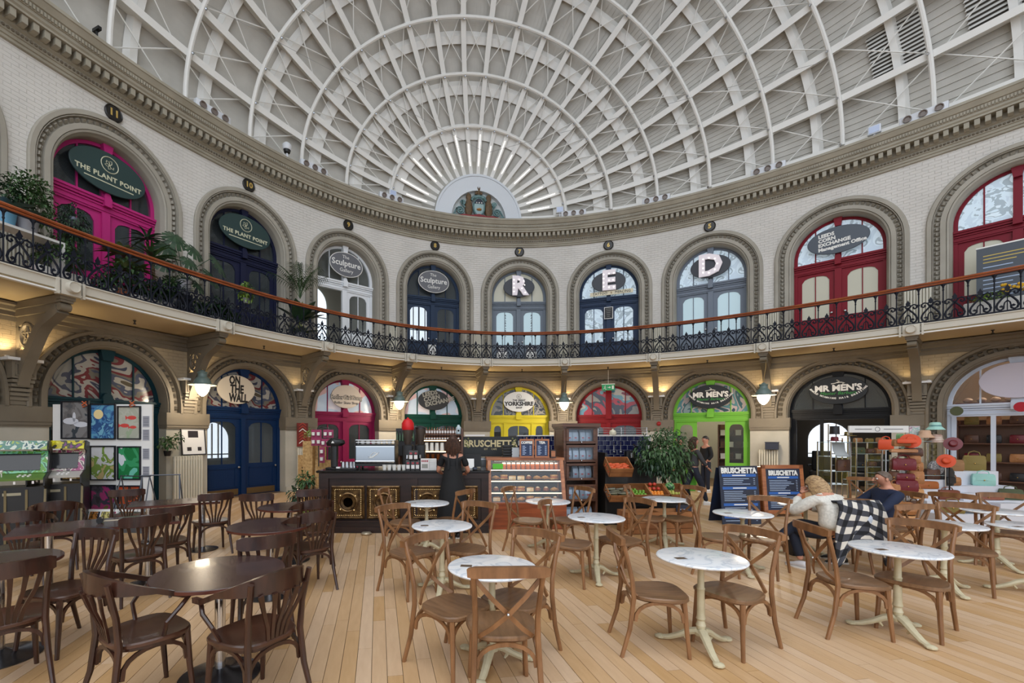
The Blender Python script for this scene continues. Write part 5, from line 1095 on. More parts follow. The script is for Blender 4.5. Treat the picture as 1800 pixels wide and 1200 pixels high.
m.box(-.325, -.32, .04, .08, .1, 1.7); m.box(-.325, -.32, .42, .46, .1, 1.7); m.build('side_rails', cbw, cb, smooth=0)
CBM = Mx.Translation(at(1021, 8.15)) @ Mx.Rotation(RC+R(8), 4, 'Z')
po = None
for q, z in enumerate((.09, .45, .83, 1.16, 1.49)):
    h = .25 if q else .3
    if q:
        m = MB(); m.box(-.28, .28, -.02, .0, z-.02, z+.02); m.box(-.28, .28, -.02, .0, z+h-.01, z+h+.03); m.box(-.28, -.23, -.02, 0, z, z+h); m.box(.23, .28, -.02, 0, z, z+h); dd = m.build('flap_door', cbw, cb, smooth=0)
        MB().add([(-.23, -.01, z), (.23, -.01, z), (.23, -.01, z+h), (-.23, -.01, z+h)], [(0, 1, 2, 3)]).build('pane', cl_glass, dd, smooth=0); MB().ball((0, -.035, z), .014, 8).build('knob', chrome, dd)
    else: MB().box(-.28, .28, -.01, .0, .0, .09).build('plinth', cbw, cb, smooth=0)
    for i in range(4):
        if q == 2 and i == 0: continue
        p = tuple(CBM @ V((-.19+.125*i+random.uniform(-.01, .01), .12, z+.0)))
        if po is None:
            po = thing('coffee_pouch', '', 'pouch', p, RC+R(8), 'silver pouches in the tall cabinet'); MB().loft([[(x*a, y*b, zz) for x, y in ((-.055, -.04), (.055, -.04), (.055, .04), (-.055, .04))] for a, b, zz in ((1, 1, 0), (1.02, 1.1, .1), (1, .7, .18), (.98, .1, .22))]).build('pouch', fo, po, smooth=0); MB().box(-.02, .02, -.046, -.043, .07, .09).build('print_mark', redl, po, smooth=0); o = po
        else: o = dup(po, p, RC+R(8)+random.uniform(-.15, .15))
        o['label'] = 'silver pouch, %s from the left on the %s cabinet shelf' % (n_[i], ['lowest', 'second lowest', 'middle', 'second highest', 'top'][q])
# crates of fruit
crw = M('crate_wood', (170, 116, 72), .5, c2=(132, 84, 48), scale=4, stretch=(1, 1, 1)); crd = M('crate_inside', (116, 76, 46), .6)
def crate(px, D, z, w, d, h, tilt, lb, slats=2, r=0, mat=None):
    t = thing('fruit_crate', lb, 'crate', at(px, D, z), RC+R(r), 'wooden produce crates'); t.rotation_euler = (R(tilt), 0, RC+R(r)); mat = mat or crw
    MB().box(-w/2, w/2, -d/2, d/2, 0, .012).build('bottom', crd, t, smooth=0)
    hh = h/slats
    for q in range(slats):
        z0, z1 = q*hh+.004, (q+1)*hh-.004
        for bx in ((-w/2, w/2, -d/2, -d/2+.012), (-w/2, w/2, d/2-.012, d/2), (-w/2, -w/2+.012, -d/2, d/2), (w/2-.012, w/2, -d/2, d/2)): MB().box(*bx, z0, z1).build('slat', mat, t, smooth=0)
    return t, Mx.Translation(at(px, D, z)) @ Euler((R(tilt), 0, RC+R(r))).to_matrix().to_4x4()
def fruit(kind, n, T, w, d, z, r, mat, grp, lb, shape='ball'):
    pr = None; k = 0; cols = max(2, int(w/(2.05*r))) if shape == 'ball' else max(2, int(w/(4.6*r)))
    for i in range(n):
        row, c = divmod(i, cols); x = -w/2+r+(c+.5*(row % 2)*.6)*(w-2*r)/max(1, cols-.4); y = -d/2+r*1.1+row*1.8*r; lay = 0
        if y > d/2-r: y = -d/2+r*1.5+(y-d/2) % (d*.6); lay = r*1.5
        p = tuple(T @ V((x, y, z+r*.9+lay)))
        if pr is None:
            pr = thing(kind, lb, 'fruit' if kind not in ('carrot', 'aubergine') else 'vegetable', p, 0, grp)
            if shape == 'ball': MB().ball((0, 0, 0), r, 10, sz=.95).build('skin', mat, pr)
            elif shape == 'long': MB().tube([(-r*2.6, 0, 0), (-r*1.8, 0, 0), (0, .0, 0), (r*2, 0, 0), (r*2.6, 0, 0)], [r*.15, r*.45, r*.75, r, r*.4], 8).build('skin', mat, pr)
            MB().cyl((r*2.6 if shape == 'long' else 0, 0, 0), r*.12, r*.0 if shape == 'long' else r*.85, r*.4 if shape == 'long' else r*1.1, 5).build('stalk', M('stalk_green', (60, 84, 40), .6), pr)
        else: o = dup(pr, p, random.uniform(0, 6)if shape == 'ball' else RC+random.uniform(-.5, .5))
st = th('produce_stand', 'black stepped stand holding the tilted produce crates', 'stand', 1140, 8.25)
m = MB(); m.box(-.8, -.34, .1, .5, 0, 1.18); m.box(-.84, -.8, -.15, .5, 0, 1.3); m.box(-.36, .72, .25, .6, 0, .6); m.box(-.8, -.36, -.08, .3, 0, .52); m.box(-.36, .72, .0, .4, .32, .36); m.build('carcass', M('stand_black', (26, 22, 20), .5), st, smooth=0)
car = M('carrot_orange', (222, 98, 48), .5, c2=(196, 80, 40), scale=9)
t, T = crate(1085, 7.95, .99, .4, .36, .18, 32, 'upper tilted crate heaped with carrots'); fruit('carrot', 34, T, .36, .3, .05, .024, car, 'carrots in the upper crate', 'orange carrot in the upper tilted crate', 'long')
t, T = crate(1086, 7.85, .56, .4, .34, .14, 30, 'lower tilted crate of dark aubergines, under the carrots'); fruit('aubergine', 16, T, .34, .28, .04, .034, M('aubergine', (50, 36, 44), .25, c2=(110, 110, 80), scale=6), 'aubergines in the lower crate', 'dark aubergine in the lower tilted crate', 'long')
t, T = crate(1122, 8.0, .56, .31, .36, .13, 28, 'tilted crate of green limes'); fruit('lime', 18, T, .27, .3, .03, .028, M('lime_green', (120, 166, 56), .4, c2=(92, 140, 46), scale=12), 'limes in the left tilted crate', 'green lime in the left tilted crate')
t, T = crate(1153, 8.0, .56, .31, .36, .13, 28, 'tilted crate of peppers and oranges in the middle'); fruit('orange', 9, T, .27, .2, .03, .032, M('orange_skin', (232, 140, 48), .4), 'oranges in the middle crate', 'orange in the middle tilted crate')
T2 = T @ Mx.Translation((0, .1, .02)); fruit('red_apple', 5, T2, .27, .12, .03, .034, M('apple_red', (176, 36, 34), .3, c2=(200, 90, 50), scale=5), 'red apples in the middle crate', 'red apple behind the oranges in the middle crate')
t, T = crate(1185, 8.0, .56, .31, .36, .13, 28, 'tilted crate with a striped watermelon on the right'); fruit('pear', 6, T, .27, .14, .03, .03, M('pear_green', (176, 176, 84), .4), 'pears before the watermelon', 'yellow green pear in the watermelon crate')
wm = swirl('melon_rind', [(44, 92, 50), (110, 160, 96), (38, 80, 44), (120, 168, 104)], 6, .5, rough=.3); o = thing('watermelon', 'round striped green watermelon in the right tilted crate', 'fruit', tuple(T @ V((-.06, .1, .1))), 0); MB().ball((0, 0, 0), .085, 16, sz=1).build('rind', wm, o); MB().cyl((0, 0, 0), .008, .08, .1, 5).build('stalk', _m['stalk_green'], o)
for px, D, lb in ((1122, 7.55, 'large low crate on the floor, left of the pair'), (1178, 7.6, 'large low crate on the floor, right of the pair')): crate(px, D, 0, .56, .4, .36, 0, lb, 4, 4)
t = th('price_board', 'small dark price board standing on the floor under the crates', 'sign', 1205, 7.7); MB(Mx.Rotation(R(-8), 4, 'X')).box(-.13, .13, 0, .02, 0, .42).build('board', M('chalk_navy', (28, 34, 54), .5), t, smooth=0); m = MB(Mx.Rotation(R(-8), 4, 'X'))
for q in range(6): m.box(-.1, .06+.01*(q % 3), -.004, 0, .34-.05*q, .355-.05*q)
m.build('small_print', _m['print_pale'], t, smooth=0)
# menu boards
def aboard(px, D, w, h, wood_, lb, r=0):
    t = th('menu_board', lb, 'menu board', px, D, 0, r); T = Mx.Rotation(R(-6), 4, 'X'); nav = M('board_navy', (26, 42, 70), .45, c2=(34, 36, 48), scale=2)
    fw_ = .075 if wood_ else 0
    if wood_: m = MB(T); m.box(-w/2, -w/2+fw_, 0, .035, 0, h); m.box(w/2-fw_, w/2, 0, .035, 0, h); m.box(-w/2, w/2, 0, .035, h-fw_, h); m.box(-w/2, w/2, 0, .035, .06, .06+fw_); m.build('frame', or_w, t, smooth=0); MB(Mx.Translation((0, .45, 0)) @ Mx.Rotation(R(10), 4, 'X')).box(-w/2, w/2, 0, .03, 0, h-.04).build('back_leaf', or_w, t, smooth=0)
    else: MB(Mx.Translation((0, .4, 0)) @ Mx.Rotation(R(12), 4, 'X')).box(-w/2, w/2, 0, .02, 0, h-.02).build('back_leaf', nav, t, smooth=0)
    z0 = .06+fw_ if wood_ else 0; W2 = w/2-fw_; MB(T).box(-W2, W2, .006, .02, z0, h-fw_).build('panel', nav, t, smooth=0)
    TT = T @ Mx.Translation((0, .001, h-fw_-.09)); o = text('BRUSCHETTA', .13 if wood_ else .135, wtx, t, TT.to_translation(), rot=(pi/2-R(6), 0, 0), bold=.007, sx=.74 if wood_ else .82)
    blu = M('band_blue', (40, 96, 176), .45); m = MB(T); m2 = MB(T); H = h-fw_
    for zb in ((.15, .38, .68, .9) if not wood_ else (.15, .46)): m.box(-W2*.88, W2*.88, .001, .006, H-zb-.05, H-zb)
    for q in range(int((H-z0-.25)/.033)):
        z = H-.24-.033*q
        if any(zb-.02 < H-z < zb+.07 for zb in ((.38, .68, .9) if not wood_ else (.46,))): continue
        m2.box(-W2*.82, W2*(.0+.7*random.random()), .001, .006, z, z+.011); m2.box(W2*.74, W2*.82, .001, .006, z, z+.009)
    m.build('blue_band', blu, t, smooth=0); m2.build('small_print', _m['print_pale'], t, smooth=0)
    m = MB(T)
    for zb in ((.15, .38, .68, .9) if not wood_ else (.15, .46)): m.box(-W2*.35, W2*.35, -.002, .001, H-zb-.035, H-zb-.015)
    m.build('band_print', wtx, t, smooth=0)
aboard(1305, 8.2, .74, 1.06, 0, 'navy folding menu board without a frame, left of the pair', 4); aboard(1382, 8.95, .85, 1.03, 1, 'orange wood framed navy menu board, right of the pair', 2)
# ---------------------------------------------------------------- left side: art board, arcade machines, racks
ab = th('art_board', 'tall white display board hung with pictures in front of the teal doors', 'display board', 180, 8.1)
MB().box(-.89, .89, 0, .04, 0, 2.17).build('panel', whitem, ab, smooth=0)
for x in (-.3, .55): 
    m = MB(); m.tube([(x-.04, -.03, 2.22), (x+.05, -.02, 2.15), (x-.03, -.03, 2.12)], .012, 5); m.tube([(x+.04, -.03, 2.22), (x-.05, -.02, 2.15)], .012, 5); m.build('clamp', M('clamp_orange', (196, 100, 60), .5), ab)
fr_k = M('picture_frame_black', (24, 26, 34), .35)
pics = [(-.475, 1.89, .5, .68, [(92, 92, 94), (110, 106, 106), (128, 126, 126), (64, 70, 76)], 2.2, 'pale birds on dark grey'), (.02, 1.86, .46, .64, [(90, 150, 180), (70, 120, 166), (44, 80, 130), (110, 166, 190)], 5, 'blue tree and moon'), (.49, 1.84, .42, .6, [(170, 172, 160), (176, 178, 166), (166, 170, 156), (150, 168, 140)], 2.4, 'red fish on grey green'),
 (-.475, 1.14, .5, .66, [(206, 184, 130), (196, 168, 110), (150, 118, 70), (214, 196, 150)], 2.4, 'ochre and tan shapes'), (.02, 1.12, .46, .62, [(210, 212, 216), (206, 208, 210), (120, 150, 70), (190, 170, 120)], 4, 'small green and tan sprigs on white'), (.49, 1.12, .42, .6, [(208, 216, 222), (60, 150, 100), (40, 120, 70), (110, 190, 170)], 1.6, 'green swirl on white'),
 (-.475, .4, .46, .62, [(110, 60, 40), (170, 60, 40), (90, 80, 60), (150, 120, 90)], 3, 'brown and red abstract'), (.02, .42, .46, .62, [(50, 48, 62), (70, 66, 84), (170, 60, 120), (120, 110, 70)], 2.4, 'pink flower on violet grey'), (.49, .42, .42, .6, [(150, 90, 60), (190, 80, 50), (90, 60, 50), (200, 110, 70)], 3, 'orange autumn colours')]
ABM = Mx.Translation(at(180, 8.1)) @ Mx.Rotation(RC, 4, 'Z')
for i, (x, z, w, h, cols, scl, lb) in enumerate(pics):
    t = thing('framed_print', 'black framed print of '+lb, 'picture', tuple(ABM @ V((x, -.002, z))), RC, 'framed prints on the white board')
    m = MB(); f = .022
    for b in ((-w/2, -w/2+f, -h/2, h/2), (w/2-f, w/2, -h/2, h/2), (-w/2+f, w/2-f, h/2-f, h/2), (-w/2+f, w/2-f, -h/2, -h/2+f)): m.box(b[0], b[1], -.03, 0, b[2], b[3])
    m.build('frame', fr_k, t, smooth=0); MB().box(-w/2+f, w/2-f, -.012, -.004, -h/2+f, h/2-f).build('print', swirl('print_%d' % i, cols, scl, 1.5, rough=.25), t, smooth=0)
    if i == 1: MB().loft([[(-.08+.085*cos(2*pi*j/20), y, .13+.085*sin(2*pi*j/20)) for j in range(20)] for y in (-.012, -.014)]).build('moon', M('moon_cream', (226, 206, 150), .5), t)
    if i == 0:
        m = MB(); m.loft([[(cx+a*cos(2*pi*j/12), y, cz+b*sin(2*pi*j/12)) for j in range(12)] for y in (-.012, -.0135)] ) if 0 else None
        for cx, cz, a, b in ((-.08, -.02, .14, .06), (.1, -.08, .13, .05), (-.02, .05, .03, .09)): m.loft([[(cx+a*cos(2*pi*j/12), y, cz+b*sin(2*pi*j/12)) for j in range(12)] for y in (-.012, -.0135)])
        m.build('bird_shape', M('bird_pale', (206, 208, 216), .5), t)
    if i == 2:
        m = MB()
        for cx, cz, a in ((.05, .09, .08), (-.08, -.05, .08), (.07, -.08, .06)): m.loft([[(cx+a*cos(2*pi*j/12), y, cz+a*.45*sin(2*pi*j/12)) for j in range(12)] for y in (-.012, -.0135)]); m.prism([(cx-a*.8, cz), (cx-a*1.5, cz+a*.5), (cx-a*1.4, cz-a*.5)], -.0135, -.012)
        m.build('fish_shape', M('fish_red', (200, 70, 64), .5), t)
for q, z in enumerate((1.86, 1.62, 1.28, .96)):
    t = thing('info_card', 'grey printed info card, %s from the top at the right of the white board' % n_[q], 'card', tuple(ABM @ V((.785, -.002, z))), RC, 'info cards on the white board'); MB().box(-.06, .06, -.004, 0, -.1, .1).build('card', M('card_grey', (176, 178, 186), .6), t, smooth=0)
    m = MB()
    for r in range(7): m.box(-.05, .05, -.006, -.004, .075-.025*r, .085-.025*r)
    m.build('small_print', M('print_dark', (70, 72, 84), .6), t, smooth=0)
# arcade machines
def arcade(px, D, r, lb, cA, cB, cC, marq):
    t = th('arcade_cabinet', lb, 'arcade machine', px, D, 0, r); w = .33; bk = blackm
    side = [(-.2, 0), (.35, 0), (.35, 1.5), (.1, 1.53), (.0, 1.4), (.12, 1.36), (-.02, 1.05), (-.3, .98), (-.3, .86), (-.12, .8)]
    for s in (-1, 1):
        x0, x1 = sorted((s*w, s*(w-.02))); n = len(side); MB().add([(x0, y, z) for y, z in side]+[(x1, y, z) for y, z in side], [tuple(range(n)), tuple(range(2*n-1, n-1, -1))]+[(i, (i+1) % n, (i+1) % n+n, i+n) for i in range(n)]).build('side_panel', bk, t, smooth=0)
    MB().box(-w+.02, w-.02, -.12, .33, .0, .84).build('base', bk, t, smooth=0)
    T = Mx.Translation((0, .05, 1.2)) @ Mx.Rotation(R(-24), 4, 'X')
    MB(T).box(-w+.02, w-.02, 0, .02, -.17, .19).build('bezel', swirl('bezel_'+cA[0], [cA[1], cA[2], cA[3], (220, 220, 210)], 6, 1.5, rough=.3), t, smooth=0)
    MB(T).box(-.23, .23, -.012, 0, -.13, .14).build('screen', M('screen_dark', (40, 42, 46), .12), t, smooth=0)
    T = Mx.Translation((0, -.14, 1.0)) @ Mx.Rotation(R(12), 4, 'X')
    MB(T).box(-w+.01, w-.01, -.15, .14, -.02, .01).build('control_panel', cB, t, smooth=0)
    m = MB(T)
    for q in range(6): m.lathe([(.016, .01), (.016, .024), (.01, .028)], 10, (.02+.055*(q % 3)+(.0 if q < 3 else .01), -.05+.06*(q//3), 0))
    m.build('button', cC, t)
    m = MB(T); m.cyl((-.16, -.02, 0), .008, .01, .08, 8); m.ball((-.16, -.02, .09), .02, 8); m.build('joystick', cC, t)
    MB().box(-w+.02, w-.02, -.0, .2, 1.4, 1.53).build('marquee', marq, t, smooth=0)
    m = MB(); 
    for x in (-.2, 0, .2): m.box(x-.012, x+.012, -.31, -.3, .9, .94)
    m.build('coin_light', labm, t, smooth=0); MB().box(-.16, .04, -.13, -.12, .72, .76).build('coin_slot', M('slot_cream', (170, 164, 140), .5), t, smooth=0)
    gg = M('leg_gilt', (112, 98, 64), .4, .3)
    for x in (-.31, -.13, .1, .31): MB().strip([(x*1.0, -.135-.1*(abs(x) > .3), .0), (x, -.125, .8)], .02, .028, up=(0, 1, 0)).build('trim_strip', gg, t, smooth=0)
    return t
mqA = swirl('marquee_green', [(150, 170, 90), (90, 130, 120), (190, 200, 190), (60, 90, 100)], 7, 1, emit=.2); mqB = swirl('marquee_yellow', [(196, 190, 40), (170, 160, 30), (60, 60, 40), (110, 50, 110)], 7, 1, emit=.2)
arcade(34, 6.8, 34, 'arcade cabinet with green patterned screen surround at the left edge', ('g', (60, 110, 80), (120, 190, 150), (90, 150, 50)), M('panel_green', (96, 130, 60), .4), labm, mqA)
arcade(104, 7.25, 30, 'arcade cabinet with yellow header and mauve screen surround', ('m', (90, 70, 80), (200, 190, 180), (150, 60, 110)), M('panel_pale', (188, 186, 180), .4), labm, mqB)
# metal racks
gm_ = M('rack_grey', (96, 102, 112), .35, .7)
for px, D, r, lb in ((283, 7.9, 20, 'grey metal folding rack standing right of the white picture board'), (238, 7.7, -10, 'grey metal browser rack with leaflets in front of the picture board')):
    t = th('metal_rack', lb, 'rack', px, D, 0, r)
    for s in (-1, 1): MB().tube([(s*.33, -.22, 0), (s*.28, 0, .92), (s*.33, .22, 0)], .013, 6).build('side_frame', gm_, t)
    m = MB()
    for y, z in ((0, .92), (-.11, .45), (.11, .45), (-.2, .1)): m.tube([(-.3, y, z), (.3, y, z)], .01, 5)
    for q in range(7): x = -.27+.09*q; m.tube([(x, -.2, .1), (x, -.11, .45)], .005, 4)
    m.build('cross_bar', gm_, t)
random.seed(11)
lf_ = None
for q in range(12):
    c = [(150, 60, 90), (206, 206, 200), (90, 120, 110), (180, 120, 60), (70, 70, 90), (200, 190, 120)][q % 6]
    px = 128+10.5*q; t = th('print_sleeve', 'small colourful mounted print leaning in the low browser, %s from the left' % n_[q], 'print', px, 7.55, .1, random.uniform(-12, 12), 'mounted prints in the browser'); T = Mx.Rotation(R(-18), 4, 'X'); MB(T).box(-.09, .09, 0, .008, 0, .28).build('mount', whitem, t, smooth=0); MB(T).box(-.07, .07, -.002, 0, .04, .24).build('picture', swirl('pic_%d' % (q % 6), [c, (c[0]//2, c[1]//2, c[2]//2), (200, 200, 196)], 9, 2), t, smooth=0)
t = th('browser_trough', 'low dark trough holding mounted prints before the picture board', 'trough', 185, 7.5); m = MB(); m.box(-.62, .62, .0, .3, .04, .1); m.box(-.62, .62, -.02, 0, 0, .16); m.box(-.62, .62, .3, .32, 0, .16); m.build('trough', gm_, t, smooth=0)
# poster and plant on the radiator
x, y = W(-3.0, .1); t = thing('framed_poster', 'white poster with three small dark pictures leaning on the cream radiator', 'picture', (x, y, 1.15), Wr(-3.0)); T = Mx.Translation((.12, .02, 0)) @ Mx.Rotation(R(-7), 4, 'X')
m = MB(T); w, h = .58, .78
for b in ((-w/2, -w/2+.02, 0, h), (w/2-.02, w/2, 0, h), (-w/2+.02, w/2-.02, 0, .02), (-w/2+.02, w/2-.02, h-.02, h)): m.box(b[0], b[1], -.02, .01, b[2], b[3])
m.build('frame', fr_k, t, smooth=0); MB(T).box(-w/2+.02, w/2-.02, -.005, .005, .02, h-.02).build('print', whitem, t, smooth=0)
m = MB(T); m.box(-.12, .12, -.008, -.005, .42, .58); m.box(-.16, -.06, -.008, -.005, .1, .19); m.box(.09, .18, -.008, -.005, .1, .19); m.build('photo', M('photo_dark', (48, 44, 48), .4), t, smooth=0)
# red chevron banner and objects by the counter
t = thing('chevron_banner', 'dark red banner with white chevrons on the pier above a radiator', 'banner', (*W(-2.02, .2), 1.3), Wr(-2)); MB().box(-.17, .17, -.02, .0, 0, .68).build('board', M('banner_red', (122, 30, 24), .5, c2=(90, 22, 20), scale=4), t, smooth=0)
m = MB(); m2 = MB()
for q in range(7):
    z = .08+.085*q; P = [(-.11, z), (0, z+.08), (.11, z), (.11, z+.025), (0, z+.105), (-.11, z+.025)]; (m if q in (0, 4) else m2).prism(P, -.024, -.02)
m.build('white_chevron', wtx, t, smooth=0); m2.build('red_chevron', M('chevron_red', (170, 60, 48), .5), t, smooth=0)
osb = M('chipboard', (196, 160, 104), .7, c2=(160, 122, 72), scale=22)
for px, D, w, z0, z1, lb in ((556, 9.4, .4, .95, 1.5, 'upper chipboard panel left of the counter'), (569, 9.1, .34, .3, 1.12, 'lower chipboard panel left of the counter'), (536, 9.6, .3, .4, 1.2, 'chipboard panel with dark painted figure')):
    t = th('chipboard_panel', lb, 'panel', px, D, 0, 0); MB().box(-w/2, w/2, 0, .02, z0, z1).build('board', osb, t, smooth=0); MB().box(-.02, .02, .02, .04, 0, z1).build('post', cw_, t, smooth=0)
    if px == 536: m = MB(); m.tube([(-.05, -.005, .95), (.0, -.005, .85), (.06, -.005, .9), (.09, -.005, .75)], .02, 5); m.tube([(0, -.005, .85), (.02, -.005, .7)], .02, 5); m.build('painted_figure', blackm, t)
pk = M('card_pink', (146, 40, 84), .5)
for i, (px, py, lb) in enumerate(((556, 762, 'upper left'), (577, 762, 'upper right'), (556, 776, 'lower left'), (573, 778, 'lower right'), (566, 793, 'third row'), (566, 806, 'bottom'))):
    D = 8.9; w = .1 if i < 4 else .05; t = th('boxed_mugs', 'pink backed pack of white mugs hanging left of the counter, '+lb, 'pack', px, D, ZD(py, D), 0, 'pink mug packs'); MB().box(-w, w, 0, .02, -.08, .08).build('card', pk, t, smooth=0)
    for s in ((-1, 1) if i < 4 else (0,)): MB().lathe([(.03, -.035), (.034, .03)], 12, (s*.05, -.03, 0)).build('mug', cupm, t)
    if i in (0, 1): MB().tube([(0, .01, .08), (0, .01, .14)], .004, 4).build('hook', steel, t)
tag(MB().tube([at(560, 8.95, 1.0), at(560, 8.95, 1.75), at(566, 8.95, 1.78), at(580, 8.95, 1.75)], .012, 5).build('display_post', blackm), 'thin black stand carrying the pink mug packs', 'stand')
t = th('plant_stool', 'small dark side table with a trailing plant left of the counter', 'table', 541, 8.35); m = MB(); m.lathe([(.2, .6), (.21, .61), (.21, .63), (.2, .64)], 20); m.build('table_top', dtop, t)
for a in range(4): MB().tube([(.17*cos(a*pi/2+.6), .17*sin(a*pi/2+.6), 0), (.13*cos(a*pi/2+.6), .13*sin(a*pi/2+.6), .6)], .014, 6).build('leg', dwood, t)

# ---------------------------------------------------------------- plants
gA = M('leaf_green', (74, 108, 58), .45, c2=(46, 78, 42), scale=9, island=.3); gB = M('leaf_dark', (50, 80, 52), .4, c2=(32, 58, 40), scale=9, island=.3); gC = M('leaf_light', (142, 172, 64), .5, c2=(90, 124, 50), scale=9, island=.3); gV = M('leaf_variegated', (120, 126, 70), .5, c2=(70, 92, 50), scale=14, island=.25)
bark = M('bark', (96, 74, 52), .8, c2=(70, 54, 40), scale=12); soil = M('soil', (48, 36, 28), .9)
def leafquad(m, p, d, L, w, droop=.2):
    """one folded leaf from p along d"""
    d = V(d).normalized(); s = d.cross(V((0, 0, 1)));
    if s.length < .1: s = V((1, 0, 0))
    s.normalize(); up = s.cross(d); p = V(p); a = p+d*L*.5+up*L*.06; e = p+d*L-V((0, 0, droop*L))
    m.add([tuple(p), tuple(a-s*w/2+up*w*.15), tuple(e), tuple(a+s*w/2+up*w*.15), tuple(a)], [(0, 4, 1), (1, 4, 2), (0, 3, 4), (3, 2, 4)])
def rdir(zmin=-1.0):
    while 1:
        v = V((random.uniform(-1, 1), random.uniform(-1, 1), random.uniform(-1, 1)))
        if .1 < v.length < 1 and v.normalized().z > zmin: return v.normalized()
def pot(t, r, h, mat, z=0): MB().lathe([(r*.75, z), (r, z+h*.95), (r*1.06, z+h*.95), (r*1.06, z+h), (r*.92, z+h)], 20).build('pot', mat, t); MB().cyl((0, 0, 0), r*.92, z+h*.85, z+h*.9, 16).build('soil', soil, t)
def bush(t, c, r, n, L, w, mat, sz=1.0, zmin=-.6, droop=.3):
    m = MB(); c = V(c)
    for i in range(n):
        d = rdir(zmin); q = c+V((d.x*r, d.y*r, d.z*r*sz))*random.uniform(.35, 1); leafquad(m, q, (d+rdir()*.8+V((0, 0, -.2))), L*random.uniform(.7, 1.2), w, droop)
    m.build('foliage', mat, t, smooth=0, kind='stuff')
def tuft(t, c, n, L, w, mat, curve=.9, zs=.35, name='leaf', kids_=True):
    """strap leaves arching out of one point"""
    for i in range(n):
        a = 2*pi*i/n+random.uniform(-.3, .3); e = random.uniform(zs, 1.0); m = MB(); P = []
        for q in range(7):
            u = q/6; rr = L*(u*cos(e*1.2)+.25*u*u); P.append((c[0]+rr*cos(a), c[1]+rr*sin(a), c[2]+L*(u*sin(e*1.2)-curve*.55*u*u)))
        m.strip(P, .006, [0]*7 if 0 else .004, up=(0, 0, 1)); m2 = MB(); vs = []
        for q, p in enumerate(P): ww = w*(.35+.9*sin(pi*min(1, q/6+.12))**.8)*(1 if q < 6 else .1)/2; vs += [(p[0]-ww*sin(a), p[1]+ww*cos(a), p[2]), (p[0], p[1], p[2]-ww*.4), (p[0]+ww*sin(a), p[1]-ww*cos(a), p[2])]
        m2.add(vs, [f for q in range(6) for f in ((3*q, 3*q+1, 3*q+4, 3*q+3), (3*q+1, 3*q+2, 3*q+5, 3*q+4))]); m2.build(name, mat, t, smooth=60)
def palm(t, c, n, L, mat, spread=1.0):
    for i in range(n):
        a = 2*pi*i/n+random.uniform(-.3, .3); e = random.uniform(.75, 1.35)/spread; P = [V((c[0]+L*u*cos(e)*cos(a)*(.7+.5*u), c[1]+L*u*cos(e)*sin(a)*(.7+.5*u), c[2]+L*(u*sin(e)-.28*u*u))) for u in [q/9 for q in range(10)]]
        m = MB(); m.tube(P, [.008-.0006*q for q in range(10)], 4)
        for q in range(3, 10):
            for k2 in (0, .5):
                j = min(8, q-1); p = P[j].lerp(P[j+1], k2); d = (P[j+1]-P[j]).normalized()
                for s in (-1, 1): sd = d.cross(V((0, 0, 1))).normalized()*s; leafquad(m, p, d*.7+sd*.8-V((0, 0, .25)), L*.26*(1.15-abs(q-6)/8), .022, .3)
        m.build('frond', mat, t, smooth=0)
def monstera(t, c, lst, mat):
    for i, (dx, dy, dz, sz) in enumerate(lst):
        p = V(c); e = p+V((dx, dy, dz)); m = MB(); m.tube([p, p.lerp(e, .5)+V((0, 0, .08)), e], .008, 5); m.build('stem', gB, t)
        nrm = V((dx*.5, -.75, .55)).normalized(); d = V((dx+.01, -.1, -.35)); d = (d-nrm*d.dot(nrm)).normalized(); s = nrm.cross(d); m = MB(); n = 13
        f = lambda an, rr: tuple(e+d*(rr*cos(an)+sz*.2)+s*rr*sin(an)*.92-nrm*(.3*rr*rr/sz))
        for k2 in range(n):
            a = -pi*.93+2*pi*.93*k2/n; b = a+2*pi*.93/n*(.8 if 0 else 1); b2 = a+2*pi*.93/n*.76; ra = sz*(.72+.28*cos(a))
            m.add([f(0, 0), f(a, ra*.62), f(a+.02, ra), f(b2, ra), f(b, ra*.6)], [(0, 1, 4), (1, 2, 3, 4)])
        m.build('leaf', mat, t, smooth=0)
random.seed(21)
def gal(px, off, name, lb, z=4.14, cat='plant'):
    k, D = kof(px, off); return thing(name, lb, cat, (*W(k, off), z), Wr(k))
shm = M('pot_grey', (150, 150, 156), .5); shb = M('pot_blue', (110, 170, 206), .4); shw = M('pot_white', (206, 204, 200), .4); sht = M('pot_terracotta', (150, 84, 52), .6)
t = gal(8, .75, 'plant_shelf', 'white shelf unit carrying potted plants at the far left of the gallery', cat='shelf'); m = MB(); m.box(-.5, .75, -.15, .15, .78, .82); m.box(-.5, -.46, -.15, .15, 0, .78); m.box(.71, .75, -.15, .15, 0, .78); m.build('shelf', whitem, t, smooth=0)
t = gal(10, .75, 'potted_plant', 'broad dark leaved plant in a blue pot at the far left of the gallery', 4.96); pot(t, .15, .26, shb); tuft(t, (0, 0, .24), 9, .5, .16, gB, .8); bush(t, (0, 0, .5), .25, 120, .1, .06, gB)
t = gal(47, .75, 'potted_plant', 'bushy fig plant in a grey pot at the far left of the gallery', 4.96); pot(t, .16, .26, shm); MB().tube([(0, 0, .2), (.02, 0, .5), (0, .02, .7)], .014, 6).build('stem', bark, t); bush(t, (.02, 0, .62), .34, 650, .09, .045, gA, 1.15, -.5); bush(t, (.25, -.05, .3), .16, 120, .08, .04, gA)
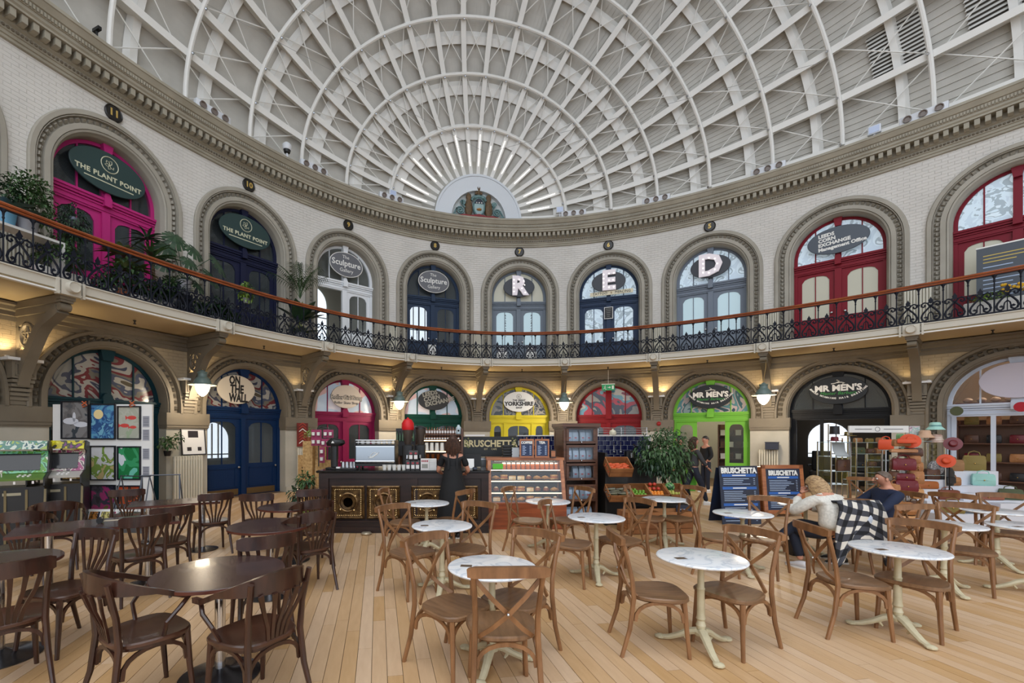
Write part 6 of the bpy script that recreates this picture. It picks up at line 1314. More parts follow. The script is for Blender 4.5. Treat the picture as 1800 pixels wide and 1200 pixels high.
t = gal(128, .55, 'hanging_plant', 'dense trailing plant hanging in front of the magenta doors', 5.35); MB().lathe([(.08, .05), (.13, .12), (.15, .22)], 14).build('basket', gm_, t); bush(t, (0, 0, .12), .24, 520, .09, .03, gB, 1.5, -1, .6); MB().tube([(0, 0, .2), (0, 0, .5), (0, .3, .55), (0, .5, .55)], .008, 4).build('hook', iron, t); bush(t, (-.2, 0, -.35), .26, 240, .14, .03, gA, .8, -1, .5)
t = gal(112, .8, 'potted_plant', 'white trough of low plants behind the railing before the magenta doors'); MB().bev(-.45, .35, -.14, .14, 0, .32, .03).build('pot', shw, t); bush(t, (-.05, 0, .5), .34, 340, .13, .05, gA, .7, -.2)
t = gal(212, .85, 'potted_plant', 'variegated leafy plant in a terracotta pot behind the railing'); pot(t, .16, .28, sht); MB().tube([(0, 0, .2), (-.02, 0, .7)], .014, 6).build('stem', bark, t); tuft(t, (0, 0, .98), 18, .38, .09, gV, .9, .2); tuft(t, (.05, 0, .7), 14, .36, .08, gV, .9, .1); tuft(t, (.34, 0, .78), 14, .34, .08, gV, .9, .1); bush(t, (.1, 0, .6), .3, 220, .13, .06, gA, .9, -.6)
t = gal(238, .8, 'potted_plant', 'long white trough with a small red flowered plant on the gallery floor'); MB().bev(-.5, .6, -.14, .14, 0, .26, .03).build('pot', shw, t); bush(t, (.1, 0, .34), .3, 160, .1, .05, gB, .5, 0)
t = gal(268, .75, 'spiky_plant', 'tall yucca with spiky head above the handrail by the magenta doors'); pot(t, .17, .3, shm); MB().tube([(0, 0, .2), (.03, 0, .7), (0, 0, 1.15)], [.035, .03, .03], 8).build('stem', bark, t); tuft(t, (0, 0, 1.15), 34, .56, .05, gA, .8, .0); tuft(t, (-.1, 0, 1.5), 24, .42, .045, gB, .9, .1); MB().tube([(0, 0, .9), (-.1, 0, 1.2), (-.1, 0, 1.45)], .02, 6).build('branch', bark, t)
t = gal(292, .85, 'potted_plant', 'low dark grassy plant below the yucca'); pot(t, .15, .25, shm); tuft(t, (0, 0, .3), 30, .5, .03, gB, 1.0, .1); tuft(t, (-.3, 0, .35), 22, .4, .03, gB, 1.0, .1)
t = gal(322, .8, 'monstera', 'large split leaved monstera in a patterned grey pot by the navy doors'); pot(t, .16, .3, shm, .55); MB().box(-.14, .14, -.12, .12, 0, .55).build('stand', iron, t, smooth=0); monstera(t, (0, 0, .85), [(-.3, .05, .72, .34), (-.12, .1, 1.0, .36), (.17, .05, .86, .32), (.62, -.1, .72, .42), (.45, -.12, .34, .36), (-.35, 0, .35, .3), (.02, -.1, .5, .28), (.3, .1, .1, .26)], gB); bush(t, (.1, 0, .86), .16, 60, .14, .02, gB, .4, 0)
t = gal(378, .85, 'potted_plant', 'low leafy plant behind the railing under the monstera'); pot(t, .14, .22, shm); bush(t, (0, 0, .42), .28, 160, .16, .06, gB, .9, -.2); tuft(t, (.1, 0, .3), 10, .45, .1, gB, .9, .2)
t = gal(432, 1.0, 'potted_plant', 'small bright lime green plant behind the handrail at the navy doors', 4.92); bush(t, (0, 0, .16), .17, 240, .08, .06, gC, 1.4, -.9); pot(t, .08, .12, shm, -.1); MB().cyl((0, 0, 0), .012, -.78, -.08, 6).build('stand', iron, t); MB().cyl((0, 0, 0), .1, -.78, -.76, 12).build('foot', iron, t)
t = gal(528, .75, 'palm_plant', 'tall feathery palm with broad banana leaves between navy and white doors'); pot(t, .17, .3, shm); m = MB()
for q in range(6): m.tube([(.04*cos(q), .04*sin(q), .25), (.05*cos(q), .05*sin(q), .9), (.08*cos(q), .08*sin(q), 1.15)], .014, 5)
m.build('cane', M('cane_green', (120, 128, 70), .5), t); palm(t, (0, 0, 1.25), 17, 1.25, gA, .85); tuft(t, (0, 0, .6), 8, .75, .28, gB, .35, .5)
tuft(t, (0, 0, .25), 7, .55, .16, gB, .6, .3)
# gallery extras at the right: planter and information board
t = gal(1755, .75, 'flower_planter', 'white planter with lime and yellow flowers before the slate information board'); MB().bev(-.5, .5, -.12, .12, .05, .42, .03).build('trough', shw, t); bush(t, (-.1, 0, .48), .26, 150, .1, .05, gC, .4, 0); 
m = MB()
for q in range(14): m.ball((.15+random.uniform(-.15, .2), random.uniform(-.08, .08), .55+random.uniform(0, .2)), .035, 6)
m.build('flowers', M('flower_yellow', (224, 176, 40), .6), t, kind='stuff')
k, D = kof(1752, .35); t = thing('information_board', 'slate grey information board with yellow and white lines before the far right doors', 'board', (*W(k+.06, .32), 4.14), Wr(k)); MB().box(-.48, .48, 0, .12, 0, 1.72).build('panel', M('slate_board', (72, 80, 90), .5), t, smooth=0); MB().box(-.49, .49, -.005, .13, 1.72, 1.75).build('top_edge', wtx, t, smooth=0)
m = MB(); m2 = MB()
for q in range(3): m2.box(-.38, .2+.05*(q == 1)-.1*(q == 2), -.006, 0, 1.52-.075*q, 1.54-.075*q)
for q in range(9): m.box(-.38, .1+.1*((q*3) % 4)-.05, -.006, 0, 1.26-.095*q, 1.28-.095*q)
m2.box(-.3, .1, -.006, 0, .34, .36); m.build('white_lines', _m['print_pale'], t, smooth=0); m2.build('yellow_lines', M('line_yellow', (200, 176, 90), .5), t, smooth=0)
for px, D, nm, lb, hh in ((1168, 8.75, 'fig_tree', 'bushy weeping fig tree in a dark pot behind the fruit crates', 0),):
    t = th(nm, lb, 'tree', px, D); pot(t, .2, .36, blackm); m = MB(); m.tube([(0, 0, .3), (.03, 0, .6), (-.02, .02, .95), (.0, 0, 1.3)], [.03, .026, .022, .016], 7); m.tube([(0, 0, .7), (.12, 0, 1.0), (.25, 0, 1.2)], .012, 5); m.tube([(0, 0, .75), (-.12, .05, 1.0), (-.3, 0, 1.15)], .012, 5); m.build('trunk', bark, t)
    bush(t, (0, 0, 1.32), .52, 1500, .1, .04, gA, .85, -.8, .5); bush(t, (.1, -.05, .95), .34, 420, .09, .04, gA, .7, -.9, .5); bush(t, (-.15, 0, 1.05), .38, 400, .09, .04, gB, .6, -.9, .5)
x, y = W(-3.17, .14); t = thing('potted_plant', 'small ivy in a dark pot on the cream radiator', 'plant', (x, y, 1.15), 0); pot(t, .08, .12, blackm); bush(t, (0, 0, .25), .2, 130, .09, .06, gA, .9, -.5); MB().tube([(0, 0, .1), (.1, 0, .4), (.22, 0, .5)], .005, 4).build('stem', gA, t); bush(t, (.22, 0, .42), .1, 26, .09, .06, gA, 1, -1)
t = th('potted_plant', 'trailing plant on the small dark side table left of the counter', 'plant', 538, 8.35, .64); pot(t, .07, .1, sht); bush(t, (0, 0, .16), .16, 120, .12, .05, gA, .8, -.8); bush(t, (-.16, -.1, -.12), .12, 60, .12, .05, gB, 1.2, -1)
t = th('potted_plant', 'striped leaf plant on the floor under the small side table', 'plant', 537, 8.33, 0); pot(t, .08, .14, shw); tuft(t, (0, 0, .12), 16, .34, .03, gC, .9, .4)
t = th('small_cactus', 'tiny green plant high beside the pink mug packs', 'plant', 543, 9.3, 1.5); pot(t, .05, .08, sht); bush(t, (0, 0, .14), .09, 60, .07, .03, gC, 1.2, -.4); MB().box(-.1, .1, -.08, .08, -1.5, 0).build('stand', osb, t, smooth=0)

random.seed(33)
for px, off, nm, lb, n, L, zz_ in ((262, .7, 'grassy_plant', 'dense dark strap leaved plant behind the railing below the yucca', 34, .55, .5), (300, .7, 'grassy_plant', 'tall fountain grass plant between the yucca and the monstera', 38, .75, .75), (345, .6, 'grassy_plant', 'low spider plant at the foot of the monstera', 26, .4, .35), (395, .8, 'leafy_plant', 'broad leaved dark plant behind the railing at the navy doors', 18, .5, .3), (190, .6, 'leafy_plant', 'mixed dark green foliage behind the railing at the magenta doors', 22, .45, .4)):
    t = gal(px, off, nm, lb); pot(t, .13, zz_*.6, shm); tuft(t, (0, 0, zz_*.6), n, L, .035 if 'grass' in nm else .09, gB if n % 3 else gA, .9, .15); bush(t, (0, 0, zz_*.85), .3, 340, .13, .05, gA, .9, -.5)
# ---------------------------------------------------------------- leather and hat shop at the right
def blob(name, lb, cat, px, py, D, build, r=0, grp=None, up=0):
    t = th(name, lb, cat, px, D, ZD(py, D), r, grp); build(t); return t
brown = M('leather_brown', (96, 62, 44), .45, c2=(74, 46, 34), scale=8); tanl = M('leather_tan', (176, 122, 76), .5, c2=(150, 100, 60), scale=8); burg = M('leather_burgundy', (104, 22, 34), .4); orng = M('felt_orange', (206, 74, 32), .6); mint = M('felt_mint', (160, 206, 196), .6); pinkf = M('felt_beige', (196, 160, 132), .6); olive = M('felt_olive', (76, 84, 58), .7); blk = M('leather_black', (26, 26, 30), .45); gold2 = M('felt_gold', (130, 112, 56), .6); strip_ = M('felt_stripe', (214, 200, 188), .6, c2=(150, 110, 96), scale=6, stretch=(1, 1, 8))
def hat(mat, band=None, s=1.0, tilt=0, crown='bucket'):
    def f(t):
        T = Mx.Rotation(R(tilt), 4, 'X')
        MB(T).lathe([(.135*s, -.035*s), (.138*s, -.03*s), (.092*s, .02*s), (.085*s, .03*s), (.078*s, .09*s), (.06*s, .108*s), (.02*s, .11*s)] if crown == 'bucket' else [(.17*s, .0), (.175*s, .008), (.085*s, .02*s), (.08*s, .1*s), (.06*s, .115*s), (.02*s, .105*s)], 22).build('felt', mat, t)
        if band: MB(T).lathe([(.088*s, .03*s), (.084*s, .055*s)], 22, cap=False).build('band', band, t)
    return f
def bag(mat, w, h, d=.1, handle=1, flap=1, mat2=None):
    def f(t):
        MB().loft([[(x*q, y*q2, z) for x, y in ((-w/2, -d/2), (-w/4, -d*.62), (w/4, -d*.62), (w/2, -d/2), (w/2, d/2), (-w/2, d/2))] for q, q2, z in ((.92, .8, 0), (1, 1, h*.12), (1, 1, h*.7), (.92, .75, h*.95), (.85, .5, h))]).build('body', mat, t, smooth=50)
        if flap: MB().loft([[(x*1.01, -d*.62-.006+yy, z) for x, yy in ((-w/2*.95, .025), (-w/4, 0), (w/4, 0), (w/2*.95, .025))] for z in (h*.45, h*.7, h*.93)], cap=False, closed=False).build('flap', mat2 or mat, t, smooth=50); MB().ball((0, -d*.64-.01, h*.48), .012, 6).build('clasp', brass, t)
        if handle: MB().tube([(-w*.28, 0, h*.95), (-w*.22, 0, h*1.2), (0, 0, h*1.3), (w*.22, 0, h*1.2), (w*.28, 0, h*.95)], .009, 6).build('handle', mat2 or mat, t)
    return f
# banner sign on its gantry
t = th('shop_banner', 'long white banner sign on posts over the glass shelves', 'sign', 1545, 9.4); MB().box(-.62, .62, 0, .03, ZD(760, 9.4), ZD(748, 9.4)).build('panel', whitem, t, smooth=0)
for x in (-.6, .6): MB().box(x-.015, x+.015, .03, .06, 0, ZD(760, 9.4)).build('post', steel, t, smooth=0)
zz = ZD(754, 9.4); m = MB(); m.box(-.5, -.15, -.003, 0, zz-.006, zz+.006); m.box(.1, .5, -.003, 0, zz-.006, zz+.006); m.tube([(-.03+.05*cos(2*pi*j/16), -.002, zz+.045*sin(2*pi*j/16)) for j in range(16)], .004, 4, closed=True); m.build('small_print', _m['print_dark'], t)
def glasscase(px, D, w, h, levels, lb, r=0, d=.35):
    t = th('glass_case', lb, 'display case', px, D, 0, r)
    for s in (-1, 1):
        for y in (0, d): MB().box(s*w/2-.01, s*w/2+.01, y-.01, y+.01, 0, h).build('post', steel, t, smooth=0)
    for z in levels: MB().box(-w/2, w/2, 0, d, z, z+.012).build('glass_shelf', M('shelf_glass', (176, 196, 196), .1, alpha=.55), t, smooth=0)
    MB().box(-w/2, w/2, 0, d, 0, .08).build('base', whitem, t, smooth=0)
    for s in (-1, 1): MB().add([(s*w/2, 0, .08), (s*w/2, d, .08), (s*w/2, d, h), (s*w/2, 0, h)], [(0, 1, 2, 3)]).build('side_glass', cl_glass, t, smooth=0)
    return t
glasscase(1478, 9.3, .4, ZD(776, 9.3), [ZD(776, 9.3)-.02, ZD(803, 9.3), ZD(829, 9.3), ZD(852, 9.3), .3], 'narrow glass shelf case behind the seated couple')
glasscase(1528, 9.6, .55, ZD(770, 9.6), [ZD(778, 9.6), ZD(798, 9.6), ZD(821, 9.6), ZD(845, 9.6)], 'dim glass shelf unit under the white banner')
glasscase(1572, 9.0, .5, ZD(800, 9.0), [ZD(810, 9), ZD(833, 9.0), ZD(854, 9)], 'glass shelf unit behind the man in navy')
glasscase(1636, 8.5, .5, ZD(775, 8.5), [ZD(776, 8.5), ZD(836, 8.5), ZD(868, 8.5), .35], 'tall glass case right of the bag tower', -4)
blob('top_hat', 'tall black hat on the narrow glass case', 'hat', 1467, 763, 9.45, lambda t: MB().lathe([(.1, 0), (.085, .01), (.08, .16), (.09, .17)], 20).build('felt', blk, t))
blob('felt_hat', 'burgundy hat on the narrow glass case', 'hat', 1467, 775, 9.45, hat(burg, None, .8, 0, 'f'))
blob('felt_hat', 'dull gold hat right of the burgundy hat', 'hat', 1491, 766, 9.5, hat(gold2, blk, .8, 0, 'f'))
t = th('leather_sheet', 'pale grey curved leather sheet in the narrow glass case', 'leather', 1482, 9.35, ZD(803, 9.35)+.01); MB().strip([(0, .12, .3), (0, .1, .12), (0, .02, .02), (0, -.06, .005)], .26, .008, up=(1, 0, 0)).build('sheet', M('leather_pale', (176, 182, 184), .5), t)
blob('satchel', 'flat brown leather case on the second shelf of the narrow glass case', 'bag', 1482, 829, 9.42, bag(brown, .26, .26, .06, 0, 1))
random.seed(5)
BG = [(1508, 778, .14, tanl, 'tan purse'), (1528, 778, .12, gold2, 'gold purse'), (1548, 778, .15, tanl, 'wide tan purse'), (1510, 798, .2, olive, 'olive bag'), (1530, 798, .16, brown, 'brown bag'), (1546, 798, .18, tanl, 'tan satchel'), (1512, 821, .15, blk, 'black bag'), (1532, 821, .16, brown, 'dark brown bag'), (1512, 845, .18, blk, 'wide black bag'), (1540, 845, .16, olive, 'olive satchel')]
for px, py, w, mt, lb in BG: blob('leather_bag', lb+' on the dim glass shelves under the banner, '+('top shelf' if py == 778 else 'second shelf' if py == 798 else 'third shelf' if py == 821 else 'lowest shelf'), 'bag', px, py, 9.75, bag(mt, w, w*.75, .08, 0, 1), 0, 'bags under the white banner')
blob('handbag', 'orange structured handbag beside the bag tower', 'bag', 1557, 790, 8.85, bag(orng, .22, .2, .1, 1, 0), -35)
MB().cyl(at(1557, 8.85), .01, 0, ZD(790, 8.85), 6) 
t = th('bag_pedestal', 'slim clear pedestal under the orange handbag', 'stand', 1557, 8.85); MB().box(-.1, .1, -.05, .05, ZD(790, 8.85)-.012, ZD(790, 8.85)).build('plate', M('shelf_glass', (176, 196, 196), .1), t, smooth=0); MB().cyl((0, 0, 0), .012, 0, ZD(790, 8.85)-.01, 8).build('pole', steel, t); MB().cyl((0, 0, 0), .1, 0, .015, 16).build('foot', steel, t)
# bag tower
bt = th('bag_tower', 'tall slim rack pole carrying leather bags and hats', 'stand', 1594, 7.9); MB().cyl((0, 0, 0), .025, 0, 1.62, 10).build('pole', steel, bt); MB().cyl((0, 0, 0), .2, 0, .02, 20).build('foot', steel, bt)
m = MB()
for q in range(8): a = q*.8; m.tube([(0, 0, .4+.15*q), (.16*cos(a), .16*sin(a), .43+.15*q)], .006, 4)
m.build('hook_arm', steel, bt)
TW = [(1600, 800, .3, .15, brown, 'dark brown shoulder bag', 7.85), (1595, 800+8, .0, 0, None, '', 0), (1588, 824, .3, .2, burg, 'upper burgundy saddle bag', 7.7), (1590, 842, .24, .12, burg, 'middle burgundy pouch', 7.72), (1592, 862, .3, .2, burg, 'lower burgundy saddle bag', 7.7), (1609, 848, .2, .22, tanl, 'tan boxy bag', 7.75), (1610, 826, .16, .16, tanl, 'small tan bag', 7.8), (1571, 846, .14, .2, brown, 'narrow brown bag', 7.8), (1572, 868, .14, .2, tanl, 'narrow tan bag', 7.75), (1612, 874, .15, .17, M('leather_honey', (196, 146, 96), .5), 'honey drawstring pouch', 7.8), (1588, 793, .34, .06, tanl, 'long tan roll', 7.7), (1584, 782, .22, .12, tanl, 'tan clutch', 7.75), (1594, 777, .24, .08, orng, 'orange roll purse', 7.65), (1606, 812, .16, .13, tanl, 'tan half moon bag', 7.72), (1574, 822, .15, .16, brown, 'brown bucket bag', 7.78), (1606, 895, .16, .16, brown, 'low brown bag', 7.8), (1578, 892, .14, .14, tanl, 'low tan bag', 7.8)]
for px, py, w, h, mt, lb, D in TW:
    if mt: blob('hanging_bag', lb+' on the bag tower', 'bag', px, py+2, D, bag(mt, w, h, .1, 1 if h > .15 else 0, 1 if h > .1 else 0), -30+random.uniform(-12, 12), 'bags on the bag tower')
t = th('honey_duffel', 'large honey leather slouch bag on the floor under the bag tower', 'bag', 1592, 7.55); MB().loft([[(a*cos(2*pi*j/16)*(1+.06*sin(3*j)), b*sin(2*pi*j/16), z) for j in range(16)] for a, b, z in ((.17, .12, 0), (.2, .14, .06), (.19, .13, .2), (.16, .11, .28))]).build('body', _m['leather_honey'], t); MB().loft([[(a*cos(2*pi*j/16), b*sin(2*pi*j/16), z) for j in range(16)] for a, b, z in ((.15, .1, .3), (.19, .13, .36), (.16, .1, .46), (.06, .05, .5))]).build('hood', tanl, t); MB().tube([(-.15, 0, .25), (-.12, -.02, .31), (.12, -.02, .31), (.15, 0, .25)], .02, 6).build('mouth_rim', brown, t)
blob('bucket_hat', 'bright orange bucket hat on top of the bag tower', 'hat', 1600, 775, 7.75, hat(orng, None, .78, 62, 'f'), -38)
blob('silk_scarf', 'white and blue scarf under the orange hat on the tower', 'scarf', 1596, 783, 7.85, lambda t: [MB().strip([(x, 0, .1), (x*1.2, -.02, .0), (x*1.3, 0, -.06)], .05, .01, up=(1, 0, 0)).build('fold', c, t) for x, c in ((-.08, mint), (0, M('scarf_blue', (40, 60, 130), .5)), (.08, whitem))])
blob('green_purse', 'pale green folded purse beside the orange hat', 'bag', 1582, 772, 8.0, bag(M('purse_green', (110, 150, 100), .5), .16, .1, .05, 0, 0), 25)
for px, py, f, lb in ((1644, 752, hat(mint, M('band_teal', (90, 140, 140), .5), 1.0), 'mint striped bucket hat on the top shelf'), (1626, 766, hat(pinkf, None, 1.0), 'beige felt hat left of the striped one'), (1645, 774, hat(strip_, None, 1.1), 'cream striped bucket hat below the mint one')): blob('bucket_hat', lb, 'hat', px, py, 8.55, f)
t = th('hat_stand', 'thin steel hat stand above the tall glass case', 'stand', 1641, 8.6); MB().cyl((0, .1, 0), .01, 0, ZD(750, 8.6), 6).build('pole', steel, t); MB().box(-.16, .16, 0, .2, ZD(753, 8.6)-.01, ZD(753, 8.6)).build('plate', cl_glass, t, smooth=0)
for px, py, mt, lb, til in ((1675, 780, burg, 'round burgundy hat hung flat beside the case', 75), (1663, 810, orng, 'round orange hat hung flat beside the case', 75)): blob('felt_hat', lb, 'hat', px, py, 8.3, hat(mt, None, .72, til, 'f'), -42)
t = th('hat_pole', 'slim black stand holding the burgundy and orange hats', 'stand', 1669, 8.4); MB().cyl((0, 0, 0), .012, 0, 1.5, 6).build('pole', blackm, t); MB().cyl((0, 0, 0), .12, 0, .015, 16).build('foot', blackm, t)
t = th('picture_card', 'pale floral card leaning on the hat shelf', 'card', 1608, 8.65, ZD(766, 8.65)); MB().box(-.1, .1, 0, .01, 0, .19).build('card', swirl('floral_card', [(190, 200, 196), (150, 180, 176), (206, 190, 196), (150, 130, 150)], 12, 1), t, smooth=0); MB().box(-.01, .01, .01, .03, -ZD(766, 8.65), 0).build('stand', steel, t, smooth=0)
t = blob('patterned_bag', 'round grey patterned bag in the tall glass case', 'bag', 1645, 836, 8.6, lambda t: MB().loft([[(.13*q*cos(2*pi*j/18), y, .15+.14*q*sin(2*pi*j/18)) for j in range(18)] for q, y in ((.8, -.06), (1, -.03), (1, .03), (.8, .06))]).build('body', swirl('grey_pattern', [(120, 124, 130), (170, 172, 176), (80, 84, 96), (190, 190, 190)], 16, 2, rough=.5), t))
# white stepped display
WS = [(1690, 905, .5, .42, 7.9), (1745, 905, .6, .36, 7.7), (1795, 905, .5, .42, 7.6)]
t = th('display_steps', 'white stepped display blocks crowded with leather goods at far right', 'display', 1735, 8.0); wb = M('display_white', (206, 210, 220), .5)
for x0, x1, y0, y1, z0, z1 in ((-.85, 1.1, 0, .3, 0, .22), (-.8, 1.1, .25, .55, 0, .42), (-.7, 1.1, .5, .8, 0, .66), (-.6, 1.1, .75, 1.0, 0, .92), (-.95, -.55, .3, .6, .42, .62), (-.1, .2, .28, .5, .22, .55), (.3, .7, .05, .25, .22, .4), (-.6, -.2, .5, .75, .66, .78)): MB().box(x0, x1, y0, y1, z0, z1).build('block', wb, t, smooth=0)
WM = Mx.Translation(at(1735, 8.0)) @ Mx.Rotation(RC, 4, 'Z')
GO = [(-.45, .15, .22, .3, .2, gold2, 'patterned olive bag on the lowest step'), (-.15, .12, .22, .26, .1, M('scarf_grey', (90, 92, 96), .7), 'grey scarf on the lowest step'), (.15, .15, .22, .16, .14, M('leather_rust', (156, 66, 40), .5), 'small rust bag on the lowest step'), (-.25, .42, .42, .34, .18, M('leather_chestnut', (120, 64, 44), .45), 'chestnut dome bag on the second step'), (.45, .42, .42, .5, .1, M('leather_redbrown', (140, 78, 54), .45), 'long red brown bag on the second step'), (.9, .4, .42, .3, .2, olive, 'dark olive bag on the second step'), (.1, .65, .66, .2, .16, tanl, 'tan bag on the third step'), (.65, .62, .66, .3, .22, M('leather_mint', (150, 200, 190), .5), 'mint sling bag on the third step'), (-.35, .6, .78, .2, .2, brown, 'brown slouch bag on the third step'), (.3, .9, .92, .4, .22, M('straw_tan', (150, 112, 74), .7), 'wide straw bag on the top step'), (.8, .9, .92, .3, .3, gold2, 'khaki tote on the top step'), (-.62, .45, .62, .34, .14, M('leather_amber', (160, 90, 40), .45), 'amber brown bag on the left block')]
for x, y, z, w, h, mt, lb in GO: t = thing('leather_goods', lb, 'bag', tuple(WM @ V((x, y, z))), RC-.4+random.uniform(-.3, .3), 'leather goods on the white steps'); bag(mt, w, h, .12, 1 if h > .15 else 0, 1)(t)
t = thing('backpack', 'black backpack with top loop standing on the white steps', 'bag', tuple(WM @ V((-.08, .62, .66))), RC); MB().loft([[(a*cos(2*pi*j/16), b*sin(2*pi*j/16), z) for j in range(16)] for a, b, z in ((.14, .09, 0), (.16, .1, .08), (.16, .1, .26), (.12, .08, .33), (.04, .03, .36))]).build('body', blk, t); MB().tube([(-.05, 0, .35), (-.03, 0, .41), (.03, 0, .41), (.05, 0, .35)], .01, 6).build('loop', blk, t); MB().bev(-.09, .09, -.13, -.08, .05, .17, .03).build('pocket', blk, t)
t = thing('felt_hat', 'brown bowler hat on the white steps left of the black backpack', 'hat', tuple(WM @ V((-.42, .85, .92))), RC); hat(brown, blk, .9, 0, 'f')(t)
t = thing('felt_hat', 'olive hat hung on the white shop door frame', 'hat', (*W(4.21, .06), 2.2), Wr(4.2)); hat(olive, None, .8, -80)(t)
t = thing('felt_hat', 'red hat hung on the white shop door frame at the right edge', 'hat', (*W(4.52, .1), 2.25), Wr(4.5)); hat(M('felt_red', (170, 24, 44), .6), None, .8, -80)(t)
t = thing('shop_shelves', 'dark wooden shelves of goods inside the white fronted shop', 'shelf', (*W(4.5, -.8), 0), Wr(4.5)); m = MB()
for z in (.5, .95, 1.4, 1.85): m.box(-1, 1, 0, .3, z, z+.03)
m.box(-1, -.96, 0, .3, 0, 2); m.box(.96, 1, 0, .3, 0, 2); m.box(-1, 1, .3, .33, 0, 2); m.build('shelves', sw, t, smooth=0)
SM = Mx.Translation((*W(4.5, -.8), 0)) @ Mx.Rotation(Wr(4.5), 4, 'Z')
for r in range(4):
    for i in range(5):
        mt = [tanl, burg, brown, gold2, blk][(i*2+r) % 5]; t = thing('shelf_bag', '%s bag, %s from the left on shelf %s inside the white shop' % (['tan', 'burgundy', 'brown', 'khaki', 'black'][(i*2+r) % 5], n_[i], ['one', 'two', 'three', 'four'][r]), 'bag', tuple(SM @ V((-.75+.36*i, .12, .53+.45*r))), Wr(4.5), 'bags inside the white shop'); bag(mt, .24, .2, .1, 0, 1)(t)
for i in range(5): t = thing('shelf_hat', 'pale bobble shape, %s from the left behind the white fanlight' % n_[i], 'hat', tuple(SM @ V((-.8+.22*i, .0, 2.42))), 0, 'pale shapes in the white fanlight'); MB().ball((0, 0, .06), .09, 10, sz=.7).build('felt', pinkf, t)
t = thing('fanlight_ledge', 'red ledge behind the white fanlight', 'shelf', (*W(4.5, -.8), 2.38), Wr(4.5)); MB().box(-1, 1, -.1, .2, 0, .04).build('ledge', M('ledge_red', (110, 40, 34), .6), t, smooth=0)
# barber chairs and lime shop interior
t = thing('shop_shelves', 'rustic wooden shelves inside the lime green shop', 'shelf', (*W(2.68, -1.4), 0), Wr(2.5)); m = MB()
for z in (.4, .8, 1.2, 1.6): m.box(-.5, .5, 0, .3, z, z+.03)
m.box(-.5, .5, .3, .34, 0, 2.0); m.box(-.5, -.46, 0, .3, 0, 2); m.box(.46, .5, 0, .3, 0, 2); m.build('shelves', sw, t, smooth=0)
SM = Mx.Translation((*W(2.68, -1.4), 0)) @ Mx.Rotation(Wr(2.5), 4, 'Z')
for r in range(3):
    for i in range(4): t = thing('storage_box', '%s box, %s from the left on shelf %s in the lime shop' % (['white', 'brown'][(i+r) % 2], n_[i], ['one', 'two', 'three'][r]), 'box', tuple(SM @ V((-.34+.22*i, .12, .83+.4*r))), Wr(2.5), 'boxes in the lime shop'); MB().box(-.08, .08, -.08, .08, 0, .16).build('box', [labm, brown][(i+r) % 2], t, smooth=0); MB().box(-.085, .085, -.085, .085, .16, .18).build('lid', [labm, brown][(i+r) % 2], t, smooth=0)
ld = bpy.data.lights.new('shop_light', 'POINT'); ld.energy = 60; ld.color = (1, .9, .75); ld.shadow_soft_size = .2
for k in (2.5, 4.5, 3.5):
    t = thing('ceiling_spot', 'small round shop ceiling light inside the %s shop' % {2.5: 'lime green', 4.5: 'white fronted', 3.5: 'black fronted'}[k], 'lamp', (*W(k, -1.2), 3.6), 0); MB().cyl((0, 0, 0), .1, 0, .28, 16).build('housing', whitem, t); lo = bpy.data.objects.new('shop_light', ld); C.objects.link(lo); lo.parent = t; lo.location = (0, 0, -.1)
for q, dx in enumerate((-.5, .35)):
    T = Mx.Translation((*W(3.5, -1.3), 0)) @ Mx.Rotation(Wr(3.5), 4, 'Z'); t = thing('barber_chair', 'black barber chair inside the black shop front, %s' % ['left', 'right'][q], 'chair', tuple(T @ V((dx, 0, 0))), Wr(3.5), 'barber chairs'); MB().lathe([(.25, 0), (.25, .03), (.05, .06), (.05, .4)], 20).build('base', chrome, t); MB().bev(-.25, .25, -.25, .25, .4, .55, .05).build('seat', blackm, t); MB().bev(-.24, .24, .18, .3, .55, 1.15, .05).build('backrest', blackm, t)
    for s in (-1, 1): MB().bev(min(s*.24, s*.31), max(s*.24, s*.31), -.2, .2, .68, .74, .03).build('armrest', blackm, t)
t = thing('counter_box', 'dark blue box on a small shelf left of the black shop front', 'box', (*W(3.03, .2), 1.21), Wr(3)); MB().box(-.16, .16, -.1, .1, 0, .2).build('box', M('box_slate', (40, 46, 62), .5), t, smooth=0); MB().box(-.17, .17, -.11, .11, .2, .22).build('lid', M('box_slate', (40, 46, 62), .5), t, smooth=0)

# ---------------------------------------------------------------- people
skinm = M('skin', (206, 150, 124), .55, c2=(190, 132, 108), scale=14); lip = M('lip', (160, 84, 76), .5)
def skin(name, pts, edges, rad, mat, parent, lv=2):
    me = bpy.data.meshes.new(name); me.from_pydata(pts, edges, []); o = bpy.data.objects.new(name, me); C.objects.link(o); o.parent = parent
    sm = o.modifiers.new('Skin', 'SKIN'); sm.use_smooth_shade = True; sm.branch_smoothing = .6
    if not me.skin_vertices: me.attributes  # layer is made with the modifier
    for i, r in enumerate(rad):
        sv = me.skin_vertices[0].data[i]; sv.radius = r if isinstance(r, tuple) else (r, r); sv.use_root = (i == 0)
    ss = o.modifiers.new('Subdivision', 'SUBSURF'); ss.levels = lv; ss.render_levels = lv; me.materials.append(mat); return o
def chain(name, pts, rad, mat, parent, lv=2): return skin(name, [tuple(p) for p in pts], [(i, i+1) for i in range(len(pts)-1)], rad, mat, parent, lv)
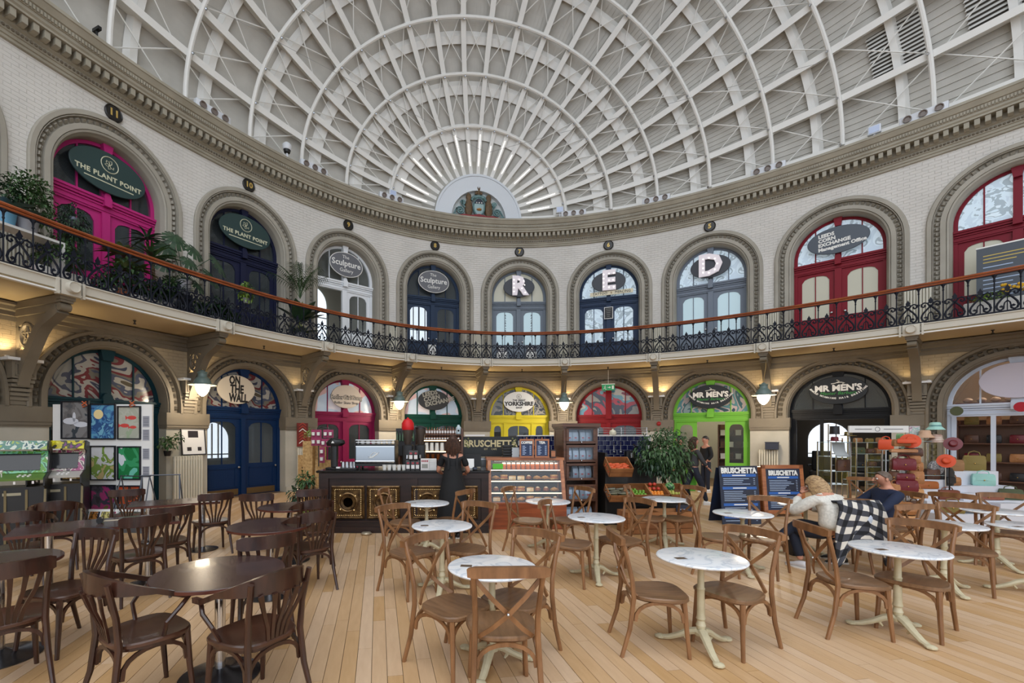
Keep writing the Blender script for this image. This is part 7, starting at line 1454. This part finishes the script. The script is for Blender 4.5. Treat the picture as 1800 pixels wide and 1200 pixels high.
def hand(parent, p, d, n_up, s=1):
    """palm, four bent fingers of different lengths and a thumb from the side of the palm"""
    d = V(d).normalized(); u = V(n_up).normalized(); sd = d.cross(u).normalized(); p = V(p); pts = [p, p+d*.04, p+d*.08]; ed = [(0, 1), (1, 2)]; rd = [(.022, .018), (.036, .016), (.036, .014)]
    for i, (o, L) in enumerate(((-.027, .058), (-.009, .068), (.009, .064), (.026, .05))):
        b = len(pts); pts += [p+d*.075+sd*o, p+d*(.08+L*.5)+sd*o*1.05-u*.006, p+d*(.08+L*.85)+sd*o*1.05-u*.026]; ed += [(2, b), (b, b+1), (b+1, b+2)]; rd += [.0095, .0085, .0075]
    b = len(pts); pts += [p+d*.03+sd*.034*s, p+d*.06+sd*.058*s-u*.01, p+d*.085+sd*.06*s-u*.02]; ed += [(1, b), (b, b+1), (b+1, b+2)]; rd += [.012, .0105, .009]
    return skin('hand', [tuple(q) for q in pts], ed, rd, skinm, parent, 1)
def face(parent, c, f, r, hairmat, up=(0, 0, 1), ear=True):
    """eyes, nose, mouth and ears on a head centred at c looking along f"""
    f = V(f).normalized(); u = (V(up)-f*V(up).dot(f)).normalized(); s = f.cross(u); c = V(c); X = Mx((s.to_4d(), f.to_4d(), u.to_4d(), (0, 0, 0, 1))).transposed(); X.col[3] = (*c, 1); X[3][0] = X[3][1] = X[3][2] = 0
    ey = M('eye_white', (226, 222, 216), .3); pu = M('pupil', (50, 40, 34), .2)
    for q in (-1, 1):
        MB(X).ball((q*.034, .08*r/.09, .005), .011, 8).build('eye', ey, parent); MB(X).ball((q*.034, .088*r/.09, .005), .0055, 6).build('pupil', pu, parent)
        MB(X).tube([(q*.018, .098*r/.09, .027), (q*.034, .1*r/.09, .031), (q*.05, .09*r/.09, .026)], .004, 5).build('eyebrow', hairmat, parent)
        if ear: MB(X).ball((q*.08, -.005, -.005), .024, 8, sx=.35, sy=.7, sz=1.2).build('ear', skinm, parent)
    MB(X).loft([[(w*cos(2*pi*j/8), .088*r/.09+d_+w*.8*sin(2*pi*j/8), z) for j in range(8)] for w, d_, z in ((.006, .006, .022), (.009, .014, .0), (.014, .022, -.022), (.008, .012, -.032))]).build('nose', skinm, parent)
    MB(X).tube([(-.024, .09*r/.09, -.052), (0, .098*r/.09, -.05), (.024, .09*r/.09, -.052)], .006, 6).build('mouth', lip, parent)
    return X
def haircap(parent, X, mat, r=.098, back=0, front=.35, low=-.02, hh=1.12):
    """short or long hair: a shell over crown and back of the head"""
    m = MB(X); rings = []; n = 20
    for i in range(9):
        th_ = pi/2-(i/8)*(pi/2+.35); ring = []
        for j in range(n):
            a = 2*pi*j/n; fr = max(0, sin(a)); z = r*hh*sin(th_); rr = r*cos(th_)
            if fr > 0: z = max(z, r*hh*(front*fr))
            z = max(z, low-back*(1-fr)) if back == 0 else z
            rr2 = max(.004, rr if z <= r*hh*sin(th_)+1e-6 else sqrt(max(0, 1-(z/(r*hh))**2))*r)
            ring.append((rr2*cos(a)*.93, rr2*sin(a)*1.04-.004, z+.012))
        rings.append(ring)
    m.loft(rings, cap=True); return m.build('hair', mat, parent, smooth=60)
def shoe(parent, p, d, mat, sole=None, L=.26):
    d = V(d).normalized(); X = Mx.Translation(p) @ Mx.Rotation(atan2(d.y, d.x)-pi/2, 4, 'Z')
    if abs(d.z) > .3: X = X @ Mx.Rotation(math.asin(d.z), 4, 'X')
    MB(X).loft([[(w*cos(2*pi*j/12), y, max(.012, z+h*sin(2*pi*j/12))) for j in range(12)] for y, w, h, z in ((-.07, .028, .03, .045), (-.05, .038, .045, .055), (.02, .04, .045, .05), (.09, .045, .03, .035), (.15, .04, .022, .028), (.185, .02, .012, .022))]).build('shoe', mat, parent, smooth=60)
    MB(X).loft([[(w*cos(2*pi*j/12)*1, y0+w*0, z) for j in range(1)] for y0, w, z in ((0, 0, 0), (0, 0, 0))]) if 0 else None
    MB(X).slab([(-.035, -.075), (.035, -.075), (.048, .08), (.035, .17), (0, .19), (-.035, .17), (-.048, .08)], 0, .018).build('sole', sole or whitem, parent, smooth=0)
def stander(name, lb, px, D, r, H, topm, legm, shoem, hairm, arms, dress=False, longhair=False, step=0, scale=1, gaze=(0, 1, 0), bag_=None):
    """standing figure; H height, arms: list of (elbow, wrist) offsets for left and right"""
    t = th(name, lb, 'person', px, D, 0, r); k = H/1.7; P = lambda x, y, z: (x*k, y*k, z*k)
    body = [P(0, 0, .96), P(0, 0, 1.1), P(0, .01, 1.25), P(0, 0, 1.38), P(0, .01, 1.47), P(0, .015, 1.55), P(0, .025, 1.63), P(0, .02, 1.675)]; ed = [(0, 1), (1, 2), (2, 3), (3, 4), (4, 5), (5, 6), (6, 7)]; rd = [(.14*k, .1*k), (.125*k, .09*k), (.14*k, .1*k), (.12*k, .085*k), (.056*k, .06*k), (.08*k, .094*k), (.088*k, .103*k), (.06*k, .072*k)]
    for s, (el_, wr_) in zip((-1, 1), arms):
        b = len(body); body += [P(s*.16, 0, 1.36), P(*el_), P(*wr_)]; ed += [(3, b), (b, b+1), (b+1, b+2)]; rd += [.05*k, .04*k, .028*k]
        b = len(body); dy = s*step; body += [P(s*.085, 0, .88), P(s*.09, dy*.5+.02, .5), P(s*.09, dy, .1)]; ed += [(0, b), (b, b+1), (b+1, b+2)]; rd += [.085*k, .058*k, .036*k]
    skin('body', body, ed, rd, skinm, t)
    tp = [P(0, 0, .9), P(0, 0, 1.1), P(0, .01, 1.25), P(0, 0, 1.385)]; te = [(0, 1), (1, 2), (2, 3)]; tr = [(.175*k, .135*k), (.155*k, .12*k), (.165*k, .125*k), (.15*k, .115*k)]
    for s, (el_, wr_) in zip((-1, 1), arms):
        b = len(tp); q = V(P(*el_)); w_ = V(P(*wr_)); full = 0 if dress else .85; tp += [P(s*.165, 0, 1.365), tuple(V(P(s*.165, 0, 1.365)).lerp(q, .75 if dress else 1)), ]; te += [(3, b), (b, b+1)]; tr += [.064*k, .056*k]
        if not dress: tp.append(tuple(q.lerp(w_, full))); te.append((b+1, b+2)); tr.append(.042*k)
    skin('top', tp, te, tr, topm, t)
    if dress:
        MB().loft([[(a*k*cos(2*pi*j/24)*(1+f*.05*sin(j*2.1)), b*k*sin(2*pi*j/24)*(1+f*.05*sin(j*2.1)), z*k) for j in range(24)] for a, b, z, f in ((.27, .22, .22, 1), (.25, .2, .5, 1), (.22, .17, .8, .5), (.18, .14, .98, 0), (.155, .12, 1.12, 0), (.14, .11, 1.2, 0))]).build('skirt', topm, t, smooth=60)
        for s in (-1, 1): MB().strip([P(s*.07, -.115, 1.15), P(s*.07, -.12, 1.3), P(s*.08, -.06, 1.42), P(s*.07, .09, 1.35)], .03, .008, up=(1, 0, 0)).build('strap', topm, t)
    else:
        lp = [P(0, 0, 1.02), P(0, 0, .92)]; le = [(0, 1)]; lr = [(.15*k, .115*k), (.145*k, .115*k)]
        for s in (-1, 1): dy = s*step; b = len(lp); lp += [P(s*.088, 0, .84), P(s*.09, dy*.5+.02, .5), P(s*.09, dy, .08)]; le += [(1, b), (b, b+1), (b+1, b+2)]; lr += [.098*k, .07*k, .052*k]
        skin('trousers', lp, le, lr, legm, t)
    for s in (-1, 1): shoe(t, P(s*.09, s*step, 0), (s*.1, 1, 0), shoem)
    X = face(t, P(0, .02, 1.595), gaze, .085*k, hairm); haircap(t, X, hairm, .096*k, 0, .35, -.09 if longhair else -.03)
    if longhair:
        m = MB(X); 
        for q in range(22):
            a = pi+.15+(pi-.3)*q/21; x, y = .085*k*cos(a), .085*k*sin(a)*1.05; m.tube([(x, y, .05), (x*1.15, y*1.2-.01, -.03), (x*1.25+.01*sin(q*2), y*1.25, -.12), (x*1.1+.012*sin(q), y*1.15, -.2-.02*sin(q*1.7))], [.02, .024, .022, .008], 5)
        m.build('hair_locks', hairm, t)
    for s, (el_, wr_) in zip((-1, 1), arms): q = V(P(*el_)); w_ = V(P(*wr_)); hand(t, w_, (w_-q), (0, -1, .3) if abs((w_-q).z) > .1 else (0, 0, 1), -s)
    if bag_: bag_(t)
    return t
hb = M('hair_brown', (78, 50, 36), .55, c2=(50, 32, 24), scale=30); hk = M('hair_black', (30, 26, 26), .5); cb_ = M('cloth_black', (20, 21, 24), .8, c2=(14, 15, 18), scale=5); jn = M('cloth_navy', (26, 32, 48), .8); olv = M('cloth_grey', (58, 58, 60), .8)
stander('person', 'woman in a long black dress standing at the coffee counter, back to camera', 796, 7.12, 0, 1.6, cb_, cb_, blackm, hb, [((-.25, .08, 1.12), (-.2, .3, 1.06)), ((.26, .06, 1.12), (.22, .28, 1.06))], dress=True, longhair=True)
stander('person', 'person in black standing in the lime green shop doorway', 1241, 12.9, 100, 1.6, cb_, jn, whitem, hk, [((-.22, -.02, 1.1), (-.18, .12, .95)), ((.22, -.02, 1.1), (.18, .12, .95))])
def gbag(t): g = thing('carrier_bag', 'bright green carrier bag held by the walking woman', 'bag', tuple(t.matrix_basis @ V((-.26, .05, .3))), t.rotation_euler.z); MB().loft([[(x*q, y*q, z) for x, y in ((-.15, -.07), (.15, -.07), (.15, .07), (-.15, .07))] for q, z in ((.9, 0), (1, .1), (1, .34), (.8, .4))]).build('body', M('bag_green', (96, 180, 60), .5), g, smooth=0); MB().tube([(-.08, 0, .38), (-.04, 0, .5), (.04, 0, .5), (.08, 0, .38)], .008, 5).build('handle', M('bag_green', (96, 180, 60), .5), g)
stander('person', 'woman with long brown hair and dark top walking right behind the fruit', 1219, 10.6, -90, 1.58, olv, jn, whitem, hb, [((-.25, -.05, 1.1), (-.27, .02, .84)), ((.22, .1, 1.12), (.2, .24, .95))], longhair=True, step=.28, bag_=gbag)
stander('person', 'person in dark clothes walking left, partly behind the fig tree', 1196, 10.9, 85, 1.6, cb_, cb_, blackm, hk, [((-.22, .06, 1.1), (-.2, .2, .9)), ((.22, -.06, 1.1), (.22, .0, .85))], step=.2)
# seated pair
def sitter(name, lb, pos, rz, topm, legm, parts):
    t = thing(name, lb, 'person', pos, rz); t.scale = (.95, .95, .92)
    spine, head, L, A_ = parts['spine'], parts['head'], parts['legs'], parts['arms']
    pts = [tuple(p) for p in spine]+[tuple(p) for p in head]; n0 = len(spine); ed = [(i, i+1) for i in range(len(pts)-1)]
    rd = [(.15, .12), (.14, .115), (.145, .11), (.125, .09)][:n0]+[(.05, .055), (.07, .08), (.076, .09), (.05, .06)]; sh_i = n0-1
    for s_, kn, an in L: b = len(pts); pts += [s_, kn, an]; ed += [(0, b), (b, b+1), (b+1, b+2)]; rd += [.085, .06, .036]
    for s_, e_, w_ in A_: b = len(pts); pts += [s_, e_, w_]; ed += [(sh_i, b), (b, b+1), (b+1, b+2)]; rd += [.05, .04, .028]
    skin('body', pts, ed, rd, skinm, t)
    pts = [tuple(p) for p in spine]; ed = [(i, i+1) for i in range(n0-1)]; f = parts.get('fat', 1.0); rd = [(.19*f, .165*f), (.18*f, .15*f), (.175*f, .14*f), (.155*f, .125*f)][:n0]; pts.append(tuple(V(spine[-1]).lerp(V(head[0]), .75))); ed.append((n0-1, n0)); rd.append((.08, .075))
    for s_, e_, w_ in A_: b = len(pts); pts += [s_, e_, tuple(V(e_).lerp(V(w_), .85))]; ed += [(sh_i, b), (b, b+1), (b+1, b+2)]; rd += [.075*f, .062*f, .045*f]
    skin('top', pts, ed, rd, topm, t)
    pts = [tuple(spine[0]), tuple(V(spine[0])+V((0, .04, -.01)))]; ed = [(0, 1)]; rd = [(.165, .13), (.15, .12)]
    for s_, kn, an in L: b = len(pts); pts += [s_, kn, tuple(V(kn).lerp(V(an), .93))]; ed += [(1, b), (b, b+1), (b+1, b+2)]; rd += [.1, .078, .052]
    skin('trousers', pts, ed, rd, legm, t)
    for s, (s_, e_, w_) in zip((-1, 1), A_): hand(t, w_, V(w_)-V(e_), (0, 0, 1), -s)
    return t
knit = M('cream_knit', (226, 224, 216), .9, c2=(206, 204, 196), scale=40, bump=.5); navyc = M('navy_jumper', (22, 34, 62), .8); hbl = M('hair_blonde', (196, 166, 122), .6, c2=(128, 98, 70), scale=30, stretch=(1, 1, 4)); hgr = M('hair_greybrown', (110, 96, 86), .7, c2=(86, 74, 66), scale=30)
sx, sy = FL(1466, 945, .42); 
wt = sitter('person', 'woman in a cream jumper leaning on the table, back to camera', (sx, sy, 0), RC+R(14), knit, jn, dict(fat=1.06, spine=[(0, 0, .54), (0, -.02, .68), (0, .02, .84), (0, .09, .98)], head=[(0, .14, 1.04), (-.0, .19, 1.09), (-.01, .22, 1.13), (-.01, .22, 1.17)],
    legs=[((-.1, .05, .5), (-.14, .42, .5), (-.14, .3, .1)), ((.1, .05, .5), (.0, .44, .56), (-.42, .36, .42))], arms=[((-.19, .1, .93), (-.3, .3, .74), (-.12, .32, .98)), ((.19, .1, .93), (.27, .32, .76), (.12, .42, .76))]))
X = face(wt, (-.01, .22, 1.105), (-.25, .9, -.4), .092, hbl); haircap(wt, X, hbl, .1, 0, .35, -.1)
m = MB(X)
for q in range(30):
    a = pi-.2+(pi+.4)*q/29; x, y = .088*cos(a), .09*sin(a); m.tube([(x, y, .04), (x*1.2, y*1.25, -.04), (x*1.28, y*1.3, -.12), (x*1.1, y*1.2, -.17-.02*sin(q*1.9))], [.016, .02, .017, .006], 5)
m.build('hair_locks', hbl, wt)
shoe(wt, (-.14, .3, 0), (-.15, 1, 0), M('shoe_white', (214, 214, 218), .5)); shoe(wt, (-.44, .36, .36), (-1, .1, 0), blackm); m = MB()
for q in range(4): m.tube([(-.5-.03*q, .32, .41-.012*q), (-.5-.03*q, .36, .43-.012*q), (-.5-.03*q, .4, .41-.012*q)], .006, 4)
m.build('shoelace', whitem, wt)
sx, sy = FL(1540, 930, .42)
mt_ = sitter('person', 'man in a navy jumper leaning back and looking left', (sx, sy, 0), RC+R(82), navyc, jn, dict(spine=[(0, 0, .54), (0, -.06, .68), (0, -.12, .86), (0, -.13, 1.0)], head=[(0, -.12, 1.07), (0, -.08, 1.13), (0, -.07, 1.185), (0, -.075, 1.225)],
    legs=[((-.1, .05, .5), (-.15, .44, .52), (-.12, .5, .08)), ((.1, .05, .5), (.14, .44, .53), (.14, .4, .08))], arms=[((-.19, -.13, .96), (-.24, .08, .76), (-.16, .34, .76)), ((.19, -.13, .96), (.26, .02, .8), (.12, .26, .78))]))
X = face(mt_, (0, -.075, 1.155), (.05, 1, -.05), .094, hgr); haircap(mt_, X, hgr, .0925, 0, .8, -.06, 1.0)
for p in ((-.12, .5, 0), (.14, .4, 0)): shoe(mt_, p, (0, 1, 0), blackm)
# checked coat over the chair between them
ck = M('coat_check', (30, 32, 36), .9); n = ck.node_tree.nodes; l = ck.node_tree.links; tc = n.new('ShaderNodeUVMap'); sx_ = n.new('ShaderNodeSeparateXYZ'); l.new(tc.outputs[0], sx_.inputs[0]); hs = []
for q in (0, 1):
    f_ = n.new('ShaderNodeMath'); f_.operation = 'PINGPONG'; f_.inputs[1].default_value = 1; l.new(sx_.outputs[q], f_.inputs[0]); g_ = n.new('ShaderNodeMath'); g_.operation = 'GREATER_THAN'; g_.inputs[1].default_value = .5; l.new(f_.outputs[0], g_.inputs[0]); hs.append(g_)
ad = n.new('ShaderNodeMath'); ad.operation = 'ADD'; l.new(hs[0].outputs[0], ad.inputs[0]); l.new(hs[1].outputs[0], ad.inputs[1]); hv = n.new('ShaderNodeMath'); hv.operation = 'MULTIPLY'; hv.inputs[1].default_value = .5; l.new(ad.outputs[0], hv.inputs[0])
rr_ = n.new('ShaderNodeValToRGB'); rr_.color_ramp.interpolation = 'CONSTANT'; e_ = rr_.color_ramp.elements; e_[0].color = (*lin((24, 26, 32)), 1); e_[1].position = .75; e_[1].color = (*lin((216, 212, 202)), 1); q_ = e_.new(.25); q_.color = (*lin((66, 68, 76)), 1); l.new(hv.outputs[0], rr_.inputs[0]); l.new(rr_.outputs[0], n['Principled BSDF'].inputs['Base Color'])
cx_, cy_ = FL(1502, 889, .8); t = thing('checked_coat', 'black and white checked coat draped over the chair back', 'coat', (cx_, cy_, 0), RC+R(4)); m = MB(); vs = []; uv = []; nx_, nz = 22, 18
for j in range(nz+1):
    v = j/nz
    for i in range(nx_+1):
        u = i/nx_-.5; fold = .02*sin(u*26+v*3)*v; w = .5+.2*v; x = u*w+.03*sin(v*7+u*9)*v+(.06*v if u > 0 else -.05*v); z = .86-.62*v*(1-.25*cos(u*7)*v)
        y = -.03-.05*sin(min(1, v*6)*pi/2)-fold-.03*v; vs.append((x, y, z)); uv.append((u*9+v*3.2, v*9-u*2.2))
fs = [(j*(nx_+1)+i, j*(nx_+1)+i+1, (j+1)*(nx_+1)+i+1, (j+1)*(nx_+1)+i) for j in range(nz) for i in range(nx_)]
m.add(vs, fs, uv=uv); o = m.build('cloth', ck, t, smooth=80); so = o.modifiers.new('Solidify', 'SOLIDIFY'); so.thickness = .02
m = MB(); vs = [(x, y+.05-.12*0+(.09 if k2 else -.05)*1.0, z) for k2 in (0, 1) for x, y, z in [(-.25+.5*i/12, 0, .86 if 1 else 0) for i in range(13)]]; uv = [(x*18, k2*1.6) for k2 in (0, 1) for x in [-.25+.5*i/12 for i in range(13)]]; m.add(vs, [(i, i+1, i+14, i+13) for i in range(12)], uv=uv); o = m.build('shoulder_fold', ck, t); so = o.modifiers.new('Solidify', 'SOLIDIFY'); so.thickness = .02
m = MB(); m.loft([[(.07*q*cos(2*pi*j/12)+.06, -.1, .62+.09*q*sin(2*pi*j/12)) for j in range(12)] if 0 else [(.06+.08*q*cos(2*pi*j/12), -.1-.02*(1-q), .66+.07*q*sin(2*pi*j/12)) for j in range(12)] for q in (1, .7, .1)]); m.build('lining', M('lining_pale', (196, 208, 226), .5), t)
t = th('handbag', 'black leather handbag on the floor beside the seated woman', 'bag', 1399, *([794.53*1.6/(975-766.33)])); bag(blk, .17, .2, .12, 1, 0)(t); MB().tube([(-.07, -.06, .18), (-.1, -.08, .1), (-.04, -.08, .08)], .008, 5).build('tassel', M('leather_rust2', (130, 70, 44), .5), t)
for px, py, lb in ((1432, 872, 'white paper on the table between the couple'),): x, y = FL(1440, 880, .69)
